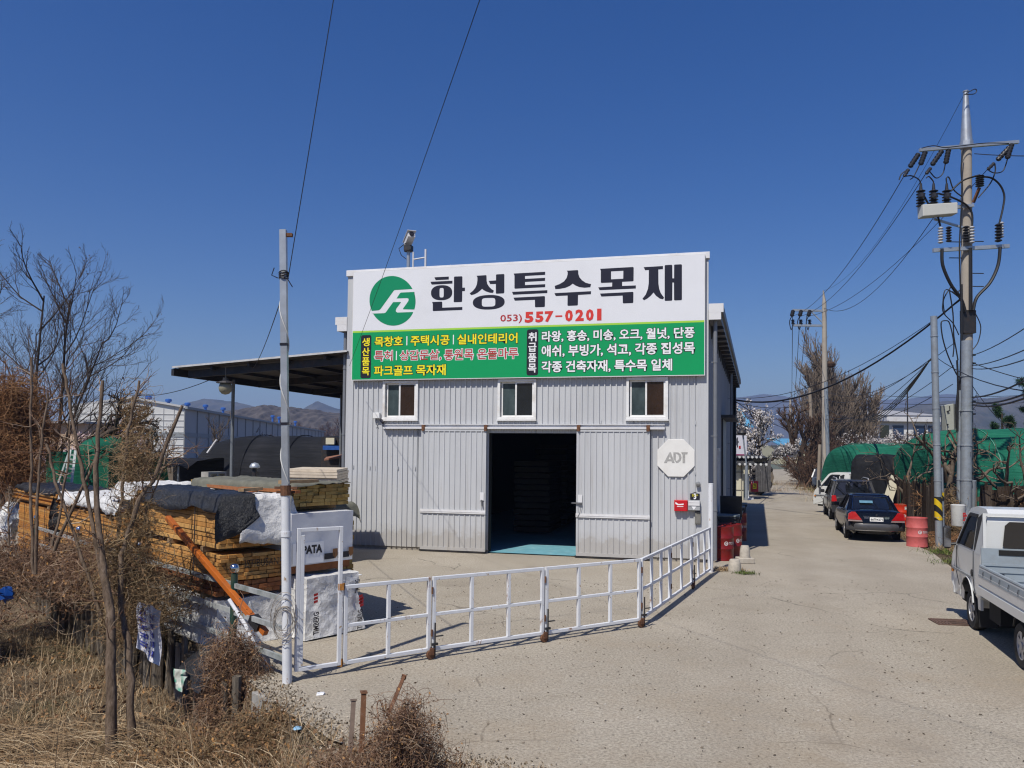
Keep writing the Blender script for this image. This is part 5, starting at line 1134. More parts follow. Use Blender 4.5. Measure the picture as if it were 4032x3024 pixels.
def make_truck(label, loc, rz, group=None):
    t = thing('pickup_truck', label, 'truck', loc, rz, group); WT_ = paint('white_truck_paint', (.60, .61, .60), .3, .5, .03)
    xf = lambda z: .80 if z < .55 else (.85 if z < 1.2 else .85 - (z - 1.2) * .17)
    front = [(1.0, .42), (1.06, .62), (1.04, .92), (.97, 1.08), (.80, 1.26)]
    lower = front + [(-.74, 1.26), (-.76, .62), (-.52, .40)] + archpts(0, .42, .40, .42, 9, False)
    lower = [p for p in lower]
    mb = MB()
    for s in (-1, 1): side_panel(mb, lower, xf, s)
    upper = [(.80, 1.26), (.34, 1.84), (.22, 1.92), (-.1, 1.965), (-.60, 1.955), (-.72, 1.90), (-.76, 1.78), (-.74, 1.26)]
    win = [(.60, 1.30), (.26, 1.76), (.16, 1.81), (-.22, 1.81), (-.30, 1.30)]
    for s in (-1, 1): side_panel(mb, upper, xf, s)
    loop = [(1.0, .42), (1.06, .62), (1.04, .92), (.97, 1.08), (.80, 1.26), (.34, 1.84), (.22, 1.92), (-.1, 1.965), (-.60, 1.955), (-.72, 1.90), (-.76, 1.78), (-.74, 1.26), (-.76, .62), (-.52, .40)]
    for a, b in zip(loop[:-1], loop[1:]):
        mb.add([(-xf(a[1]), *a), (xf(a[1]), *a), (xf(b[1]), *b), (-xf(b[1]), *b)], [(0, 1, 2, 3)])
    cab = mb.build('cab', WT_, t, local=True, fix=True, bevel=.03)
    off = lambda P, s, d: [(s * (xf(z) + d), y, z) for y, z in P]
    for s in (-1, 1):
        mb = MB(); mb.prism(off(win, s, .006), (s * .004, 0, 0)); mb.build('side_window', TINT, cab, local=True, fix=True)
        mb = MB(); P = [(-.36, 1.30), (-.27, 1.79), (-.44, 1.86), (-.50, 1.84), (-.42, 1.30)]; mb.prism(off(P, s, .004), (s * .004, 0, 0)); mb.build('rear_pillar_trim', BLK, cab, local=True, fix=True)
        mb = MB(); P = [(.64, 1.29), (.24, 1.80), (.14, 1.85), (-.28, 1.85), (-.27, 1.80), (.12, 1.80), (.22, 1.75), (.58, 1.29)]; mb.prism(off(P, s, .006), (s * .02, 0, 0)); mb.build('window_visor', BLK, cab, local=True, fix=True)
        mb = MB(); mb.tube([(s * (xf(z) + .004), y, z) for y, z in ((-.34, 1.28), (-.36, .9), (-.42, .72), (-.5, .62))], .006, 4); mb.tube([(s * (xf(z) + .004), y, z) for y, z in ((.70, 1.25), (.66, .8), (.50, .62))], .006, 4); mb.build('door_seam', BLK, cab, local=True)
        mb = MB(); mb.box((s * .858 - .008, -.33, .84), (s * .858 + .008, .97, .875)); mb.build('side_moulding', M('grey_moulding', (.25, .26, .27), .5), cab, local=True)
        mb = MB(); mb.lathe((s * .85, -.30, .93), [(.055, 0), (.055, .012), (.03, .016), (0, .016)], 14, (s, 0, 0)); mb.build('door_handle', BLK, cab, local=True)
        mb = MB(); mb.box((s * 1.0 - .06, .60, 1.20), (s * 1.0 + .06, .70, 1.58), .03); mb.tube([(s * .86, .66, 1.28), (s * .96, .66, 1.27)], .025, 6); mi = mb.build('mirror', BLK, cab, local=True, fix=True)
        mb = MB(); mb.add([(s * 1.0 - .05, .598, 1.23), (s * 1.0 + .05, .598, 1.23), (s * 1.0 + .05, .598, 1.55), (s * 1.0 - .05, .598, 1.55)], [(0, 1, 2, 3)]); mb.build('mirror_glass', CHROME, mi, local=True)
        mb = MB(); mb.box((s * .855 - .01, .92, .78), (s * .855 + .012, 1.0, .84)); mb.build('side_indicator', M('amber_lens', (.6, .2, .02), .2), cab, local=True)
        mb = MB(); mb.tube([(s * .86, .40 * math.cos(a), .40 + .43 * math.sin(a)) for a in [math.pi * (.06 + .88 * i / 12) for i in range(13)]], .012, 6); mb.build('wheel_arch', WT_, cab, local=True)
        wheel(t, s * .70, 0, .32, .19, ALLOY, 5, s); wheel(t, s * .70, -2.43, .30, .2, ALLOY, 6, s)
        for y in (-.56, -2.92): mb = MB(); mb.box((s * .70 - .12, y, .14), (s * .70 + .12, y + .02, .62)); mb.build('mudflap', BLK, t, local=True)
        mb = MB(); mb.tube([(s * .76, -2.43 + .44 * math.cos(a), .34 + .42 * math.sin(a)) for a in [math.pi * (.1 + .8 * i / 10) for i in range(11)]], .015, 5); mb.build('wheel_guard', BLK, t, local=True)
    mb = MB(); mb.add([(-.66, .775, 1.30), (.66, .775, 1.30), (.60, .36, 1.83), (-.60, .36, 1.83)], [(0, 1, 2, 3)]); mb.build('windscreen', TINT, cab, local=True)
    wr_ = []
    mb = MB(); mb.prism([(-.52, -.765, 1.36), (.52, -.765, 1.36), (.55, -.765, 1.42), (.52, -.765, 1.72), (.46, -.765, 1.78), (-.46, -.765, 1.78), (-.52, -.765, 1.72), (-.55, -.765, 1.42)], (0, -.012, 0)); mb.build('rear_window', TINT, cab, local=True, fix=True)
    # bed
    BEDG = M('bed_blue_grey_paint', (.26, .30, .33), .4, 0, .08, 5, (.2, .18, .15), .4, 3)
    zb = .74; w = .87
    mb = MB(); mb.box((-w + .03, -3.62, zb - .06), (w - .03, -.83, zb)); mb.build('bed_floor', BEDG, t, local=True)
    mb = MB(); mb.box((-w + .02, -.83, zb - .1), (w - .02, -.795, 1.38)); mb.box((-w + .02, -.845, 1.12), (w - .02, -.831, 1.15)); mb.box((-w + .02, -.845, 1.02), (w - .02, -.831, 1.045)); mb.box((-w + .02, -.845, .90), (w - .02, -.831, .92)); hb = mb.build('headboard', BEDG, t, local=True)
    for a, b in (((-.62, -.838, 1.28), (-.22, -.8301, 1.36)), ((-.72, -.838, .93), (-.55, -.8301, 1.0))): mb = MB(); mb.box(a, b); mb.build('headboard_slot', UNDER, hb, local=True)
    for x in (-.80, -.16, .42, .80): mb = MB(); mb.bar((x, -.80, 1.38), (x, -.79, 1.9), .04); mb.build('guard_post', WT_, hb, local=True)
    mb = MB(); mb.bar((-.82, -.79, 1.88), (.82, -.79, 1.88), .035); mb.build('guard_rail', WT_, hb, local=True)
    for s in (-1, 1):
        mb = MB(); x = s * w
        mb.prism([(x - s * .03, -.80, zb - .06), (x + s * .02, -.80, zb - .06), (x + s * .02, -.80, zb + .06), (x + s * .005, -.80, zb + .08), (x + s * .02, -.80, zb + .10), (x + s * .02, -.80, zb + .25), (x + s * .0, -.80, zb + .35), (x - s * .04, -.80, zb + .35)], (0, -2.85, 0)); db = mb.build('dropside', WT_, t, local=True, fix=True)
        mb = MB(); mb.cyl((x - s * .02, -.80, zb + .365), (x - s * .02, -3.66, zb + .365), .025, n=8); mb.build('top_rail', BEDG, db, local=True)
        mb = MB()
        mb.add([(x + s * .024, -.83, zb + .22), (x + s * .024, -3.6, zb + .22), (x + s * .008, -3.6, zb + .33), (x + s * .008, -.83, zb + .33)], [(0, 1, 2, 3)]); mb.build('grey_band', BEDG, db, local=True)
        for y in (-1.1, -1.5, -1.9, -2.3, -2.7, -3.1): mb = MB(); mb.bar((x + s * .03, y, zb + .26), (x + s * .02, y, zb + .32), .02, .012); mb.build('rope_hook', CHROME, db, local=True)
    mb = MB(); mb.box((-w, -3.67, zb - .06), (w, -3.63, zb + .35)); tg = mb.build('tailgate', WT_, t, local=True)
    mb = MB(); mb.box((-w + .1, -3.685, zb + .05), (w - .1, -3.671, zb + .09)); mb.box((-w + .1, -3.685, zb + .2), (w - .1, -3.671, zb + .24)); mb.build('pressed_rib', WT_, tg, local=True)
    for s in (-1, 1): mb = MB(); mb.box((s * .72 - .12, -3.66, .52), (s * .72 + .12, -3.60, .64)); mb.build('tail_lamp', REDL, t, local=True)
    mb = MB(); mb.box((-.26, -3.66, .50), (.26, -3.645, .62)); mb.build('number_plate', PLATE, t, local=True)
    mb = MB(); mb.box((-.42, -3.6, .42), (-.34, 0.5, .60)); mb.box((.34, -3.6, .42), (.42, .5, .60)); mb.box((-.7, -2.48, .25), (.7, -2.38, .36)); mb.box((-.78, -1.5, .35), (-.45, -.95, .62)); mb.box((.45, -1.6, .35), (.75, -.9, .6)); mb.box((-.72, -.5, .32), (.72, .9, .45)); mb.build('chassis', UNDER, t, local=True)
    mb = MB(); mb.box((-.84, -.72, .42), (-.80, -.60, .60)); mb.build('side_bracket', WT_, t, local=True)
    mb = MB(); mb.box((-.82, 1.0, .38), (.82, 1.10, .60), .03); mb.build('bumper', WT_, t, local=True, fix=True)
    mb = MB(); mb.box((-.78, 1.04, .70), (-.45, 1.075, .88)); mb.box((.45, 1.04, .70), (.78, 1.075, .88)); mb.build('headlight', CHROME, t, local=True)
    return t

def make_car(name, label, cat, loc, rz, pm, S):
    """S: stations of the lower body (y, half width, underside, belt height) and of the cabin"""
    t = thing(name, label, cat, loc, rz); st = S['body']; rows = []
    for y, w, zb, zt, cr_ in st:
        h = zt - zb
        half = [(w * .80, zb), (w * .97, zb + h * .18), (w, zb + h * .5), (w * .985, zb + h * .8), (w * .93, zt - .01), (w * .6, zt + cr_), (0, zt + cr_ * 1.15)]
        rows.append([(-x, y, z) for x, z in half] + [(x, y, z) for x, z in half[::-1]][1:])
    mb = MB(); mb.grid(rows); n = len(rows[0]); mb.poly(rows[0]); mb.poly(rows[-1][::-1])
    for a, b in zip(rows[:-1], rows[1:]): mb.add([a[0], a[-1], b[-1], b[0]], [(0, 1, 2, 3)])
    bd = mb.build('body', pm, t, local=True, smooth=38, fix=True)
    m = bd.modifiers.new('round', 'SUBSURF'); m.levels = 1; m.render_levels = 2
    c = S['cabin']; rows = []           # y, half width, z  at the belt and the roof
    (yb0, yb1, wb, zb), (yr0, yr1, wr_, zr) = c
    ring = lambda y0, y1, w, z, k: [(-w * k, y0, z), (w * k, y0, z), (w, y0 + .12 * (1), z), (w, y1 - .15, z), (w * .93, y1, z), (-w * .93, y1, z), (-w, y1 - .15, z), (-w, y0 + .12, z)]
    A_, B_ = ring(yb0, yb1, wb, zb - .06, .95), ring(yr0, yr1, wr_, zr, .93); K = 8
    mb = MB(); mb.add(A_ + B_, [(i, (i + 1) % K, K + (i + 1) % K, K + i) for i in range(K)]); gl = mb.build('windows', TINT, t, local=True, fix=True, smooth=50)
    rw = [ring(yr0 - .04, yr1 + .03, wr_ + .015, zr - .015, .93), ring(yr0 + .02, yr1 - .05, wr_ - .03, zr + .035, .93), ring(yr0 + .25, yr1 - .35, wr_ * .7, zr + .06, .9)]
    mb = MB(); mb.add([q for r_ in rw for q in r_], [(L * K + i, L * K + (i + 1) % K, (L + 1) * K + (i + 1) % K, (L + 1) * K + i) for L in (0, 1) for i in range(K)] + [tuple(range(16, 24))]); rf = mb.build('roof', pm, t, local=True, smooth=50, fix=True)
    for i, wd in ((0, .09), (1, .09), (2, .16), (7, .16), (3, .07), (6, .07), (4, .06), (5, .06)):
        mb = MB(); a, b = Vector(A_[i]), Vector(B_[i]); mb.bar(a, b, wd * .55, .035, (b - a).cross(Vector((1, 0, 0)))); mb.build('pillar', pm, rf, local=True)
    for s in (-1, 1):
        ym = (yr0 + yr1) / 2 + .1; mb = MB(); mb.bar((s * (wb + .004), ym, zb - .03), (s * (wr_ + .01), ym - .03, zr), .07, .03, (0, 1, 0)); mb.build('pillar', pm, rf, local=True)
        for y in S['axles']:
            wheel(t, s * S['track'], y, S['r'], .2, S.get('rim', ALLOY), S.get('spokes', 5), s)
            mb = MB(); mb.tube([(s * (S['track'] + .085), y + (S['r'] + .05) * math.cos(a), S['r'] + (S['r'] + .05) * math.sin(a)) for a in [math.pi * i / 12 for i in range(13)]], .028, 6); mb.build('wheel_arch', pm if S.get('arch') is None else S['arch'], bd, local=True)
            mb = MB(); mb.cyl((s * (S['track'] + .07), y, S['r']), (s * (S['track'] + .082), y, S['r']), S['r'] + .045, n=24); mb.build('arch_gap', UNDER, bd, local=True)
        mb = MB(); mb.box((s * (wb + .14) - .09, yb1 - .55, zb - .02), (s * (wb + .14) + .09, yb1 - .45, zb + .13), .03); mb.build('mirror', pm, bd, local=True, fix=True)
        mb = MB(); mb.tube([(s * (wb + .055), S['axles'][0] + .55, zb - .05), (s * (wb + .075), S['axles'][0] + .6, .5), (s * (wb + .07), S['axles'][0] + .75, .28)], .006, 4); mb.tube([(s * (wb + .055), ym + .02, zb - .05), (s * (wb + .075), ym, .28)], .006, 4); mb.build('door_seam', UNDER, bd, local=True)
    return t, bd, gl, rf
HEAD = -math.atan2(.30, .954)
def place(local_xy, P, rz):      # where the origin stands so that local_xy lies at P
    c, s = math.cos(rz), math.sin(rz); return (P.x - (c * local_xy[0] - s * local_xy[1]), P.y - (s * local_xy[0] + c * local_xy[1]), 0)
fw, rw_ = GD(2098, 1358), GD(2203, 1443)
hd = -math.atan2(fw.x - rw_.x, fw.y - rw_.y)
truck = make_truck('white flatbed pickup truck with blue grey cargo bed, nearest vehicle at the right edge', place((-.80, 0), fw, hd), hd)
far_truck = copy_tree(truck); fp = AD(1822, 1085, 37); far_truck.location = (fp.x, 37, 0); far_truck.rotation_euler = (0, 0, .64); tag(far_truck, 'white truck with a black canvas covered bed, half hidden by the dark grey SUV')
mb = MB(); arch_ = [(-.88, .76), (-.88, 2.3), (-.80, 2.62), (-.62, 2.78), (-.3, 2.84), (.3, 2.84), (.62, 2.78), (.80, 2.62), (.88, 2.3), (.88, .76)]
rows = [[(x * k, y + .03 * math.sin(i * 1.7 + x * 4), z - dz) for x, z in arch_] for i, (y, k, dz) in enumerate(((-.86, .93, .12), (-.95, 1, .02), (-1.5, 1.0, .05), (-2.0, 1, 0), (-2.6, 1, .05), (-3.15, 1, 0), (-3.22, .97, .06)))]
CANV = M('black_canvas', (.014, .015, .018), .85, 0, .3, 4, (.05, .05, .052), .4, 1.5, .4, 6, .1)

NAVY = paint('navy_car_paint', (.0025, .0028, .006), .16, .12, .03); GREYC = paint('dark_grey_car_paint', (.03, .03, .032), .22, .3, .05); BUMP_G = M('grey_bumper_paint', (.055, .055, .06), .35, 0, .1, 4, (.12, .11, .09), .4, 2, 0, 60, .4, .3)
sedan_S = dict(body=[(-2.44, .74, .34, .88, .01), (-2.36, .84, .24, .97, .02), (-1.9, .90, .2, 1.0, .03), (-1.2, .91, .2, .98, .03), (0, .91, .2, .94, .02), (1.0, .91, .2, .93, .02), (1.5, .90, .2, .90, .03), (2.1, .86, .2, .80, .04), (2.4, .74, .28, .66, .03)],
    cabin=((-1.72, 1.15, .80, .97), (-.98, .32, .60, 1.40)), axles=(-1.36, 1.40), track=.79, r=.325, spokes=7)
car, bd, gl, rf = make_car('sedan_car', 'dark navy sedan seen from behind, parked by the red drums', 'car', place((-.86, -1.36), GD(1822, 1161), HEAD), HEAD, NAVY, sedan_S)
def rear_face(y, slope=.06): return lambda x, z, d=0.0: (x, y - d + (z - .6) * slope - abs(x) ** 3 * -.16, z)
car.scale = (.94, 1, 1); rfp = rear_face(-2.46)
def rpoly(name, P, mat, parent, d=.0, fn=None, th=.02):
    mb = MB(); mb.prism([(fn or rfp)(x, z, d) for x, z in P], (0, -th, 0)); return mb.build(name, mat, parent, local=True, fix=True)
for s in (-1, 1):
    rpoly('tail_lamp', [(s * .78, .95), (s * .87, .88), (s * .89, .70), (s * .46, .70), (s * .56, .82), (s * .66, .95)], REDL, bd, .05, th=.06)
    rpoly('reversing_lamp', [(s * .88, .695), (s * .46, .695), (s * .44, .645), (s * .88, .645)], M('pale_lamp_lens', (.30, .22, .21), .2), bd, .05, th=.05)
    rpoly('plate_lamp', [(s * .24, .80), (s * .40, .80), (s * .38, .74), (s * .25, .74)], CHROME, bd, .055)
rpoly('boot_lid', [(-.60, .92), (.60, .92), (.42, .60), (-.42, .60)], NAVY, bd, .03, th=.05)
rpoly('chrome_bar', [(-.42, .825), (.42, .825), (.42, .805), (-.42, .805)], CHROME, bd, .055)
npl = rpoly('number_plate', [(-.21, .79), (.21, .79), (.21, .66), (-.21, .66)], PLATE, bd, .06, th=.01)
mb = MB(); put_text(mb, '66마4271', lambda u, z: (u, rfp(0, z, .074)[1], z), (-.185, .685, .185, .765), .02); mb.build('plate_lettering', V_K, npl, local=True)
mb = MB()
for z0, z1, w, y in ((.34, .62, .93, -2.52),):
    R = [[(x * w, y + .02 + abs(x) ** 4 * .32 - .05 * math.sin(math.pi * (z - z0) / (z1 - z0)), z) for x in [i / 10 - 1 for i in range(21)]] for z in [z0 + (z1 - z0) * k / 6 for k in range(7)]]
    mb.grid(R); mb.grid([[R[-1][i] for i in range(21)], [(x * w * .95, -2.30 + abs(x) ** 4 * .3, z1 - .0) for x in [i / 10 - 1 for i in range(21)]]])
bp = mb.build('bumper', BUMP_G, bd, local=True, smooth=50)
mb = MB(); mb.tube([(x * .93, -2.52 + abs(x) ** 4 * .32, .365) for x in [i / 10 - 1 for i in range(21)]], .014, 5); mb.build('chrome_strip', CHROME, bp, local=True)
rpoly('emblem', [(-.025, .90), (.025, .90), (.03, .86), (0, .835), (-.03, .86)], CHROME, bd, .055)
mb = MB(); a_, b_ = (-.62, -1.70, 1.0), (.62, -1.70, 1.0)
mb.tube([(-.66, -1.66, .985), (-.55, -1.02, 1.385), (.55, -1.02, 1.385), (.66, -1.66, .985), (-.66, -1.66, .985)], .014, 5); mb.build('window_trim', CHROME, gl, local=True)
mb = MB(); mb.add([(-.38, -1.38, 1.18), (.05, -1.38, 1.18), (.05, -1.26, 1.255), (-.38, -1.26, 1.255)], [(0, 1, 2, 3)]); mb.build('phone_number_card', M('blue_card', (.10, .22, .30), .5), gl, local=True)
suv_S = dict(body=[(-2.28, .74, .40, .98, .01), (-2.2, .86, .30, 1.08, .02), (-1.7, .92, .26, 1.10, .02), (-.8, .93, .26, 1.08, .02), (.4, .93, .26, 1.05, .02), (1.2, .92, .26, 1.03, .03), (1.9, .88, .26, .95, .05), (2.25, .76, .34, .80, .03)],
    cabin=((-2.16, 1.25, .86, 1.08), (-1.84, .42, .68, 1.66)), axles=(-1.30, 1.38), track=.80, r=.36, spokes=5)
suv, bd, gl, rf = make_car('suv_car', 'dark grey SUV with roof rails parked in front of the navy sedan', 'car', place((-.86, -1.30), GD(1793, 1121), HEAD), HEAD, GREYC, suv_S)
rfp2 = rear_face(-2.30, .05)
for s in (-1, 1):
    rpoly('tail_lamp', [(s * .87, 1.08), (s * .89, .82), (s * .68, .82), (s * .72, 1.08)], REDL, bd, .05, rfp2, .08)
    mb = MB(); mb.tube([(s * .62, -1.75, 1.70), (s * .62, -1.62, 1.79), (s * .62, -.2, 1.80), (s * .60, .2, 1.72)], .022, 6); mb.build('roof_rail', ALLOY, rf, local=True)
rpoly('number_plate', [(-.24, .80), (.24, .80), (.24, .69), (-.24, .69)], PLATE, bd, .06, rfp2)
rpoly('bumper', [(-.9, .66), (.9, .66), (.86, .36), (-.86, .36)], BLK, bd, .03, rfp2, .06)
mb = MB(); mb.tube([(0, -1.3, 1.71), (0, -1.36, 1.86)], .012, 5); mb.build('antenna', BLK, rf, local=True)
# small dark car far down the lane
hc = AD(1762, 1052, 62); hc_S = dict(sedan_S)
hcar, bd, gl, rf = make_car('hatchback_car', 'small slate blue car parked far down the lane behind the pole', 'car', (hc.x + .9, 62, 0), HEAD - .2, paint('slate_blue_paint', (.06, .075, .10), .3), suv_S)

# ------------------------------------------------------------------ drums, bins, footings
def make_drum(label, loc, mat, rz, group='steel oil drums', text=True, face=0):
    t = thing('oil_drum', label, 'drum', loc, rz, group); r, h = .292, .88
    prof = [(r - .02, .02), (r + .004, 0), (r + .006, .02), (r, .035)]
    for zc in (h * .35, h * .66): prof += [(r, zc - .03), (r + .013, zc - .008), (r + .013, zc + .008), (r, zc + .03)]
    prof += [(r, h - .03), (r + .006, h - .015), (r + .004, h), (r - .012, h), (r - .016, h - .02), (0, h - .02)]
    mb = MB(); mb.lathe((0, 0, 0), prof, 40); b = mb.build('body', mat, t, local=True, smooth=35)
    mb = MB(); mb.cyl((.18, .05, h - .02), (.18, .05, h + .004), .035, n=10); mb.build('bung', mat, b, local=True)
    if text:
        cyl_p = lambda u, z: ((r + .003) * math.sin(u / r), -(r + .003) * math.cos(u / r), z)
        mb = MB(); P = [(.055 * math.cos(a), .055 * math.sin(a)) for a in [2 * math.pi * i / 20 for i in range(20)]]; cz = h * .51
        for i in range(20):
            a, c = P[i], P[(i + 1) % 20]; mb.add([cyl_p(a[0] - .1, cz + a[1]), cyl_p(c[0] - .1, cz + c[1]), cyl_p(c[0] * .6 - .1, cz + c[1] * .55 + .006), cyl_p(a[0] * .6 - .1, cz + a[1] * .55 + .006)], [(0, 1, 2, 3)])
        mb.add([cyl_p(-.13, cz + .01), cyl_p(-.075, cz - .015), cyl_p(-.07, cz + .02)], [(0, 1, 2)]); mb.build('emblem', M('worn_white_print', (.55, .50, .49), .6, 0, .2, 25), b, local=True)
        mb = MB(); put_text(mb, 'TOTAL', cyl_p, (-.02, cz - .03, .21, cz + .035), .03); mb.build('lettering', M('worn_white_print', (.55, .50, .49)), b, local=True)
    return t
DR_RED = M('red_drum_paint', (.52, .035, .012), .38, 0, .12, 4, (.30, .03, .02), .5, 3); DR_PINK = M('sunfaded_pink_red_paint', (.48, .105, .10), .6, 0, .12, 4, (.33, .05, .04), .6, 5); DR_DK = M('shade_darkened_red_paint', (.17, .009, .008), .35, 0, .15, 4, (.2, .02, .02), .5, 3)  # DR_DK is drum red darkened: the wall's shade is put into the colour
mb.grid(rows); mb.poly(rows[0]); mb.poly(rows[-1][::-1]); mb.build('canvas_cover', CANV, far_truck, local=True, smooth=40)
d = GD(1981, 1182); make_drum('faded pink drum standing alone on the lane verge', (d.x + .13, d.y + .25, 0), DR_PINK, .15)
dr = make_drum('bright red drum with a white paper label, behind the navy sedan', (GD(1947, 1139).x + .12, GD(1942, 1139).y + .2, 0), DR_RED, .2)
mb = MB(); r_ = .297; mb.grid([[(r_ * math.sin(u), -r_ * math.cos(u), z) for u in (-.32, -.16, 0, .12)] for z in (.68, .8)]); lb = mb.build('paper_label', PLATE, dr.children[0], local=True)
mb = MB(); strokes(mb, lambda u, z: ((r_ + .002) * math.sin(u), -(r_ + .002) * math.cos(u), z), (-.28, .745, .04, .785), 4, 3); mb.box((-.08, -r_ - .002, .70), (.02, -r_ - .001, .712)); mb.build('label_lettering', V_K, lb, local=True)
d1 = GD(1566, 1212); make_drum('shade-darkened red drum nearest the gate post at the corner of the workshop', (d1.x, d1.y + .28, 0), DR_DK, .45)
make_drum('red drum close behind the nearest corner drum', (d1.x + .42, d1.y + .95, 0), DR_DK, .75)
make_drum('red drum under grey lids further along the shaded workshop wall', (d1.x + 1.75, d1.y + 4.9, 0), DR_DK, .5)
gd_ = AD(1958, 1110, 30.2); mb = MB()
gdr = make_drum('dull green drum hidden behind the bright red one', (gd_.x, gd_.y, 0), M('green_drum_paint', (.05, .13, .09), .5), 0, text=False)
BINB = M('blue_black_bin_plastic', (.03, .034, .042), .5, 0, .2, 6); BING = M('grey_green_bin_lid', (.16, .19, .19), .5, 0, .2, 6)
def make_bin(label, loc, rz, w=.55, d=.6, h=.95, lid=BING, body=BINB, openlid=False):
    t = thing('wheelie_bin', label, 'bin', loc, rz, 'bins along the workshop wall')
    mb = MB(); k = .82; vs = [(-w / 2 * k, -d / 2 * k, .06), (w / 2 * k, -d / 2 * k, .06), (w / 2 * k, d / 2 * k, .06), (-w / 2 * k, d / 2 * k, .06), (-w / 2, -d / 2, h), (w / 2, -d / 2, h), (w / 2, d / 2, h), (-w / 2, d / 2, h)]
    mb.add(vs, [(0, 3, 2, 1), (4, 5, 6, 7), (0, 1, 5, 4), (1, 2, 6, 5), (2, 3, 7, 6), (3, 0, 4, 7)]); mb.box((-w / 2 - .03, -d / 2 - .03, h - .06), (w / 2 + .03, d / 2 + .03, h)); mb.build('body', body, t, local=True, bevel=.015)
    mb = MB()
    if openlid: mb.m = Matrix.Translation((0, d / 2, h)) @ Matrix.Rotation(-1.2, 4, 'X') @ Matrix.Translation((0, -d / 2, -h))
    mb.box((-w / 2 - .04, -d / 2 - .05, h + .002), (w / 2 + .04, d / 2 + .04, h + .05)); mb.build('lid', lid, t, local=True, bevel=.015)
    for s in (-1, 1): mb = MB(); mb.cyl((s * w * .3 - .03, d / 2 * k + .02, .09), (s * w * .3 + .03, d / 2 * k + .02, .09), .09, n=14); mb.build('wheel', RUBBER, t, local=True)
    return t
make_bin('grey green lidded bin standing right behind the two corner drums', (d1.x + .62, d1.y + 1.9, 0), HEAD, h=1.0)
make_bin('dark bin with its ribbed lid tipped open', (d1.x + .98, d1.y + 2.9, 0), HEAD, h=.9, lid=BINB, openlid=True)
make_bin('dark low bin with a grey lid, third along the wall', (d1.x + 1.3, d1.y + 3.9, 0), HEAD)
make_bin('dark bin with a grey green lid, far along the shaded wall', (d1.x + 2.1, d1.y + 6.3, 0), HEAD)
make_bin('farthest grey lidded bin along the shaded wall', (d1.x + 2.7, d1.y + 8.0, 0), HEAD)
CEM = M('pale_rough_concrete', (.42, .38, .32), .95, 0, .2, 9, (.2, .17, .13), .5, 4, .6, 40)
for P, lab, r0, h, base in ((GD(1587, 1236), 'squat round concrete stub nearest the gate post', .15, .30, False), (GD(1609, 1216), 'tapered concrete post footing on a square base beside the drums', .13, .30, True)):
    t = thing('concrete_footing', lab, 'footing', P); z = 0
    if base: mb = MB(); mb.box((-.2, -.18, 0), (.2, .18, .14)); mb.build('base', CEM, t, local=True, bevel=.02); z = .14
    mb = MB(); mb.lathe((0, 0, z), [(r0, 0), (r0 * .97, h * .5), (r0 * .78, h - .02), (r0 * .7, h), (0, h)], 16); mb.build('stub', CEM, t, local=True, smooth=40)
# grating in the lane
gr0, gr1, gr2 = GD(2006, 1338), GD(2086, 1341), GD(2012, 1351); gu = (gr1 - gr0); gl_ = 1.5; gu.normalize(); gv = Vector((-gu.y, gu.x, 0)) * -1; DG = thing('drain_grating', 'rusty drain grating set in the lane beside the pickup truck', 'grating', gr0)
gw = .42; mb = MB(); mb.poly([gr0 + Zv * .005, gr0 + gu * gl_ + Zv * .005, gr0 + gu * gl_ + gv * gw + Zv * .005, gr0 + gv * gw + Zv * .005][::-1]); mb.build('pit', UNDER, DG)
GRM = M('grating_rust', (.15, .095, .075), .8, .3, .3, 14)
mb = MB()
for k in range(31):
    c = gr0 + gu * (k * .05)
    if (k // 5) % 2 == 0: mb.bar(c + Zv * .012, c + gv * gw + Zv * .012, .02, .014)
for k in range(4): mb.bar(gr0 + gv * (k * gw / 3) + Zv * .013, gr0 + gu * gl_ + gv * (k * gw / 3) + Zv * .013, .03, .016)
mb.bar(gr0 + gv * .07 + Zv * .012, gr0 + gu * gl_ + gv * .07 + Zv * .012, .02, .014); mb.build('bars', GRM, DG)

# ------------------------------------------------------------------ plank fence
OLDB = m_oldwood('old_brown_planks', (.035, .025, .019), (.06, .043, .032), (.125, .10, .08))
PF = thing('plank_fence', 'old brown upright plank fence with gaps and slipped boards along the lane', 'fence', (13.8, 26, 0))
fpts = [Vector((16.4, 33.0, 0)), Vector((13.75, 25.2, 0)), Vector((15.0, 24.3, 0)), Vector((18.6, 23.0, 0)), Vector((24, 21.5, 0))]
mb = MB(); mr = MB(); mp = MB()
for a, b in zip(fpts[:-1], fpts[1:]):
    d_ = (b - a).normalized(); L_ = (b - a).length; n_ = Vector((d_.y, -d_.x, 0)); x = 0
    while x < L_:
        w = rnd.uniform(.14, .26); h = rnd.uniform(1.70, 1.88); lean = rnd.gauss(0, .04) if rnd.random() < .85 else rnd.uniform(-.25, .25); z0 = rnd.uniform(.0, .12) + (rnd.choice([0, 0, .45]) if rnd.random() < .5 else 0)
        c = a + d_ * x; q = [c + Zv * z0, c + d_ * w + Zv * z0, c + d_ * (w + lean * .6) + Zv * (h + rnd.uniform(-.05, .05)), c + d_ * (lean * .6) + Zv * h]
        if rnd.random() > .02: mb.prism([p_ + n_ * rnd.uniform(-.02, .03) for p_ in q], n_ * .03)
        x += w + rnd.uniform(-.03, .008)
    for z in (.25, .6, 1.35): mr.bar(a + Zv * z - n_ * .05, b + Zv * (z + rnd.uniform(-.08, .08)) - n_ * .05, .05, .14, (0, 0, 1))
    k = 0.0
    while k < L_: c = a + d_ * k - n_ * .1; mp.cyl(c, c + Zv * rnd.uniform(1.7, 2.1), .055, .045, 8); k += 2.1
mb.build('planks', OLDB, PF, fix=True); mr.build('rails', OLDB, PF, fix=True); mp.build('posts', OLDB, PF)
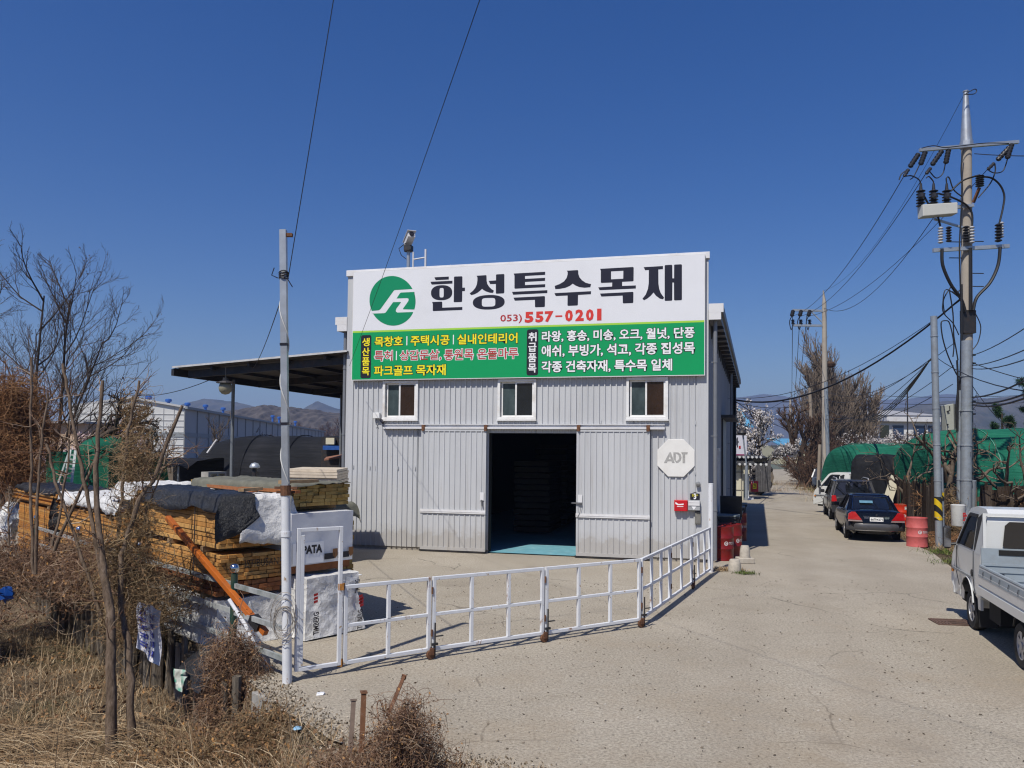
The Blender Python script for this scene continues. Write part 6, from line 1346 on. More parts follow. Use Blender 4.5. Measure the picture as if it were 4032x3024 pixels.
pb = AD(1925, 1070, 32.0); mb = MB(); mb.bar(AD(1912, 1098, 31.6), AD(1934, 1030, 32.4), .05, .36, (1, 0, 0)); tag(mb.build('leaning_board', M('pale_yellow_board', (.45, .42, .32), .7, 0, .1, 4)), 'pale yellowish board leaning against the end of the plank fence', 'board')
wp = AD(2062, 1105, 22.5); mb = MB(); PO = thing('sign_pail', 'white container with red letters hung on the utility pole', 'container', wp); mb.lathe((wp.x, wp.y - .18, wp.z - .4), [(.17, 0), (.18, .02), (.19, .55), (.2, .6), (.15, .62), (0, .6)], 18); pl_ = mb.build('container', M('dirty_white_plastic', (.55, .55, .53), .5, 0, .1, 5, (.2, .18, .15), .6, 5), PO, smooth=40)
mb = MB(); strokes(mb, lambda u, z: (wp.x + .05 + u, wp.y - .40, wp.z - .25 + z), (-.06, 0, .11, .26), 1, 5); strokes(mb, lambda u, z: (wp.x + .05 + u, wp.y - .40, wp.z - .25 + z), (-.02, .06, .13, .2), 1, 6); mb.build('lettering', RM, pl_)

# ------------------------------------------------------------------ shade-net tunnels
def m_net(name, a, b, c, st=(1, 1, 1)):
    m = N(name); m.p.inputs['Roughness'].default_value = .55; m.p.inputs['Specular IOR Level'].default_value = .25
    f = m.noise(3.0, 6, .75, m.co((.25, .25, 3.5))); f2 = m.noise(.6, 3, .6)
    m.col(m.ramp(m.mix(.4, f, f2), [(.3, a), (.5, b), (.7, c)])); m.bump(f, .8, .05); m.p.inputs['Roughness'].default_value = .85; m.p.inputs['Specular IOR Level'].default_value = .12; return m.mat
NETG = m_net('green_shade_net', (.006, .075, .045), (.012, .115, .07), (.035, .19, .12)); NETB = m_net('black_shade_net', (.008, .009, .011), (.014, .015, .018), (.03, .03, .034)); NETD = m_net('dark_green_net', (.005, .06, .035), (.01, .10, .06), (.02, .15, .09))
def tunnel(name, label, x0, x1, yc, hw, h, mat, yaw=0.0, loc=(0, 0), e=2.6, endr=1.2, ribs=True, ribm=None, both=False):
    t = thing(name, label, 'greenhouse', (loc[0], loc[1], 0), yaw); rows = []; nx = int((x1 - x0) / .3)
    us = [x0 + endr * (1 - math.cos(math.pi / 2 * i / 8)) for i in range(9)] + [x0 + endr + (x1 - x0 - endr) * i / nx for i in range(1, nx + 1)]
    for i, x in enumerate(us):
        k = math.sqrt(max(0, 1 - ((endr - (x - x0)) / endr) ** 2)) if x < x0 + endr else 1.0
        k = k ** .7; sag = .06 * abs(math.sin((x - x0) * math.pi / 2.0)); row = []
        for j in range(31):
            a = math.pi * j / 30; c_, s_ = math.cos(a), math.sin(a)
            y = yc - hw * math.copysign(abs(c_) ** (2 / e), c_) * (.8 + .2 * k); z = h * abs(s_) ** (2 / e) * (.72 + .28 * k)
            z -= sag * abs(s_) * .7; y += .03 * math.sin(x * 2.1 + j); row.append((x + loc[0] * 0, y, max(z, 0)))
        rows.append(row)
    mb = MB(); mb.grid(rows); mb.poly(rows[0]); o = mb.build('net_cover', mat, t, local=True, smooth=60)
    if ribs:
        k = x0 + endr
        while k < x1:
            mb = MB(); mb.tube([(k, yc - (hw + .02) * math.copysign(abs(math.cos(a)) ** (2 / e), math.cos(a)), (h + .02) * abs(math.sin(a)) ** (2 / e)) for a in [math.pi * j / 24 for j in range(25)]], .022, 5); mb.build('hoop', ribm or M('pale_green_hoop', (.06, .22, .15), .5), t, local=True); k += 2.0
    return t
tunnel('net_tunnel', 'lower green net tunnel at the left behind the plank fence', 0, 15, 0, 3.0, 3.5, NETG, .04, (20.0, 47.0), e=3.2)
tunnel('net_tunnel', 'taller green net tunnel at the right behind the utility pole', 0, 22, 0, 3.0, 3.95, NETG, -.05, (16.9, 32.5), endr=2.2)
# ------------------------------------------------------------------ utility poles and wires
CONC = M('pole_concrete', (.36, .32, .27), .9, 0, .08, 2, (.24, .2, .16), .4, 1.5, .3, 50)
INS = M('dark_polymer_insulator', (.022, .022, .026), .4); INSW = M('pale_porcelain', (.42, .43, .45), .25); CABLE = M('black_cable', (.012, .012, .014), .55)
P7 = lambda x, y, dy=0.0: AT(3400 + x * .5725, 300 + y * .5727, 25 + dy)
PB1 = AD(2089, 1150, 25); PB1.z = 0
UP = thing('utility_pole', 'tall concrete utility pole with two crossarms, insulators and switch box', 'utility pole', PB1)
top = P7(703, 108); mid = P7(708, 455); 
mb = MB(); mb.cyl(PB1 - Zv * .2, mid, .19, .155, 20); mb.build('pole', CONC, UP, smooth=40)
mb = MB(); mb.cyl(mid - Zv * .15, top, .19, .07, 12); mb.cyl(mid - Zv * .18, mid + Zv * .02, .2, .2, 12); mb.cyl(top, top + Zv * .03, .09, .09, 10); mb.build('steel_cap', ZINC, UP, smooth=30)
mb = MB(); mb.bar(P7(385, 508, -.15), P7(1065, 452, -.15), .10, .10, (0, 0, 1)); mb.build('crossarm', ZINC, UP)
mb = MB(); mb.bar(P7(478, 1198, -.2), P7(1000, 1168, -.2), .09, .12, (0, 0, 1)); mb.build('crossarm', ZINC, UP)
mb = MB(); mb.bar(P7(600, 905, -.2), P7(755, 888, -.2), .10, .10, (0, 0, 1)); mb.bar(P7(485, 982, -.2), P7(690, 1042, -.2), .06, .06, (0, 0, 1)); mb.build('box_bracket', ZINC, UP)
def ins(mb, p, q, r=.075, n=6):
    p, q = Vector(p), Vector(q); d = (q - p); L_ = d.length; prof = []
    for k in range(n):
        a = k / n * L_; b = L_ / n; prof += [(r * .45, a), (r, a + b * .35), (r, a + b * .5), (r * .45, a + b * .9)]
    mb.lathe(p, prof, 10, d)
def insulator(p, q, r=.08, n=6, mat=INS): mb = MB(); ins(mb, p, q, r, n); mb.build('insulator', mat, UP, smooth=30)
for p, q in (((378, 535), (318, 625)), ((425, 520), (392, 608)), ((540, 512), (470, 612)), ((585, 505), (566, 600)), ((1005, 488), (920, 578)), ((1020, 468), (988, 566))): insulator(P7(*p, -.2), P7(*q, -.5), .085, 5)
for p, q in (((310, 640), (278, 690)), ((462, 632), (430, 672)), ((900, 598), (852, 644))): insulator(P7(*p, -.5), P7(*q, -.7), .06, 3)
for x in (394, 482, 572):
    insulator(P7(x, 900, -.35), P7(x, 780, -.35), .14, 6); mb = MB(); mb.cyl(P7(x, 782, -.35), P7(x, 738, -.35), .055, .035, 8); mb.build('bushing_cap', INS, UP); mb = MB(); mb.lathe(P7(x + 6, 822, -.5), [(0, -.11), (.1, -.05), (.1, .05), (0, .11)], 10); mb.build('bushing_cap', INS, UP)
for x, y0, y1, r, mt in ((530, 1150, 1035, .085, INSW), (586, 1140, 1032, .09, INS), (706, 1140, 1028, .10, INS), (745, 1150, 1030, .085, INSW), (928, 1140, 1012, .11, INS), (950, 1110, 1000, .07, INSW), (800, 760, 680, .13, INS)): insulator(P7(x, y0, -.3), P7(x, y1, -.3), r, 6, mt)
mb = MB(); mb.bar(P7(798, 765, -.3), P7(755, 870, -.1), .09, .06); mb.build('insulator_bracket', RUST, UP)
bl = P7(368, 978, -.35); br = P7(606, 960, -.35); mb = MB(); mb.prism([P7(368, 905, -.2), P7(606, 890, -.2), P7(606, 965, -.2), P7(372, 985, -.2)], (0, -.35, 0)); mb.build('switch_box', M('pale_grey_box', (.52, .52, .48), .5, 0, .05, 3), UP, fix=True, bevel=.02)
mb = MB(); mb.box((PB1.x - .2, PB1.y - .24, P7(0, 1640).z - .6), (PB1.x + .22, PB1.y - .05, P7(0, 1610).z)); mb.build('cable_shroud', STEELD, UP)
def cab(pts, r=.035, n=6, name='cable', parent=UP, mat=CABLE, sub=6):
    P_ = [Vector(p) for p in pts]; out = []
    for i in range(len(P_) - 1):
        p0, p1, p2, p3 = P_[max(i - 1, 0)], P_[i], P_[i + 1], P_[min(i + 2, len(P_) - 1)]
        for k in range(sub):
            t = k / sub; out.append(.5 * ((2 * p1) + (p2 - p0) * t + (2 * p0 - 5 * p1 + 4 * p2 - p3) * t * t + (3 * p1 - p0 - 3 * p2 + p3) * t ** 3))
    out.append(P_[-1]); mb = MB(); mb.tube(out, r, n); return mb.build(name, mat, parent, smooth=60)
for pts, r in (([(540, 1190), (545, 1300), (600, 1430), (670, 1530), (700, 1620)], .05), ([(940, 1175), (925, 1300), (870, 1420), (780, 1520), (755, 1610)], .05), ([(735, 1180), (735, 1400), (735, 1610)], .05),
               ([(278, 690), (330, 685), (380, 710), (394, 740)], .02), ([(245, 712), (262, 672), (300, 645)], .02), ([(432, 700), (450, 690), (478, 720), (482, 740)], .02), ([(572, 738), (570, 700), (590, 700), (620, 780), (680, 830)], .02),
               ([(600, 790), (680, 720), (760, 690), (800, 680)], .03), ([(800, 690), (880, 700), (940, 750), (968, 820), (960, 900), (935, 1010)], .03), ([(420, 830), (460, 900), (505, 950), (528, 1030)], .03), ([(508, 805), (600, 830), (700, 880), (745, 940), (748, 1030)], .03), ([(455, 655), (500, 700), (545, 670), (562, 605)], .018), ([(850, 640), (900, 665), (960, 650), (990, 570)], .018), ([(320, 710), (345, 690), (385, 610)], .018),
               ([(904, 605), (905, 660), (870, 740), (790, 835)], .02), ([(685, 500), (672, 640), (680, 780), (668, 1000), (660, 1200), (668, 1500)], .022), ([(690, 130), (760, 90), (778, 100), (760, 122), (700, 125)], .015), ([(400, 495), (480, 478), (560, 490), (680, 478), (840, 460), (1000, 462)], .015),
               ([(600, 1450), (550, 1540), (560, 1640)], .018), ([(610, 1480), (640, 1500), (660, 1470)], .018)): cab([P7(*p, -.3) for p in pts], r)
for y, s in ((1140, -1), (1135, 1), (1250, -1), (1355, 1), (1445, 1)):
    mb = MB(); p = P7(708 + s * 30, y, -.05); mb.cyl(p, p + Vector((s * .42, 0, 0)), .016, n=6); mb.build('climbing_step', STEELD, UP)
P5 = lambda x, y, dy=0.0: AT(3500 + x * .6633, 1100 + y * .6631, 25 + dy)
# cables looping round the pole lower down
for pts, r in (([(420, 110), (340, 60), (320, 140), (325, 200), (380, 260), (415, 330)], .016), ([(360, 70), (380, 200), (385, 330), (400, 420), (410, 480)], .02), ([(330, 245), (310, 260), (320, 350), (350, 450), (400, 560), (420, 580)], .02), ([(330, 245), (360, 260), (385, 380), (380, 460)], .018), ([(515, 205), (545, 280), (530, 370), (495, 420)], .016), ([(430, 30), (432, 300), (425, 600), (410, 750), (408, 900)], .04), ([(440, 380), (470, 560), (490, 700), (492, 850)], .03), ([(415, 600), (440, 640), (470, 700)], .05), ([(405, 480), (410, 640), (400, 760), (405, 880)], .03)): cab([P5(*p, -.4) for p in pts], r)
for y in (300, 450, 500, 725, 800, 890, 950, 1010, 1150, 1270, 1420): mb = MB(); p = P5(478, y); mb.cyl(p - Zv * .02, p + Zv * .02, .185, n=16); mb.build('band', STEELD, UP)
def pipe_pole(name, label, a, b, r, mat, Y, cat='pole', seams=True, parent=None):
    t = thing(name, label, cat, (a.x, a.y, 0)); mb = MB(); mb.cyl(Vector((a.x, a.y, 0)) - Zv * .1, b, r, r * .92, 14); p = mb.build('pipe', mat, t, smooth=40)
    if seams:
        k = .9
        while k < b.z - .5:
            c = Vector((a.x, a.y, 0)) + (b - Vector((a.x, a.y, 0))) * (k / b.z); mb = MB(); mb.cyl(c, c + Zv * .03, r * 1.07, n=14); mb.build('band', ZINC, t); k += 1.1
    return t
GALV = M('galvanised_pole', (.30, .335, .37), .42, .35, .16, 7, (.22, .2, .18), .4, 3)
a = P5(455, 1400, -.6); pipe_pole('steel_pole', 'bent grey steel pole strapped to the front of the utility pole', a, P5(462, 365, -.6), .17, GALV, 24.4)
a = P5(485, 1400, -.25); pipe_pole('steel_pole', 'short wide grey steel sleeve at the foot of the utility pole', a, P5(487, 1195, -.45), .17, GALV, 24.4)
a = P5(413, 1400, -.4); pipe_pole('steel_conduit', 'thin grey steel conduit up the left side of the utility pole', a, P5(428, 660, -.4), .09, GALV, 24.5, 'conduit')
MBx = thing('meter_box', 'pale grey metal cabinet on the left side of the utility pole', 'cabinet', P5(370, 895, -.4)); mb = MB(); mb.prism([P5(332, 748, -.5), P5(384, 738, -.5), P5(388, 893, -.5), P5(342, 897, -.5)], (0, .3, 0)); cbn = mb.build('case', M('cabinet_paint', (.36, .37, .32), .5, 0, .05, 3), MBx, fix=True, bevel=.01)
mb = MB(); mb.prism([P5(384.5, 738, -.5), P5(402, 742, -.3), P5(400, 885, -.3), P5(388.5, 893, -.5)], (0, .28, 0)); mb.build('side', M('cabinet_side', (.30, .31, .28), .5), MBx, fix=True)
mb = MB(); mb.bar(P5(345, 785, -.53), P5(358, 780, -.53), .04, .03); mb.bar(P5(360, 752, -.52), P5(362, 775, -.52), .02); mb.bar(P5(345, 862, -.53), P5(352, 862, -.53), .05, .04); mb.build('latch', STEELD, MBx)
a = GD(2029, 1183); b = AD(2017, 683, a.y); TPP = pipe_pole('steel_pole', 'free standing slim galvanised pole with a black and yellow hazard band', a, b, .105, GALV, a.y)
def hazard(name_parent, a, b, r, z0, z1):
    m = N('hazard_stripes'); m.p.inputs['Roughness'].default_value = .4
    s_ = m.n('SeparateXYZ'); m.l(m.co(), s_.inputs[0]); v = m.math('ADD', m.math('MULTIPLY', s_.outputs[2], 1.0), m.math('MULTIPLY', s_.outputs[0], 1.1)); v = m.math('FRACT', m.math('MULTIPLY', v, 2.6)); m.col(m.ramp(v, [(0, (.62, .42, .01)), (.5, (.015, .015, .015))], 'CONSTANT'))
    mb = MB(); o = Vector((a.x, a.y, 0)); d = b - o; mb.cyl(o + d * (z0 / b.z), o + d * (z1 / b.z), r, n=16, caps=False); return mb.build('hazard_band', m.mat, name_parent, smooth=60)
z1 = AD(2023, 1073, a.y).z; z0 = AD(2026, 1122, a.y).z; hazard(TPP, a, b, .112, z0 - .02, z1)
a2 = GD(2036, 1181); b2 = AD(2032, 1010, a2.y); SP2 = pipe_pole('steel_pole', 'short galvanised stub pole right behind the slim hazard pole', a2, b2, .075, GALV, a2.y); hazard(SP2, a2, b2, .08, z0 + .55, z1 + .12)
# pole further down the lane
FB = AD(1783, 1070, 52); FB.z = 0; Pf = lambda x, y, dy=0: AT(2700 + x * .6328, 1150 + y * .6329, 52 + dy)
FPo = thing('utility_pole', 'farther utility pole with two one-sided crossarms in front of the bare trees', 'utility pole', FB)
mb = MB(); mb.cyl(FB, Pf(862, 60), .24, .14, 14); mb.cyl(Pf(862, 60), Pf(856, -10), .12, .03, 10); mb.build('pole', CONC, FPo, smooth=40)
fb2 = Pf(878, 870); mb = MB(); mb.cyl((fb2.x, 51.7, 0), Pf(872, 560, -.3), .13, .12, 10); mb.build('steel_sleeve', GALV, FPo)
for p, q in (((665, 112), (878, 118)), ((668, 207), (876, 210))): mb = MB(); mb.bar(Pf(*p), Pf(*q), .14, .14, (0, 0, 1)); mb.build('crossarm', ZINC, FPo)
mb = MB(); mb.bar(Pf(780, 120), Pf(862, 200), .07); mb.build('brace', ZINC, FPo)
for x in (668, 718, 772):
    mb = MB(); ins(mb, Pf(x, 116), Pf(x - 8, 150, -.3), .14, 3); mb.build('insulator', INS, FPo); mb = MB(); ins(mb, Pf(x, 200), Pf(x - 2, 170), .13, 3); mb.build('insulator', INS, FPo)
    cab([Pf(x - 8, 150, -.3), Pf(x - 22, 185), Pf(x - 12, 235), Pf(x - 2, 205)], .03, 5, 'jumper', FPo)
WOODP = M('old_pole_brown', (.27, .22, .17), .9, 0, .15, 3)
for base, topp, Y, r, lab, arms in (((1758, 1030), (1749, 838), 75, .2, 'old brown pole with short arms standing before the bare trees', [((1738, 925), (1756, 925)), ((1738, 940), (1756, 940)), ((1742, 868), (1752, 882))]), ((1708, 1010), (1707, 862), 120, .2, 'thin far pole with a small crossarm at the end of the lane', [((1690, 868), (1716, 868))]), ((1714, 1012), (1713, 880), 140, .22, 'farthest concrete pole at the end of the lane', [((1694, 880), (1722, 880)), ((1696, 895), (1714, 895))]), ((1640, 1060), (1640, 884), 95, .28, 'stout pale concrete pole behind the blossom tree', [((1640, 893), (1648, 893))]), ((1767, 1075), (1771, 960), 50, .13, 'short wooden pole with a meter box beside the farther utility pole', [])):
    b_ = AD(*base, Y); b_.z = 0; t = thing('pole', lab, 'pole', b_); mb = MB(); mb.cyl(b_, AD(*topp, Y), r, r * .8, 10); mb.build('shaft', WOODP if 'brown' in lab or 'wooden' in lab else CONC, t, smooth=40)
    for p, q in arms: mb = MB(); mb.bar(AD(*p, Y), AD(*q, Y), .16); mb.build('crossarm', STEELD, t)
mx = AD(1774, 1048, 49.5); mb = MB(); mb.box((mx.x - .22, mx.y, mx.z - .35), (mx.x + .22, mx.y + .2, mx.z + .3)); tag(mb.build('meter_box', M('cabinet_paint', (.36, .37, .32)), bevel=.02), 'small grey meter box on the short wooden pole', 'cabinet')
# ------------------------------------------------------------------ wires
def wire(p, q, sag, r, label, group, n=18):
    p, q = Vector(p), Vector(q); mb = MB(); mb.tube([p + (q - p) * (i / n) - Zv * (4 * sag * (i / n) * (1 - i / n)) for i in range(n + 1)], r, 4); return tag(mb.build('overhead_wire', CABLE), label, 'wire', group)
for a, b in (((318, 690), (665, 116)), ((250, 740), (718, 112)), ((560, 700), (772, 112))): pass
PWL = 'black power line from the tall utility pole to the crossarm of the farther one'
for (x, y), (fx, fy) in (((275, 692), (660, 150)), ((425, 675), (714, 150)), ((848, 646), (768, 150))): wire(P7(x, y, -.7), Pf(fx, fy, -.3), .9, .014, PWL, 'power lines between the two utility poles')
wire(P7(690, 130), Pf(856, -8), 1.3, .008, 'thin earth wire from the tip of the tall utility pole', 'power lines between the two utility poles')
wire(P7(480, 975, -.35), Pf(862, 100), 1.2, .014, 'power line from the switch box to the farther pole', 'power lines between the two utility poles')
ED = lambda x, y, Y: AD(x, y, Y)
side_far = ED(1590, 864, 37.5)
wire(P5(420, 120, -.3), side_far, 1.15, .035, 'thick black cable from the utility pole to the workshop eaves', 'cables crossing the lane')
wire(P5(420, 128, -.3), side_far + Zv * .1, .9, .012, 'thin wire above the thick cable crossing the lane', 'cables crossing the lane')
LOWC = 'black low cable running from the slim pole towards the farther pole'
for (x0, y0, Y0), (x1, y1, Y1), s in (((2015, 772, 23.5), (1783, 862, 52), .7), ((2060, 742, 25), (1783, 845, 52), .9), ((2012, 776, 23.5), (1783, 895, 52), .9), ((2060, 790, 25), (1782, 905, 52), .8), ((2058, 830, 25), (1785, 880, 52), 1.0)): wire(ED(x0, y0, Y0), ED(x1, y1, Y1), s, .014, LOWC, 'low cables along the lane')
BUN = 'black cable in the twisted bundle dropping from the slim pole'
for k in range(4): wire(ED(2012 - k, 774 + k, 23.4), ED(1873 + 2 * k, 905 + 2 * k, 48), .35 + .05 * k, .022, BUN, 'twisted cable bundle')
RT = 'black cable leaving the utility pole towards the right edge'
for (x0, y0), (x1, y1), Y1, s in (((2098, 768), (2230, 640), 14, .2), ((2098, 790), (2230, 690), 14, .2), ((2098, 796), (2230, 698), 14, .25), ((2020, 770), (2230, 712), 15, .5), ((2098, 858), (2240, 720), 14, .3), ((2098, 868), (2240, 738), 14, .35), ((2098, 874), (2240, 748), 14, .35), ((2096, 782), (2230, 805), 22, .1), ((2098, 830), (2230, 840), 20, .6), ((2105, 332), (2230, 328), 22, .05)): _a, _b = ED(x0, y0, 24.8), ED(x1, y1, Y1); wire(_a, _a + (_b - _a) * 2.6, s * 2.6, .013 if y0 < 850 else .022, RT, 'cables to the right of the utility pole')
FARW = 'thin far wire crossing behind the trees on the right'
for y in (854, 870): wire(ED(1880, y, 120), ED(2260, y - 3, 120), .4, .035, FARW, 'far wires across the right side')
LN2 = 'thin line descending from the farther pole towards the end of the lane'
for x0, x1, y1 in ((1712, 1710, 868), (1728, 1714, 868), (1743, 1719, 868)): wire(ED(x0, 680, 52), ED(x1, y1, 118), 1.2, .022, LN2, 'lines down the lane')
LN3 = 'thin wire from the workshop corner across the lane to the poles beyond'
for (x0, y0, Y0), (x1, y1, Y1) in (((1590, 866, 38), (1752, 842, 74)), ((1590, 870, 38), (1783, 855, 52)), ((1594, 930, 60), (1762, 830, 74)), ((1590, 868, 38), (1716, 925, 120)), ((1640, 895, 95), (1716, 903, 120)), ((1648, 893, 95), (1713, 930, 120)), ((1600, 905, 60), (1783, 800, 52))): wire(ED(x0, y0, Y0), ED(x1, y1, Y1), .5, .013 if Y1 < 90 else .025, LN3, 'wires across the far lane')
cn = ED(505, 838, 24)
_k = pz(zk) + Vector((.05, .02, .03)); wire(_k + (ED(722, -10, 8.4) - _k) * 3.5, _k, .0, .0055, 'thin black wire rising from the tall post beyond the top of the picture', 'wires overhead at the left')
wire(_k, ED(547, 795, 22.4), .15, .007, 'thin black wire from the tall post down to the lean-to roof', 'wires overhead at the left')
_l = ED(755, 790, 21.3); wire(_l + (ED(1018, -10, 8.5) - _l) * 2.2, _l, .35, .005, 'thin black wire crossing the sky and the left end of the signboard', 'wires overhead at the left')
wire(ED(225, 833, 40), ED(450, 822, 23.5), .5, .012, 'thin wire from the bare tree to the lean-to', 'wires overhead at the left')
# cables bunched on the lane side of the workshop
CL = thing('cable_riser', 'bunch of black cables and conduits at the far lane corner of the workshop', 'cable', ED(1590, 1080, 38.3))
for k in range(7):
    x = 1585 + rnd.uniform(-2, 4); mb = MB(); mb.tube([ED(x + rnd.uniform(-1, 1), y, 38.4 + .1 * k) for y in (830, 880, 940, 1000, 1060)], rnd.uniform(.02, .05), 5); mb.build('cable', CABLE, CL)

# ------------------------------------------------------------------ houses down the lane
CREAM = M('cream_wall', (.60, .57, .44), .8, 0, .05, 2, (.4, .36, .27), .35, 1.5); TILE = N('dark_roof_tiles'); TILE.p.inputs['Roughness'].default_value = .7
w_ = TILE.n('TexWave'); w_.inputs['Scale'].default_value = 2.4; TILE.l(TILE.co(), w_.inputs['Vector']); TILE.col(TILE.ramp(w_.outputs['Fac'], [(.2, (.012, .012, .013)), (.7, (.06, .06, .062))])); TILE.bump(w_.outputs['Fac'], .6, .05); TILE = TILE.mat
BLUER = M('blue_roof_sheet', (.10, .30, .47), .5, 0, .08, 2); ROOFG = M('grey_roof_sheet', (.34, .34, .35), .6, 0, .06, 1)
def hexa(mb, x0, x1, y0, y1, z0, z1): mb.box((x0, y0, z0), (x1, y1, z1))
RS = thing('restaurant', 'cream walled restaurant with dark tiled eaves and a white banner beyond the workshop', 'restaurant', (14, 48.5, 0))
xl = ED(1575, 1070, 47).x; xr = ED(1606, 1070, 47).x; xr2 = ED(1624, 1070, 48).x
mb = MB(); hexa(mb, xl, xr, 47, 52, 0, 2.25); hexa(mb, xr, xr2, 48.5, 52, 0, 2.2); mb.build('wall', CREAM, RS)
mb = MB(); hexa(mb, xl, xr + .02, 46.97, 46.99, 1.66, 1.70); hexa(mb, xl, xr + .02, 46.97, 46.99, .58, .61); hexa(mb, xr - .15, xr - .1, 46.96, 46.99, 0, 2.2); mb.build('joint', M('joint_grey', (.2, .19, .16), .8), RS)
mb = MB(); mb.prism([(xl - 1, 46.5, 2.22), (xl - 1, 47.3, 2.42), (xl - 1, 47.3, 2.3), (xl - 1, 46.5, 2.1)], (xr - xl + 1.6, 0, 0)); mb.prism([(xl - 1, 47.0, 2.58), (xl - 1, 47.8, 2.70), (xl - 1, 47.8, 2.3), (xl - 1, 47.2, 2.42)], (ED(1656, 0, 47.2).x - xl + 1, 0, 0)); mb.prism([(xr + .62, 47.9, 2.3), (xr + .62, 49.5, 2.75), (xr + .62, 49.5, 2.55), (xr + .62, 47.9, 2.2)], (.95, 0, 0)); rf_ = mb.build('tiled_roof', TILE, RS, fix=True)
for k in range(10):
    mb = MB(); c = Vector((xl - .8 + k * .32, 46.48, 2.17)); mb.cyl(c, c - Vector((0, .05, 0)), .075, n=10); mb.build('eave_tile', M('white_tile_end', (.6, .6, .58), .6), rf_)
for k in range(8): mb = MB(); c = Vector((xl + .1 + k * .26, 46.98, 2.6)); mb.cyl(c, c - Vector((0, .05, 0)), .075, n=10); mb.build('eave_tile', M('white_tile_end', (.6, .6, .58)), rf_)
q = [ED(1580, 986, 48), ED(1613, 985, 48), ED(1613, 941, 48), ED(1580, 940, 48)]; BNR = thing('banner', 'large white banner with a black glyph on the restaurant roof', 'banner', q[0]); mb = MB(); mb.prism(q, (0, .05, 0)); bs_ = mb.build('sheet', M('white_banner', (.62, .61, .66), .6, 0, .04, 2), BNR, fix=True)
mb = MB(); put_text(mb, '마', lambda u, v: (u, 47.98, v), (ED(1587, 0, 48).x, ED(1598, 965, 48).z, ED(1595, 0, 48).x, ED(1598, 946, 48).z), .05); mb.build('glyph', V_K, bs_)
mb = MB(); hexa(mb, ED(1584, 0, 48).x, ED(1612, 0, 48).x, 47.975, 47.985, ED(1598, 985, 48).z, ED(1598, 981, 48).z); mb.build('purple_band', M('purple_print', (.25, .02, .10), .6), bs_)
mb = MB(); P_ = [ED(1596, 969, 47.98), ED(1600, 969, 47.98), ED(1600, 963, 47.98), ED(1596, 963, 47.98)]; mb.poly(P_); mb.build('red_mark', RM, bs_)
BS = thing('sign_board', 'red standing sign with yellow and white lettering beside the restaurant', 'sign', ED(1629, 1062, 49)); mb = MB(); a, b = ED(1621, 1062, 49), ED(1637, 1039, 49); hexa(mb, a.x, b.x, 48.9, 49, a.z, b.z); p_ = mb.build('panel', M('red_sign', (.45, .03, .05), .5), BS)
mb = MB(); hexa(mb, a.x + .12, b.x - .12, 48.89, 48.899, a.z + .18, b.z - .16); mb.build('yellow_field', V_Y, p_)
mb = MB(); strokes(mb, lambda u, v: (u, 48.885, v), (a.x + .14, a.z + .22, b.x - .14, b.z - .2), 1, 8); mb.build('lettering', V_K, p_)
mb = MB(); put_text(mb, '11', lambda u, v: (u, 48.89, v), (a.x + .05, b.z - .13, a.x + .17, b.z - .03), .03); mb.build('white_lettering', V_WH, p_)
LPp = ED(1607, 1085, 47); lp = thing('street_lamp', 'grey lamp post with a black lamp head before the restaurant', 'street lamp', (LPp.x, 46.5, 0)); mb = MB(); mb.cyl((LPp.x, 46.5, 0), (LPp.x, 46.5, 2.1), .09, n=10); mb.cyl((LPp.x, 46.5, 2.1), ED(1605, 940, 46.5), .05, n=8); mb.build('post', GALV, lp)
mb = MB(); c = ED(1603, 935, 46.5); mb.lathe(c, [(0, .25), (.2, .15), (.28, 0), (.22, -.12), (0, -.15)], 12); mb.build('lamp_head', STEELD, lp, smooth=50)
WPo = ED(1615, 1075, 47.5); wp_ = thing('marker_post', 'white post on a round base at the edge of the lane', 'post', (WPo.x, 47.5, 0)); mb = MB(); mb.cyl((WPo.x, 47.5, 0), ED(1615, 1030, 47.5), .07, n=8); mb.build('post', WPAINT, wp_); mb = MB(); mb.lathe((WPo.x, 47.5, 0), [(.38, 0), (.36, .1), (.08, .16)], 14); mb.build('base', WPAINT, wp_)
mb = MB(); R_ = MB()
RK = thing('rock_wall', 'dark stacked rock wall and clutter beside the restaurant entrance', 'rock wall', ED(1650, 1060, 52)); 
for k in range(60): c = ED(rnd.uniform(1626, 1662), rnd.uniform(1010, 1062), 52 + rnd.uniform(0, 2)); s_ = rnd.uniform(.12, .3); mb.lathe((c.x, c.y, max(c.z, .1)), [(0, -s_), (s_ * .9, -s_ * .4), (s_, .2 * s_), (s_ * .5, s_ * .8), (0, s_)], 6)
mb.build('rocks', M('dark_rock', (.07, .062, .058), .9, 0, .6, 3), RK)
mb = MB()
for k in range(9): x = 1634 + k * 3.6; mb.bar(ED(x, 1062, 51.5), ED(x + rnd.uniform(-1, 1), rnd.uniform(985, 1010), 51.5), .09)
mb.build('posts', M('dark_weathered_post', (.10, .095, .095), .8, 0, .4, 4), RK)
BH = thing('house', 'two-storey grey house with a bright blue roof behind the blossom tree', 'house', ED(1600, 1050, 72)); a, b = ED(1560, 0, 72).x, ED(1612, 0, 72).x; mb = MB(); hexa(mb, a, b, 72, 80, 0, 5.4); hw = mb.build('wall', M('grey_house_wall', (.30, .30, .29), .8, 0, .05, 1), BH)
z = ED(1600, 925, 72).z; mb = MB(); mb.prism([(a - .4, 71.4, 5.3), (b + .5, 71.4, 5.3), (b + .5, 76, 7.3), (a - .4, 76, 7.3)], (0, 0, .12)); mb.prism([(a - .4, 76.01, 7.3), (b + .5, 76.01, 7.3), (b + .5, 80.6, 5.3), (a - .4, 80.6, 5.3)], (0, 0, .12)); mb.build('roof', BLUER, BH, fix=True)
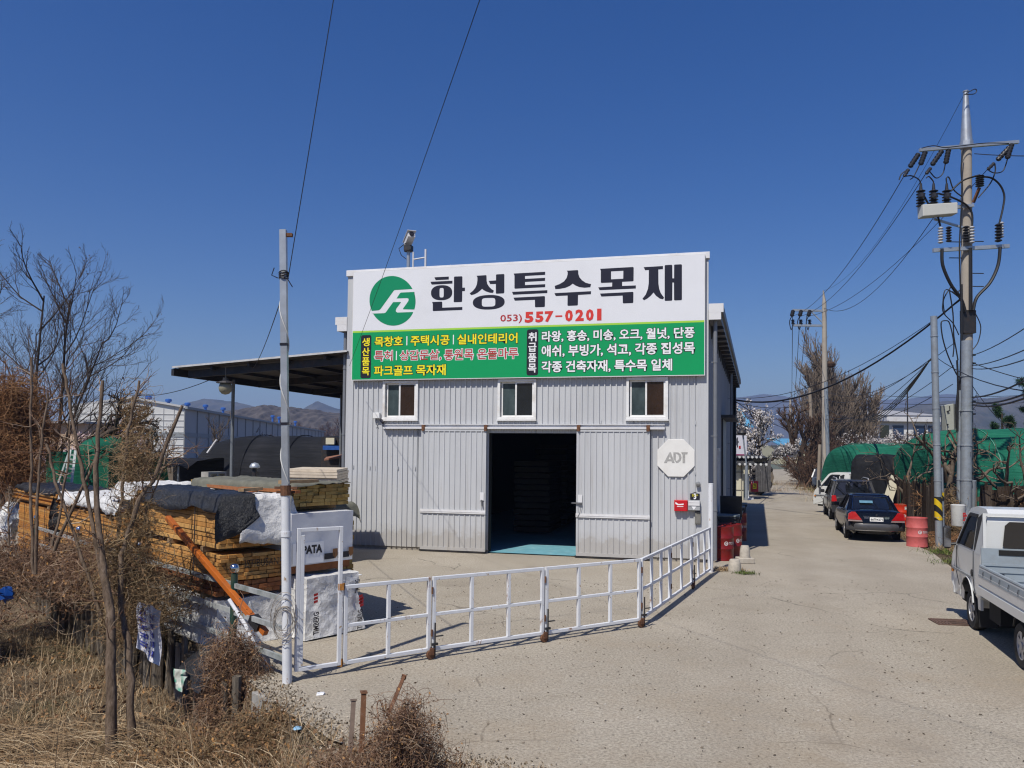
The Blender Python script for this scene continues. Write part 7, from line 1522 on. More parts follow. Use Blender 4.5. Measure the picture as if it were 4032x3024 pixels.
for k in range(3): mb = MB(); x = b - 1.2 - k * 1.8; hexa(mb, x, x + .9, 71.95, 71.99, 3.4, 4.7); mb.build('window', GLASSD, BH)
YB = thing('house', 'pale yellow building with a blue roof at the very end of the lane', 'house', ED(1710, 1005, 165)); a, b = ED(1682, 0, 165).x, ED(1748, 0, 165).x; zt_ = ED(1712, 962, 165).z; mb = MB(); hexa(mb, a, b, 165, 180, 0, zt_); mb.build('wall', M('yellow_wall', (.52, .50, .34), .8, 0, .05, .4), YB)
mb = MB(); mb.prism([(a - .5, 164, zt_), (b + .5, 164, zt_), (b + .5, 172, zt_ + 1.4), (a - .5, 172, zt_ + 1.4)], (0, 0, .2)); mb.build('roof', BLUER, YB, fix=True)
for k in range(4): mb = MB(); x = a + 1.2 + k * 1.4; hexa(mb, x, x + .8, 164.9, 164.98, 2.2, 3.6); mb.build('window', GLASSD, YB)
rs = ED(1703, 1005, 130); RSg = thing('banner_sign', 'narrow red upright banner with yellow lettering at the end of the lane', 'sign', rs); mb = MB(); a, b = ED(1699.5, 1006, 130), ED(1706, 984, 130); hexa(mb, a.x, b.x, 130, 130.1, a.z, b.z); pn_ = mb.build('panel', M('red_sign', (.45, .03, .05)), RSg)
mb = MB(); strokes(mb, lambda u, v: (u, 129.98, v), (a.x + .1, a.z + .9, b.x - .1, b.z - .15), 1, 9); mb.build('lettering', V_Y, pn_); mb = MB(); mb.cyl((a.x, 130.05, 0), (a.x, 130.05, b.z), .06); mb.build('pole', STEELD, RSg)
mb = MB(); hexa(mb, ED(1660, 0, 150).x, ED(1760, 0, 150).x, 150, 150.2, 0, 1.0); tag(mb.build('guardrail', M('grey_green_rail', (.16, .19, .17), .7)), 'grey green guardrail across the end of the lane', 'guardrail')
# white hall at the right
HLt = thing('hall', 'low white hall with a grey roof and blue windows behind the green tunnels', 'hall', ED(1950, 960, 95)); a, b = ED(1876, 0, 95).x, ED(2018, 0, 95).x; za, zb_ = ED(1950, 950, 95).z, ED(1950, 911, 95).z
mb = MB(); hexa(mb, a, b, 95, 108, 0, zb_); mb.build('wall', M('white_hall_wall', (.66, .66, .64), .7, 0, .04, .6), HLt)
mb = MB(); hexa(mb, a - .5, b + .5, 94.4, 109, zb_ + .01, zb_ + .75); mb.build('fascia', TRIMW, HLt); zr_ = ED(1950, 887, 101).z; mb = MB(); mb.prism([(a - .6, 94.3, zb_ + .76), (b + .6, 94.3, zb_ + .76), (b - 2.6, 101, zr_), (a + .6, 101, zr_)], (0, .5, .05)); mb.build('roof', ROOFG, HLt, fix=True)
BLW = M('blue_window_glass', (.02, .045, .11), .15, 0, .2, 1)
for px0, px1, mt in ((1896, 1914, GLASSD), (1922, 1945, BLW), (1966, 1990, BLW), (1997, 2012, BLW)): mb = MB(); hexa(mb, ED(px0, 0, 95).x, ED(px1, 0, 95).x, 94.9, 94.97, ED(1950, 946, 95).z, ED(1950, 919, 95).z); mb.build('window', mt, HLt)
mb = MB(); mb.cyl(ED(1961, 980, 60), ED(1960, 846, 60), .05); tag(mb.build('mast', STEELD), 'thin dark mast in front of the white hall', 'mast')
mb = MB(); c = ED(1788, 1072, 44); mb.lathe((c.x, c.y - 1, 0), [(.3, 0), (.4, .3), (.3, .6), (0, .7)], 9); tag(mb.build('sack', PAPER), 'white sack lying by the end of the green tunnel', 'sack'); mb = MB(); mb.bar(ED(1777, 1075, 46), ED(1786, 1047, 46.5), .10, .05); tag(mb.build('plank', M('ochre_paint', (.42, .26, .02), .5)), 'yellow plank leaning by the end of the green tunnel', 'plank')

# ------------------------------------------------------------------ left background: factory, tunnel, tents
FWH = M('white_factory_panels', (.62, .62, .60), .55, 0, .03, .4, (.5, .49, .46), .3, .15); FGR = M('grey_factory_panels', (.36, .37, .385), .55, 0, .03, .4)
FT = thing('factory', 'long white and grey factory with round blue ventilators on its roof', 'factory', ED(399, 980, 150))
C0, C1 = ED(399, 882, 150), ED(700, 928, 330); HC = C0.z; Cl = ED(150, 884, 150); pk = ED(285, 861, 150); d_ = (C1 - C0); d_.z = 0; L_ = d_.length; d_.normalize(); back = d_ * L_
f0 = Vector((C0.x, C0.y, 0)); fl = Vector((Cl.x, Cl.y, 0)); ft = Vector((pk.x, pk.y, pk.z))
mb = MB(); mb.poly([fl, f0, Vector((f0.x, f0.y, HC)), ft, Vector((fl.x, fl.y, HC))]); mb.build('gable_wall', FWH, FT)
mb = MB(); mb.poly([f0, f0 + back, f0 + back + Zv * HC, f0 + Zv * HC]); mb.build('long_wall', FGR, FT)
mb = MB(); e = Vector((0, 0, .4)); o_ = Vector((.5, -.5, 0)); mb.prism([f0 + Zv * HC + o_, f0 + Zv * HC + back + o_, ft + back, ft - Vector((0, .5, 0))], e); mb.prism([fl + Zv * HC - o_, ft - Vector((0, .5, 0)), ft + back, fl + Zv * HC + back], e); mb.build('roof', M('pale_factory_roof', (.5, .5, .5), .6), FT, fix=True)
mb = MB()
for k in range(1, 9):
    z = HC * k / 9; mb.bar(fl + Zv * z - Vector((0, .05, 0)), f0 + Zv * z - Vector((0, .05, 0)), .10)
for k in range(12): p = fl + (f0 - fl) * (k / 11); mb.bar(p - Vector((0, .05, 0)), p + Zv * HC - Vector((0, .05, 0)), .10)
mb.build('panel_groove', M('pale_joint', (.5, .5, .49), .6), FT)
for k in range(24): p = f0 + d_ * (L_ * k / 23) + Vector((.08, -.05, 0)); mb = MB(); mb.bar(p, p + Zv * HC, .22); mb.build('wall_groove', M('dark_joint', (.22, .23, .24), .6), FT)
mb = MB(); mb.bar(fl + Zv * HC * .52 - Vector((0, .1, 0)), f0 + Zv * HC * .52 - Vector((0, .1, 0)), .06, .9, (0, 0, 1)); mb.bar(f0 + Zv * HC * .52 + Vector((.1, -.05, 0)), f0 + back + Zv * HC * .52 + Vector((.1, -.05, 0)), .06, .9, (0, 0, 1)); mb.bar(f0 + Zv * (HC + .1) + o_, f0 + back + Zv * (HC + .1) + o_, .5, .5); mb.build('grey_band', M('factory_band', (.27, .29, .30), .6), FT)
VB = M('blue_ventilator', (.02, .10, .38), .45)
for px, py, Y in ((321, 860, 160), (364, 866, 172), (405, 874, 182), (444, 878, 196), (482, 884, 210), (589, 900, 262), (603, 903, 272), (638, 912, 300)):
    c = ED(px, py, Y); s_ = 1.0; mb = MB(); mb.lathe(c - Zv * .45, [(.34, -1.6), (.34, .2), (.6, .22), (.72, .5), (.66, .8), (.4, .92), (0, .95)], 12); mb.build('ventilator', VB, FT, smooth=40)
tunnel('net_tunnel', 'black net tunnel behind the lean-to', 0, 14, 0, 3.0, 3.45, NETB, -.10, (ED(478, 0, 37).x, 37.5), e=2.6, endr=2.6, ribs=True, ribm=NETB)
LB = thing('black_net_screen', 'low black net shelter on poles left of the black tunnel', 'shelter', ED(410, 1010, 30)); mb = MB(); a, b = ED(360, 0, 30), ED(474, 0, 30); rows = []
for v in range(5): rows.append([(a.x + (b.x - a.x) * u / 10, 28 + v * .9, 2.35 + .06 * math.sin(u * 1.7 + v) - (.25 if v == 0 else 0)) for u in range(11)])
mb.grid(rows); mb.grid([rows[-1], [(x, y + .1, .0) for x, y, z in rows[-1]]]); mb.build('net', NETB, LB, smooth=60)
for x in (a.x + .3, (a.x + b.x) / 2, b.x - .4): mb = MB(); mb.cyl((x, 28.2, 0), (x, 28.2, 2.2), .035); mb.bar((x, 28.2, 1.2), (x - 1.1, 28.25, 2.15), .04); mb.build('pole', ZINC, LB)
# green net tent and ladder
TN = thing('net_tent', 'green net draped tent with a bulging top behind the lumber stacks', 'tent', ED(215, 1045, 24)); Yt = 24
def netbox(x0, x1, y0, y1, z1, seed, mt=NETD):
    mb = MB(); n = 14; 
    pt = lambda u, v, s_: Vector((x0 + (x1 - x0) * u, y0, z1 * v)) + Vector((0, -1, 0)) * (wrinkle(Vector((u * 6 + seed, v * 1.5, seed)), 1.0, .10))
    mb.grid([[pt(u / n, v / n, 0) for u in range(n + 1)] for v in range(n + 1)])
    mb.grid([[Vector((x1 + wrinkle(Vector((u * 5., v * .8, seed)), .8, .08), y0 + (y1 - y0) * u / n, z1 * v / n)) for u in range(n + 1)] for v in range(n + 1)]); mb.grid([[Vector((x0, y1 + (y0 - y1) * u / n, z1 * v / n)) for u in range(n + 1)] for v in range(n + 1)])
    mb.grid([[Vector((x0 + (x1 - x0) * u / n, y0 + (y1 - y0) * v / n, z1 + .05 * math.sin(u * 2.0 + v))) for u in range(n + 1)] for v in range(n + 1)]); return mb
xa, xb, xc = ED(116, 0, Yt).x, ED(172, 0, Yt).x, ED(262, 0, Yt).x; zt_ = ED(200, 975, Yt).z
netbox(xb, xc, Yt, Yt + 2.2, zt_, 3).build('net_wall', NETD, TN, smooth=60); netbox(xa, xb + .1, Yt + .35, Yt + 2.0, ED(200, 966, Yt).z - .2, 7).build('net_wall', NETD, TN, smooth=60)
mb = MB(); c = Vector(((xb + xc) / 2, Yt + 1.1, zt_)); H_ = ED(200, 944, Yt).z - zt_
mb.grid([[c + Vector((((xc - xb) / 2 + .02) * math.cos(t) * (1 - v ** 1.6 * .55), 1.12 * math.sin(t) * (1 - v ** 1.6 * .55), H_ * (v ** .8) + .05 * math.sin(t * 5 + v * 4))) for t in [2 * math.pi * i / 24 for i in range(25)]] for v in [j / 8 for j in range(9)]]); mb.poly([c + Vector((((xc - xb) / 2) * math.cos(t) * .45, 1.12 * math.sin(t) * .45, H_)) for t in [2 * math.pi * i / 24 for i in range(24)]]); mb.build('net_top', NETD, TN, smooth=70)
xd = ED(345, 0, Yt).x; mb = MB(); mb.grid([[Vector((xc + .2 + (xd - xc) * u / 12, Yt + .4 * v, ED(200, 985, Yt).z - .9 * v * (v > 2) * .4 - .05 * v + .08 * math.sin(u * 1.9 + v))) for u in range(13)] for v in range(6)]); tag(mb.build('net_canopy', NETD, smooth=60), 'low green net canopy right of the green tent', 'canopy')
LD = thing('ladder', 'pale metal stepladder leaning on the green tent', 'ladder', ED(140, 1050, 23.2)); LDM = M('dull_aluminium', (.42, .46, .44), .4, .3, .1, 6); l0, l1, r0, r1 = ED(136, 1062, 22.6), ED(152, 972, 23.6), ED(152, 1066, 22.6), ED(163, 974, 23.6)
for p, q in ((l0, l1), (r0, r1)): mb = MB(); mb.bar(p, q, .07, .05); mb.build('stile', LDM, LD)
mb = MB()
for k in range(1, 9): mb.bar(l0 + (l1 - l0) * (k / 9), r0 + (r1 - r0) * (k / 9), .045)
mb.build('rungs', LDM, LD)
for p, q in ((ED(124, 1050, 23.4), ED(150, 975, 23.6)),): mb = MB(); mb.bar(p, q, .05); mb.build('rear_leg', LDM, LD)
PH = thing('house', 'low peach coloured house half hidden behind the bare tree', 'house', ED(160, 985, 60)); mb = MB(); hexa(mb, ED(110, 0, 60).x, ED(210, 0, 60).x, 60, 66, 0, ED(160, 915, 60).z); mb.build('wall', M('peach_wall', (.55, .40, .28), .8, 0, .05, 1), PH); mb = MB(); hexa(mb, ED(106, 0, 60).x, ED(214, 0, 60).x, 59.5, 66.5, ED(160, 915, 60).z + .01, ED(160, 910, 60).z); mb.build('roof', ROOFG, PH)
mb = MB(); c0, c1 = ED(448, 978, 34), ED(468, 950, 34); mb.bar(c0, c1, .14, .05); tag(mb.build('leaning_plank', V_WH), 'white plank sticking up left of the black tunnel', 'plank')
RSh = thing('shed', 'small dark shed with a blue sheet and rusty awning between tunnel and workshop', 'shed', ED(735, 1010, 32)); mb = MB(); hexa(mb, ED(712, 0, 33).x, ED(765, 0, 33).x, 33, 35, 0, ED(735, 945, 33).z); mb.build('wall', STEELD, RSh); mb = MB(); hexa(mb, ED(716, 0, 32.7).x, ED(762, 0, 32.7).x, 32.6, 32.9, ED(735, 972, 32.7).z, ED(735, 963, 32.7).z); mb.build('blue_sheet', M('blue_sheet', (.02, .09, .35), .5), RSh)
mb = MB(); mb.prism([ED(700, 995, 31), ED(762, 985, 31), ED(762, 980, 32.5), ED(705, 990, 32.5)], (0, 0, .06)); mb.build('awning', M('rusty_awning', (.24, .11, .07), .8), RSh, fix=True); mb = MB(); hexa(mb, ED(722, 0, 32.8).x, ED(740, 0, 32.8).x, 32.7, 32.95, ED(735, 960, 32.7).z, ED(735, 946, 32.7).z); mb.build('cream_panel', CREAM, RSh)
# ------------------------------------------------------------------ bare trees
def nrm_(a): return a / (np.linalg.norm(a, axis=-1, keepdims=True) + 1e-9)
def grow(r, P, D, L, R, levels, K=6):
    """levels: dicts n (children), ang, len, rad, wander, up. Returns [(points, radii)] per level"""
    out = []; P, D, L, R = (np.asarray(q, float) for q in (P, D, L, R))
    for lv, S in enumerate(levels):
        N_ = len(P); pts = np.empty((N_, K, 3)); pts[:, 0] = P; d = nrm_(D)
        dirs = np.empty((N_, K, 3)); dirs[:, 0] = d
        for k in range(1, K):
            d = nrm_(d + r.normal(size=(N_, 3)) * S.get('wander', .1) + np.array([0, 0, S.get('up', .05)]) + np.array(S.get('bias', (0, 0, 0))))
            pts[:, k] = pts[:, k - 1] + d * (L / (K - 1))[:, None]; dirs[:, k] = d
        tt = np.linspace(0, 1, K); rad = R[:, None] * (1 - tt * (1 - S.get('tip', .35)))[None]
        out.append((pts, rad))
        n = S.get('n', 0)
        if not n: break
        i = np.repeat(np.arange(N_), n); t = np.clip(np.tile(np.linspace(S.get('t0', .3), 1.0, n), N_) + r.uniform(-.08, .08, N_ * n), .05, .999) * (K - 1)
        k0 = np.minimum(t.astype(int), K - 2); f = (t - k0)[:, None]
        P = pts[i, k0] * (1 - f) + pts[i, k0 + 1] * f; base = nrm_(dirs[i, k0] * (1 - f) + dirs[i, k0 + 1] * f)
        side = nrm_(np.cross(base, r.normal(size=base.shape))); a = np.radians(S['ang']) * r.uniform(.6, 1.3, len(i)); 
        D = base * np.cos(a)[:, None] + side * np.sin(a)[:, None]
        frac = t / (K - 1); Lc = L[i] * S['len'] * r.uniform(.65, 1.2, len(i)) * (1.15 - .5 * frac); Rc = np.minimum(R[i] * S['rad'], R[i] * (1 - frac * .6)) * r.uniform(.8, 1.1, len(i))
        L, R = Lc, np.maximum(Rc, S.get('rmin', .004))
    return out
def tree_mesh(levels_out, sides=(8, 6, 5, 4, 3, 3)):
    return [tubes(p, q, sides[min(k, 5)]) for k, (p, q) in enumerate(levels_out)]
def bark(name, stops, rough=.95): return island(name, stops, rough, .05, 6.0)
BARK_D = bark('dark_bark', [(0, (.05, .038, .03)), (1, (.085, .066, .052))]); BARK_G = bark('grey_brown_twigs', [(0, (.09, .068, .05)), (.5, (.13, .10, .075)), (1, (.18, .145, .11))]); BARK_R = bark('reddish_twigs', [(0, (.085, .05, .034)), (1, (.15, .095, .065))]); BARK_B = N('brown_sapling_bark'); BARK_B.p.inputs['Roughness'].default_value = .95; BARK_B.p.inputs['Specular IOR Level'].default_value = .05; _f = BARK_B.noise(16, 6, .8, BARK_B.co((1, 1, .3))); BARK_B.col(BARK_B.ramp(_f, [(.3, (.06, .042, .03)), (.5, (.15, .11, .08)), (.68, (.25, .19, .145))])); BARK_B.bump(_f, 1.0, .02); BARK_B = BARK_B.mat
def bare_tree(name, label, base, stems, levels, mat, seed, crown_mat=None, group=None, buds=None, cat='tree'):
    """stems: (direction, length, radius, offset)"""
    r = np.random.default_rng(seed); b = np.array(base, float); t = thing(name, label, cat, base, 0, group)
    lo = grow(r, [b + np.array(s[3] if len(s) > 3 else (0, 0, 0)) for s in stems], [s[0] for s in stems], [s[1] for s in stems], [s[2] for s in stems], levels)
    tm = tree_mesh(lo); k = 2 if len(tm) > 3 else 1
    extra = []
    if buds and 'blossom' not in label:
        ends = np.concatenate([p[:, 1:].reshape(-1, 3) for p, _ in lo[buds[0]:]]); c = ends[r.integers(0, len(ends), buds[1])] + r.normal(size=(buds[1], 3)) * buds[2]; extra = [quads(c, r.uniform(.6, 1.3, buds[1]) * buds[2], aspect=1.1, r=r)]
    np_mesh('trunk', *join(tm[:k]), mat, t, smooth=True); np_mesh('crown', *join(tm[k:] + extra), crown_mat or mat, t)
    if buds and not extra:
        m, n, size, mb_ = buds[:4]; ends = np.concatenate([p[:, 1:].reshape(-1, 3) for p, _ in lo[m:]]); c = ends[r.integers(0, len(ends), n)] + r.normal(size=(n, 3)) * size * buds[4] if len(buds) > 4 else ends[r.integers(0, len(ends), n)] + r.normal(size=(n, 3)) * size
        V, F = quads(c, r.uniform(.6, 1.3, n) * size, aspect=1.1, r=r); np_mesh('blossom' if 'blossom' in label else 'buds', V, F, mb_, t)
    return t
gy = lambda x, y, Y: tuple(Vector((AD(x, y, Y).x, Y, 0)))
BUDM = M('dark_seed_balls', (.05, .035, .022), .9)
std = lambda n1=9, n2=7, n3=6, rm=.008: [dict(n=n1, ang=42, len=.55, rad=.45, wander=.07, up=.05, t0=.22), dict(n=n2, ang=38, len=.55, rad=.5, wander=.12, up=.12, t0=.2), dict(n=n3, ang=36, len=.5, rad=.55, wander=.14, up=.12, t0=.2, rmin=rm), dict(n=3, ang=34, len=.55, rad=.6, wander=.16, up=.1, rmin=rm * .8), dict(wander=.15, tip=.5)]
bare_tree('bare_tree', 'tall bare tree with upswept limbs and hanging seed balls at the left edge', gy(55, 1050, 36), [((.02, 0, 1), 10.0, .10, (0, 0, 0)), ((.10, .02, 1), 9.8, .10, (.9, .3, 0)), ((.30, -.05, 1), 7.8, .08, (1.0, 0, .4)), ((-.12, 0, 1), 9.6, .09, (-1.0, 0, 0))], [dict(n=10, ang=48, len=.50, rad=.42, wander=.05, up=.06, t0=.2, bias=(.012, 0, 0)), dict(n=7, ang=36, len=.52, rad=.5, wander=.10, up=.13, t0=.15), dict(n=5, ang=34, len=.52, rad=.5, wander=.12, up=.12, rmin=.008), dict(n=4, ang=32, len=.55, rad=.6, wander=.14, up=.1, rmin=.006), dict(wander=.15, tip=.6)], BARK_D, 11, bark('dark_twigs', [(0, (.07, .052, .04)), (1, (.13, .10, .078))]), buds=(3, 260, .07, BUDM, 1.0))
bare_tree('bare_tree', 'dark low forked tree with a thick crooked trunk behind the far stacks', gy(68, 1045, 26), [((.12, 0, 1), 1.5, .32, (0, 0, 0)), ((.75, 0, .75), 3.4, .2, (.12, 0, 1.2)), ((-.6, .1, .8), 3.6, .2, (.05, 0, 1.3))], [dict(n=7, ang=45, len=.6, rad=.5, wander=.10, up=.05, t0=.55), dict(n=6, ang=42, len=.6, rad=.5, wander=.2, up=.03), dict(n=5, ang=40, len=.55, rad=.55, wander=.22, up=.02, rmin=.01), dict(n=3, ang=40, len=.6, rad=.6, wander=.2, rmin=.008), dict(wander=.2)], BARK_D, 12)
WHB = island('white_blossom', [(0, (.34, .30, .285)), (.5, (.50, .465, .45)), (1, (.62, .59, .575))], .8); PKB = island('pale_pink_blossom', [(0, (.42, .29, .29)), (.5, (.56, .43, .43)), (1, (.66, .57, .56))], .8)
up4 = lambda: [dict(n=8, ang=40, len=.75, rad=.5, wander=.08, up=.10, t0=.2), dict(n=7, ang=30, len=.55, rad=.5, wander=.10, up=.16, t0=.15), dict(n=4, ang=28, len=.5, rad=.55, wander=.1, up=.14, rmin=.012), dict(wander=.12, tip=.5)]
bare_tree('blossom_tree', 'pale pink blossom tree behind the green tent', gy(235, 1010, 44), [((.1, 0, 1), 2.6, .16), ((-.5, 0, 1), 2.6, .13), ((.6, .2, 1), 2.6, .13)], up4(), BARK_D, 21, buds=(1, 9000, .085, PKB, .8))
bare_tree('blossom_tree', 'second pale pink blossom tree nearer the bare tree', gy(120, 1010, 48), [((.1, 0, 1), 2.0, .16), ((-.6, 0, .9), 2.2, .13), ((.6, .2, .9), 2.2, .13)], up4(), BARK_D, 22, buds=(1, 5000, .085, PKB, .8))
bare_tree('bare_tree', 'small round bare tree before the white factory gable', gy(335, 1010, 52), [((.05, 0, 1), 1.6, .14), ((.5, 0, 1), 2.6, .1, (0, 0, .9)), ((-.5, 0, 1), 2.6, .1, (0, 0, .9))], std(6, 6, 4, .012), BARK_R, 23)
bare_tree('bare_tree', 'thin bare tree against the grey factory wall', gy(455, 1000, 60), [((0, 0, 1), 4.4, .1)], std(9, 5, 3, .012), BARK_G, 24)
bare_tree('bare_tree', 'olive twiggy tree at the left corner of the factory', gy(300, 1000, 90), [((.1, 0, 1), 4.5, .2), ((-.5, 0, 1), 5, .2), ((.5, 0, 1), 4.5, .2)], std(9, 6, 4, .02), bark('olive_twigs', [(0, (.07, .062, .03)), (1, (.12, .105, .06))]), 25)
t0_ = bare_tree('bare_tree', 'small bare tree on the wooded rise behind the factory', gy(560, 960, 210), [((0, 0, 1), 7, .25), ((.4, 0, 1), 6, .2), ((-.4, 0, 1), 6, .2)], std(8, 6, 3, .05), BARK_R, 26, group='bare trees on the rise behind the factory')
for k in range(16):
    c = copy_tree(t0_); Y = rnd.uniform(330, 420); c.location = (AD(478 + k * 17.5 + rnd.uniform(-5, 5), 960, Y).x, Y, rnd.uniform(1.5, 7)); c.rotation_euler = (0, 0, rnd.uniform(0, 6)); s_ = rnd.uniform(.9, 1.5); c.scale = (s_ * 1.2, s_, s_)
# the fine-twigged pair by the lane
gk = lambda: [dict(n=38, ang=36, len=.43, rad=.32, wander=.04, up=.09, t0=.08), dict(n=11, ang=30, len=.5, rad=.5, wander=.05, up=.2, t0=.1), dict(n=6, ang=22, len=.5, rad=.6, wander=.06, up=.16, t0=.1, rmin=.026), dict(wander=.06, tip=.6)]
bare_tree('bare_tree', 'tallest fine-twigged bare tree behind the farther utility pole', gy(1792, 1000, 88), [((0, 0, 1), 12.8, .34), ((.05, 0, 1), 11.2, .22, (.7, 0, 0)), ((-.06, .1, 1), 10.8, .22, (-.7, 0, 0))], gk(), BARK_G, 31, bark('tan_twigs', [(0, (.17, .13, .10)), (.5, (.23, .18, .14)), (1, (.29, .24, .19))]))
bare_tree('bare_tree', 'broader fine-twigged bare tree right of the tallest one', gy(1842, 1000, 92), [((0, 0, 1), 10.2, .3), ((.08, 0, 1), 9.0, .22, (.8, 0, 0)), ((-.06, .1, 1), 9.4, .22, (-.7, 0, 0))], gk(), BARK_G, 32, bark('tan_twigs', []) if 0 else _mc['tan_twigs'])
mb = MB(); c = AD(1794, 787, 87); mb.lathe(c, [(0, -.4), (.45, -.25), (.55, .05), (.3, .3), (0, .33)], 9); tag(mb.build('bird_nest', bark('nest_sticks', [(0, (.05, .032, .02)), (1, (.10, .06, .04))])), 'dark bird nest high in the tallest bare tree', 'nest')
bare_tree('bare_tree', 'dark leaning pollarded tree beside the lane below the fine-twigged trees', gy(1735, 1045, 68), [((-.22, 0, 1), 4.6, .34), ((.25, 0, 1), 5.4, .22, (.2, 0, .5)), ((-.35, 0, 1), 3.0, .2, (-.8, 0, 3.4)), ((0, 0, 1), 3.0, .2, (-.7, 0, 3.6))], std(9, 7, 4, .02), BARK_D, 33, BARK_R)
for k, (x, Y, s_, lb) in enumerate(((1752, 62, 2.6, 'nearest'), (1768, 72, 3.4, 'middle'), (1812, 80, 3.6, 'right hand'), (1846, 84, 3.8, 'far right'), (1736, 80, 2.2, 'far left'))):
    bare_tree('brushwood', f'{lb} clump of brown brushwood under the bare trees by the lane', gy(x, 1040, Y), [((rnd.uniform(-.6, .6), 0, 1), s_, .07, (rnd.uniform(-1.4, 1.4), rnd.uniform(-.8, .8), 0)) for q in range(12)], [dict(n=9, ang=40, len=.55, rad=.5, wander=.12, up=.02, t0=.1), dict(n=6, ang=40, len=.55, rad=.6, wander=.18, up=.02, rmin=.016), dict(wander=.2, tip=.6)], BARK_R, 40 + k, cat='brush')
bw = [dict(n=8, ang=48, len=.62, rad=.5, wander=.10, up=.03, t0=.25), dict(n=7, ang=40, len=.55, rad=.5, wander=.12, up=.08, t0=.15), dict(n=4, ang=34, len=.5, rad=.55, wander=.12, up=.10, rmin=.014), dict(wander=.12, tip=.5)]
bare_tree('blossom_tree', 'white blossom tree over the restaurant roof at the lane', gy(1638, 1060, 53), [((-.05, 0, 1), 2.6, .2), ((.8, .1, .7), 2.3, .12, (0, 0, 1.9)), ((-.7, 0, .8), 3.0, .12, (0, 0, 1.9)), ((.2, 0, 1), 3.0, .12, (0, 0, 2.2)), ((-.25, 0, 1), 3.2, .12, (0, 0, 2.0))], bw, BARK_D, 51, buds=(1, 9000, .10, WHB, .8))
bare_tree('blossom_tree', 'white blossom tree before the low white hall', gy(1945, 990, 72), [((0, 0, 1), 1.8, .16), ((.7, 0, .8), 2.8, .12, (0, 0, 1.2)), ((-.7, 0, .8), 2.9, .12, (0, 0, 1.2)), ((.1, 0, 1), 2.8, .12, (0, 0, 1.2))], bw, BARK_R, 52, buds=(1, 8500, .10, WHB, .8))
bare_tree('blossom_tree', 'sparse white blossom tree under the fine-twigged trees', gy(1866, 1000, 78), [((0, 0, 1), 2.6, .16), ((.6, 0, .9), 2.8, .1, (0, 0, 1.6)), ((-.6, 0, .9), 2.8, .1, (0, 0, 1.6))], bw, BARK_D, 53, buds=(1, 1300, .10, WHB, .8))
# pollarded trees behind the plank fence
pol = [dict(n=4, ang=50, len=.7, rad=.55, wander=.22, up=.04, t0=.55), dict(n=3, ang=52, len=.55, rad=.42, wander=.28, up=.06, t0=.4), dict(n=3, ang=40, len=.5, rad=.4, wander=.22, up=.1, rmin=.009), dict(wander=.2, tip=.5)]
for k, (x, Y, h, r_, lb) in enumerate(((1962, 30.5, 2.2, .09, 'pollarded tree with crooked arms left of the slim pole'), (2044, 26.6, 2.7, .17, 'stout pollarded trunk between the slim pole and the utility pole'), (2175, 24.6, 2.2, .11, 'pollarded tree in front of the taller tunnel at the right'), (2232, 24.0, 2.3, .10, 'pollarded tree at the right edge'))):
    bare_tree('pollarded_tree', lb, gy(x, 1100, Y), [((rnd.uniform(-.1, .1), 0, 1), h, r_), ((rnd.choice([-.7, .6]), 0, .8), h * .8, r_ * .6, (0, 0, h * .55)), ((rnd.uniform(-.4, .4), 0, 1), h * .7, r_ * .6, (0, 0, h * .8)), ((-.8, 0, .55), h * .8, r_ * .5, (0, 0, h * .7))], pol, bark('pollard_bark', [(0, (.12, .092, .07)), (1, (.20, .16, .125))]), 60 + k)
# pine at the right edge
NEED = island('pine_needles', [(0, (.012, .035, .012)), (.6, (.025, .06, .02)), (1, (.05, .095, .03))], .7)
def pine(base, h, label, seed, w):
    r = np.random.default_rng(seed); t = thing('pine_tree', label, 'tree', base); b = np.array(base, float)
    lo = grow(r, [b], [(0, 0, 1)], [h], [.16], [dict(n=16, ang=72, len=w / h, rad=.3, wander=.02, up=.03, t0=.25), dict(n=7, ang=40, len=.5, rad=.5, wander=.12, up=.06, t0=.3), dict(wander=.1)]); tm = tree_mesh(lo)
    np_mesh('trunk', *tm[0], BARK_D, t, smooth=True); P = lo[2][0][:, 2:].reshape(-1, 3); c = np.repeat(P, 26, 0); d = r.normal(size=c.shape) + np.array([0, 0, .4]); d = nrm_(d) * r.uniform(.12, .3, (len(c), 1)); pts = np.stack([c, c + d * .5, c + d], 1)
    V, F = blades(pts, np.array([[.02, .02, .004]]) * np.ones((len(c), 1)), nrm_(np.cross(d, r.normal(size=d.shape)))); np_mesh('crown', *join(tm[1:] + [(V, F)]), NEED, t)
pine(gy(2222, 1050, 46), 6.7, 'dark green pine rising above the tunnel at the right edge', 71, 1.5); pine(gy(2170, 1050, 50), 5.6, 'smaller pine with only its top above the taller tunnel', 72, 1.1)

# ------------------------------------------------------------------ dry vines, saplings and dead grass in the verge
STRAW = island('dead_straw', [(0, (.14, .085, .045)), (.35, (.235, .155, .085)), (.7, (.35, .25, .145)), (1, (.52, .42, .28))], .85, .1)
VINEB = island('dry_vine', [(0, (.105, .060, .040)), (.4, (.19, .112, .074)), (.75, (.29, .19, .128)), (1, (.46, .36, .26))], .9, .08)
VINEO = island('orange_brown_vine', [(0, (.14, .066, .03)), (.5, (.25, .125, .06)), (1, (.36, .21, .11))], .9, .08)
VINEY = island('tan_vine', [(0, (.14, .09, .05)), (.5, (.24, .165, .09)), (1, (.36, .27, .16))], .9, .08)
LEAFD = island('withered_leaves', [(0, (.11, .064, .038)), (.5, (.20, .118, .065)), (.85, (.29, .17, .085)), (1, (.38, .20, .07))], .9, .08)
GREENG = island('green_grass', [(0, (.035, .065, .012)), (.6, (.07, .11, .02)), (1, (.16, .17, .05))], .8, .1)
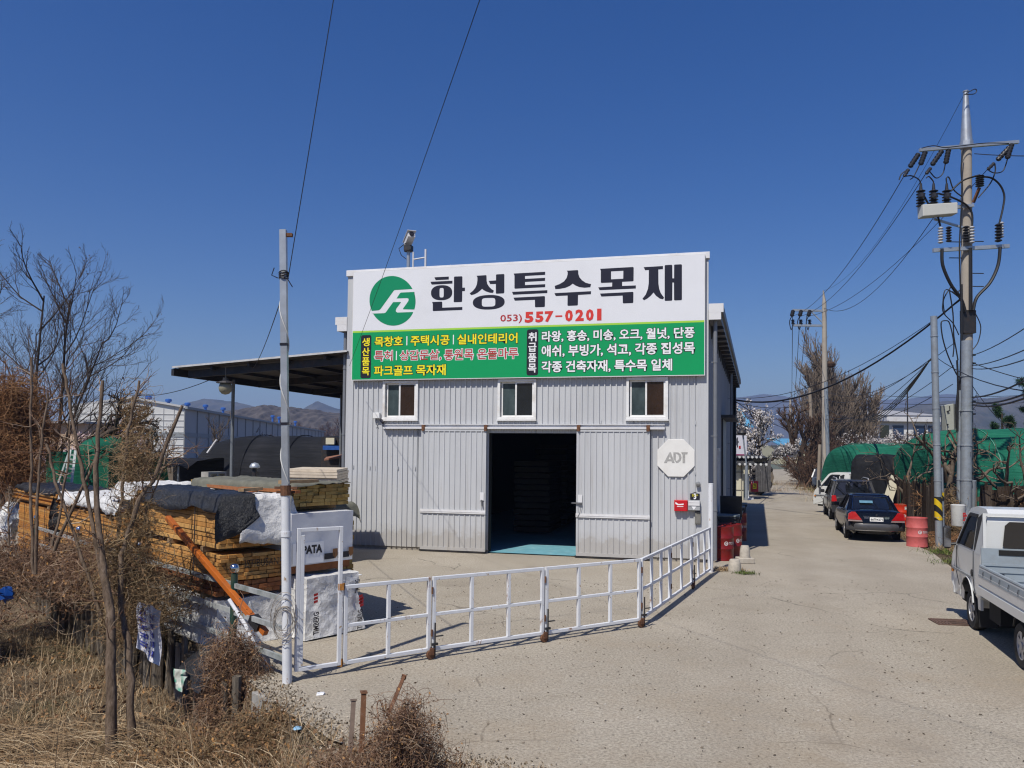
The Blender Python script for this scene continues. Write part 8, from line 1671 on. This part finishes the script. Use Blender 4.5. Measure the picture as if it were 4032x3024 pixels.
def curls(r, n, c, rad, K=12, step=.07, curl=.18, grav=0.0):
    """loose strands: dense in the middle, thinning out unevenly, some hanging, some standing"""
    c = np.asarray(c, float); rad = np.asarray(rad, float); m = max(6, n // 60)
    hub = c + r.normal(size=(m, 3)) * rad * .48; i = r.integers(0, m, n)
    P = np.empty((n, K, 3)); P[:, 0] = hub[i] + r.normal(size=(n, 3)) * rad * r.uniform(.12, .38, (n, 1))
    kind = r.random(n); d = nrm_(r.normal(size=(n, 3)) * np.array([1, 1, .6]) + np.where(kind < .4, .9, np.where(kind < .7, -.8, 0))[:, None] * np.array([0, 0, 1.]))
    ax = nrm_(r.normal(size=(n, 3))); cu = curl * r.choice([.2, .5, 1.0, 2.6], (n, 1), p=[.35, .35, .2, .1]); st = step * r.uniform(.25, 1.25, (n, 1))
    for k in range(1, K):
        v = (P[:, k - 1] - c) / rad; l = np.linalg.norm(v, axis=1, keepdims=True)
        d = nrm_(d + np.cross(ax, d) * cu + r.normal(size=(n, 3)) * .24 + np.array([0, 0, grav - .03]) - v * np.clip(l - 1, 0, 1) * .16); P[:, k] = P[:, k - 1] + d * st
    return P
def thicket(name, label, blobs, mat, seed, rad=.004, leaves=(0, .03), step=.07, curl=.22, cat='vines', thick=.05, grav=0.0, group=None, K=12):
    r = np.random.default_rng(seed); ms = []; Ls = []
    for c, rd, n in blobs:
        P = curls(r, n, c, rd, K, step, curl, grav); g_ = land(P[..., 0], P[..., 1]); P[..., 2] = np.maximum(P[..., 2], g_ + .01)
        R = rad * r.uniform(.55, 1.35, (n, 1)) * (1 + (r.random((n, 1)) < thick) * 1.6); ms.append(tubes(P, R * np.linspace(1, .5, K)[None], 3)); Ls.append(P.reshape(-1, 3))
    t = thing(name, label, cat, blobs[0][0], 0, group); np_mesh('stems', *join(ms), mat, t)
    if leaves[0]:
        A = np.concatenate(Ls); n = leaves[0]; c = A[r.integers(0, len(A), n)] + r.normal(size=(n, 3)) * .02; np_mesh('withered_leaves', *quads(c, r.uniform(.5, 1.4, n) * leaves[1] * .8, aspect=1.7, r=r), LEAFD, t)
    return t
c1 = AD(500, 1440, 9.5)
thicket('vine_heap', 'upright heap of dry brown vines over the fence corner left of the tall post', [((c1.x, c1.y, .0), (.20, .17, .38), 1300), ((c1.x + .02, c1.y - .10, -.4), (.27, .22, .42), 1500), ((c1.x + .2, c1.y + .02, -.3), (.2, .18, .3), 800)], VINEB, 101, .0026, (9000, .024), .05)
thicket('vine_heap', 'broad brown tangle of vines over the left part of the rail fence', [((-6.2, 12.5, .66), (.75, .4, .30), 1700), ((-7.5, 13.8, .64), (.9, .5, .34), 2000), ((-9.0, 14.3, .42), (1.1, .8, .5), 2300), ((-9.6, 12.8, .1), (1.2, .8, .42), 2200), ((-9.2, 12.6, .05), (.6, .4, .35), 900), ((-9.8, 11.8, -.35), (.9, .6, .3), 900)], VINEB, 102, .0036, (22000, .034), .07)
thicket('vine_heap', 'tan twining vines over the middle of the rail fence above the banner', [((-5.3, 11.45, .60), (.55, .4, .38), 420), ((-4.6, 10.9, .80), (.45, .25, .22), 140), ((-5.6, 11.6, .2), (.5, .35, .35), 420)], VINEY, 103, .0036, (1500, .028), .07, .3)
cv = AD(290, 1130, 10.0)
thicket('climbing_vine', 'tan vine climbing the tallest leaning saplings before the lumber stacks', [((cv.x + .03, cv.y, cv.z), (.20, .18, .5), 330), ((cv.x - .02, cv.y, cv.z + .8), (.12, .12, .5), 170), ((cv.x - .02, cv.y, cv.z - .75), (.34, .28, .5), 800)], VINEY, 104, .003, (1600, .026), .06, .3)
cm = AD(872, 1625, 5.5)
thicket('vine_heap', 'heap of dry vines round the leaning rusty stake at the bottom', [((cm.x, cm.y, cm.z - .03), (.22, .22, .22), 1100), ((cm.x + .04, cm.y, cm.z + .14), (.12, .12, .16), 420), ((cm.x - .02, cm.y + .05, cm.z - .2), (.40, .34, .16), 1500), ((cm.x - .5, cm.y + .2, cm.z - .3), (.35, .3, .12), 700)], VINEB, 105, .0021, (8000, .017), .036, .3)
cb_ = AD(430, 1590, 7.6); cc = AD(640, 1600, 6.7)
thicket('vine_heap', 'low brown vine mat along the foot of the stake wall', [((cb_.x, cb_.y, cb_.z - .2), (.8, .45, .06), 600), ((cc.x - .2, cc.y - .2, cc.z - .2), (.5, .3, .05), 260), ((AD(535, 1545, 8.1).x, 8.1, -.34), (.25, .22, .24), 900)], VINEY, 106, .0024, (9000, .024), .05)
thicket('climbing_vine', 'orange brown vine thicket in the crown of the low forked tree', [((AD(24, 880, 21).x, 21, AD(18, 880, 21).z), (.7, .6, .85), 1900), ((AD(50, 950, 21).x, 21, AD(50, 950, 21).z), (.5, .5, .6), 1100), ((AD(8, 1000, 20).x, 20, AD(8, 1000, 20).z), (.7, .6, .8), 1300)], VINEO, 107, .0062, (11000, .04), .10, .2, grav=-.05)
thicket('climbing_vine', 'tan vine mass hanging from the sticks left of the factory gable', [((AD(290, 950, 15).x, 15, AD(290, 950, 15).z), (.13, .13, .6), 200), ((AD(305, 1005, 15).x, 15, AD(305, 1005, 15).z), (.38, .3, .32), 320)], VINEY, 108, .0045, (1500, .04), .085, .3)
for k, (blobs, lb) in enumerate((([((14.6, 26.9, 1.2), (.3, .2, .5), 200)], 'withered vine hanging on the plank fence left of the slim pole'), ([((14.1, 24.6, .8), (.2, .2, .6), 200), ((14.4, 24.3, .3), (.4, .2, .3), 220)], 'withered vine round the foot of the utility pole'), ([((16.3, 23.5, 1.2), (.4, .2, .5), 200)], 'withered vine on the plank fence behind the pickup cab'), ([((13.5, 24.3, .06), (.35, .4, .14), 350), ((14.2, 23.2, .1), (.9, .5, .15), 600)], 'orange brown dry weeds at the foot of the slim pole'))):
    thicket('climbing_vine' if k < 3 else 'dry_weeds', lb, blobs, VINEO if k != 1 else VINEY, 110 + k, .006, (500, .05), .075, .25)
# saplings: (points in the 2212 px view, depth)
def sapling(label, pts, Y, r0, r1, side=()):
    P = [AD(x, y, Y + (k * .12)) for k, (x, y) in enumerate(pts)]; g_ = zland(P[0].x, P[0].y); 
    if abs(P[0].z - g_) < .8: P[0].z = g_ - .05
    t = thing('sapling', label, 'sapling', P[0], 0, 'bare saplings and sticks before the stacks'); out = []
    for i in range(len(P) - 1):
        for k in range(5): out.append(P[i] + (P[i + 1] - P[i]) * (k / 5) + Vector((rnd.gauss(0, .007), rnd.gauss(0, .007), 0)))
    out.append(P[-1]); n = len(out); mb = MB(); mb.tube(out, [.8 * (r0 + (r1 - r0) * i / (n - 1)) * rnd.uniform(.9, 1.14) for i in range(n)], 8); mb.build('trunk', BARK_B, t, smooth=60)
    q = np.random.default_rng(len(out) + int(pts[0][0])); n_ = 9; ii = q.integers(n // 4, n - 1, n_); tw = grow(q, [tuple(out[i]) for i in ii], nrm_(q.normal(size=(n_, 3)) * np.array([1, 1, .4]) + np.array([0, 0, .7])), q.uniform(.2, .6, n_), np.full(n_, .008), [dict(n=3, ang=40, len=.5, rad=.6, wander=.2, rmin=.003), dict(wander=.25)])
    np_mesh('crown', *join(tree_mesh(tw, (4, 3))), VINEB, t)
    return t
sapling('thickest sapling trunk rising from the grass and forking before the middle stack', [(243, 1588), (240, 1450), (240, 1340), (226, 1240), (214, 1150), (206, 1010), (222, 822)], 9.15, .085, .028)
sapling('second thick trunk right of the thickest sapling', [(284, 1574), (282, 1470), (276, 1380), (262, 1320), (262, 1200), (300, 1080), (328, 1040), (394, 876)], 9.3, .06, .026)
sapling('long bent stick from the saplings to the upper left, before the green tent', [(238, 1345), (214, 1215), (196, 1110), (172, 985), (150, 870), (136, 786)], 9.6, .034, .024)
sapling('upright thin stick nearest the left edge', [(72, 1240), (68, 1100), (66, 960), (68, 772)], 11.2, .03, .02)
sapling('second thin stick near the left edge', [(76, 1240), (82, 1040), (92, 930), (103, 850)], 11.0, .028, .016)
sapling('stick leaning left across the middle stack', [(218, 1330), (170, 1180), (126, 1060), (100, 960)], 9.8, .028, .02)
sapling('stick leaning right behind the long bent stick', [(112, 1180), (128, 1120), (148, 1000), (152, 910)], 10.8, .024, .014)
sapling('crossing stick low before the middle stack', [(116, 1190), (160, 1090), (196, 1020), (214, 960)], 10.4, .03, .018)
sapling('vine covered stick leading up to the factory roof', [(252, 1200), (262, 1080), (276, 930), (301, 822)], 10.3, .03, .02)
sapling('thin stick right of the vine covered one', [(296, 1180), (318, 1100), (352, 1010), (363, 965)], 10.2, .018, .012)
sapling('short stick in the vines at the far left', [(20, 1180), (18, 1110), (22, 1050)], 12, .02, .012)
# dead grass
def scatter(r, n, x0, x1, y0, y1, keep):
    X = r.uniform(x0, x1, n * 3); Y = r.uniform(y0, y1, n * 3); d, _ = edge_dist(X, Y); m = keep(X, Y, d); return X[m][:n], Y[m][:n]
def grass(name, label, X, Y, ln, wd, lean, mat, r, K=4, lay=None, z0=-.01):
    n = len(X); Z = land(X, Y) + z0; a = r.uniform(0, 2 * math.pi, n); L_ = ln * r.uniform(.5, 1.5, n); P = np.empty((n, K, 3)); le = np.minimum(lean * r.uniform(.4, 1.5, n), 1.56) if lean < 1.2 else r.uniform(1.25, 1.56, n)
    hx, hy = np.cos(a), np.sin(a)
    if lay is not None: hx, hy = lay(X, Y, r); 
    for k in range(K):
        t = k / (K - 1); P[:, k, 0] = X + hx * L_ * t * np.sin(le * (.4 + .6 * t)); P[:, k, 1] = Y + hy * L_ * t * np.sin(le * (.4 + .6 * t)); P[:, k, 2] = Z + L_ * t * np.cos(np.minimum(le * (.4 + .6 * t), 1.5))
    g_ = land(P[..., 0].ravel(), P[..., 1].ravel()).reshape(n, K); P[..., 2] = np.maximum(P[..., 2], g_ + .004 + .03 * r.random((n, 1)))
    side = np.stack([-hy, hx, r.normal(size=n) * .4], 1); side = nrm_(side); W_ = wd * r.uniform(.6, 1.5, (n, 1)) * np.array([[1.0] * (K - 1) + [.3]])
    o = np_mesh(name, *blades(P, W_, side), mat); return tag(o, label, name.replace('_', ' '), kind='stuff')
r_ = np.random.default_rng(200)
X, Y = scatter(r_, 60000, -14, 1.6, 3.4, 16, lambda X, Y, d: (d > .02) & (np.random.default_rng(1).random(len(d)) < np.clip(1.35 - Y * .055, .3, 1)))
grass('dead_grass', 'short dead brown grass covering the bank', X, Y, .17, .0052, .9, STRAW, r_)
def swirl(X, Y, r): a = 2.75 + .35 * np.sin(X * .8) + .4 * (Y - 7) * .25 + r.normal(size=len(X)) * .35; return np.cos(a), np.sin(a)
X, Y = scatter(r_, 8500, -8.5, -1.6, 5.2, 9.8, lambda X, Y, d: (d > .5))
grass('straw', 'long pale flattened straw stalks at the lower left', X, Y, .55, .0048, 1.42, STRAW, r_, 6, swirl, .01)
X, Y = scatter(r_, 1500, -13, -.8, 4.5, 14.5, lambda X, Y, d: (d > .15))
grass('dry_stalks', 'thin upright dry weed stalks standing in the bank', X, Y, .55, .005, .35, STRAW, r_, 5)
X, Y = scatter(r_, 5000, -3.6, .9, 4.0, 8.6, lambda X, Y, d: (d > -.12) & (d < 1.6))
grass('dry_stubble', 'thin dry stubble along the edge of the concrete', X, Y, .12, .004, .8, VINEY, r_)
X, Y = scatter(r_, 9000, -13, 1.2, 3.5, 14, lambda X, Y, d: d > 0)
V_, F_ = quads(np.stack([X, Y, land(X, Y) + .03 + r_.random(len(X)) * .05], 1), r_.uniform(.02, .055, len(X)), aspect=1.3, r=r_); tag(np_mesh('leaf_litter', V_, F_, LEAFD), 'withered brown leaves littering the bank', 'leaf litter', kind='stuff')
X, Y = scatter(r_, 3200, -4.2, -1.0, 5.0, 6.5, lambda X, Y, d: d > .05); X = np.concatenate([X, r_.normal(-4.4, .3, 900)]); Y = np.concatenate([Y, r_.normal(8.9, .3, 900)])
kp = np.random.default_rng(3).random(len(X)) < .35; grass('green_grass', 'patches of green grass among the dead straw', X[kp], Y[kp], .11, .005, .7, GREENG, r_)
# weeds along the lane on the right and at the gate post
def tufts(label, spots, n, ln, mat, seed, name='weeds'):
    r = np.random.default_rng(seed); X = np.concatenate([r.normal(x, s, int(n * k)) for x, y, s, k in spots]); Y = np.concatenate([r.normal(y, s * .8, int(n * k)) for x, y, s, k in spots]); o = grass(name, label, X, Y, ln, .009, .9, mat, r); o.location.z += .035; return o
a_, b_, c_ = GD(2030, 1196), GD(2052, 1218), GD(1612, 1240)
tufts('green weeds on the verge beside the pickup cab', [(a_.x + .2, a_.y, .3, 1), (b_.x + .2, b_.y, .3, 1), (b_.x + .9, b_.y - .8, .35, 1)], 420, .16, GREENG, 301)
tufts('small green weed by the concrete stub at the gate post', [(c_.x, c_.y, .13, 1)], 320, .08, GREENG, 302)
d_ = GD(1560, 1232); tufts('dry yellow grass at the foot of the white gate post', [(d_.x, d_.y, .18, 1), (d_.x + .25, d_.y - .05, .14, .6)], 600, .09, STRAW, 303, 'dry_grass')
e_, f_ = GD(1662, 1048), GD(1755, 1064); tufts('green and dry weeds on both sides of the far lane', [(e_.x - .6, e_.y, .5, 1), (f_.x + .8, f_.y, .6, 1), (f_.x + 2, f_.y + 4, .8, 1)], 500, .3, GREENG, 304)
vx = np.linspace(0, 1, 26); vg = [(13.2 + 2.6 * t + .4 * math.sin(t * 17), 24.3 + 8 * t, .35, .4) for t in vx] + [(13.0 + .2 * math.sin(t * 9) - t * 3.4, 23.0 - t * 11.5, .25, .45) for t in vx]; tufts('dry yellowish grass along the right verge of the lane', vg, 420, .2, STRAW, 305, 'dry_grass')
vl = [(AD(x, 1000, Y).x, Y, .8, 1) for x, Y in ((1722, 72), (1735, 66), (1745, 60), (1770, 56), (1785, 52), (1798, 46), (1668, 70), (1660, 58))]; tufts('dry grass and weeds edging the far lane', vl, 320, .4, STRAW, 306, 'dry_grass')
# litter
BAGB = M('blue_plastic_bag', (.008, .05, .22), .35, 0, .2, 8); LITW = M('white_litter', (.62, .63, .65), .6)
def crumple(P, s, mat, name, label, seed, cat='litter', group=None, flat=.5):
    r = np.random.default_rng(seed); mb = MB(); n = 9; mb.grid([[Vector(P) + Vector((s * (math.cos(t) * math.sin(p) + r.normal() * .16), s * (math.sin(t) * math.sin(p) + r.normal() * .16), s * flat * (math.cos(p) + 1 + r.normal() * .2))) for t in [2 * math.pi * i / 9 for i in range(10)]] for p in [math.pi * j / 6 for j in range(7)]]); tag(mb.build(name, mat), label, cat, group)
P = AD(14, 1280, 9.6); crumple(P - Zv * .1, .085, BAGB, 'plastic_bag', 'blue plastic bag caught in the vines at the left edge', 401, 'bag', None, 1.0)
for k, (x, y, s, lb, mt) in enumerate(((692, 1538, .05, 'white crumpled paper nearest the concrete footing', LITW), (483, 1640, .06, 'white scrap at the bottom edge among the straw', LITW), (525, 1612, .05, 'white scrap in the brown vine mat', LITW), (548, 1595, .035, 'small white scrap above the other scraps', LITW), (642, 1612, .045, 'pale blue crumpled wrapper in the leaf litter', M('pale_blue_wrapper', (.25, .45, .62), .5)), (512, 1572, .05, 'tiny white paper under the vine heap', LITW))):
    p = GD(x, y, -.2); p.z = zland(p.x, p.y) + .02; crumple(p, s, mt, 'litter', lb, 410 + k, 'litter', 'litter in the verge', .35)
P = GD(775, 1242); crumple((P.x, P.y, .0), .07, LITW, 'litter', 'flat white paper on the concrete before the workshop', 420, 'litter', 'litter in the verge', .12)
rg = np.random.default_rng(19); X = rg.uniform(-4.2, 1.6, 60000); Y = rg.uniform(4.6, 10.5, 60000); d, _ = edge_dist(X, Y); m = (np.abs(d + .02) < .42 * rg.random(60000) ** .7); V_, F_ = quads(np.stack([X[m], Y[m], np.maximum(land(X[m], Y[m]), np.where(d[m] < .02, .0, -9)) + .008], 1), rg.uniform(.008, .034, m.sum()), aspect=1.1, r=rg); tag(np_mesh('gravel', V_, F_, island('edge_gravel', [(0, (.10, .075, .05)), (.5, (.24, .195, .14)), (1, (.48, .42, .34))])), 'loose gravel and soil along the broken edge of the concrete', 'gravel', kind='stuff')
r9 = np.random.default_rng(9); n = 2600; X = r9.uniform(-2.5, 9, n); Y = r9.uniform(6.2, 17, n); d, _ = edge_dist(X, Y); m = (d < -.05) & (X < 4.5 + (Y - 6) * .35); V_, F_ = quads(np.stack([X[m], Y[m], np.full(m.sum(), .006)], 1), r9.uniform(.008, .03, m.sum()), r=r9); V_[:, 2] = np.clip(V_[:, 2], .004, .02); tag(np_mesh('debris', V_, F_, island('lane_grit', [(0, (.07, .055, .04)), (.6, (.2, .165, .125)), (1, (.45, .42, .37))])), 'scattered grit and chips of wood on the concrete', 'debris', kind='stuff')
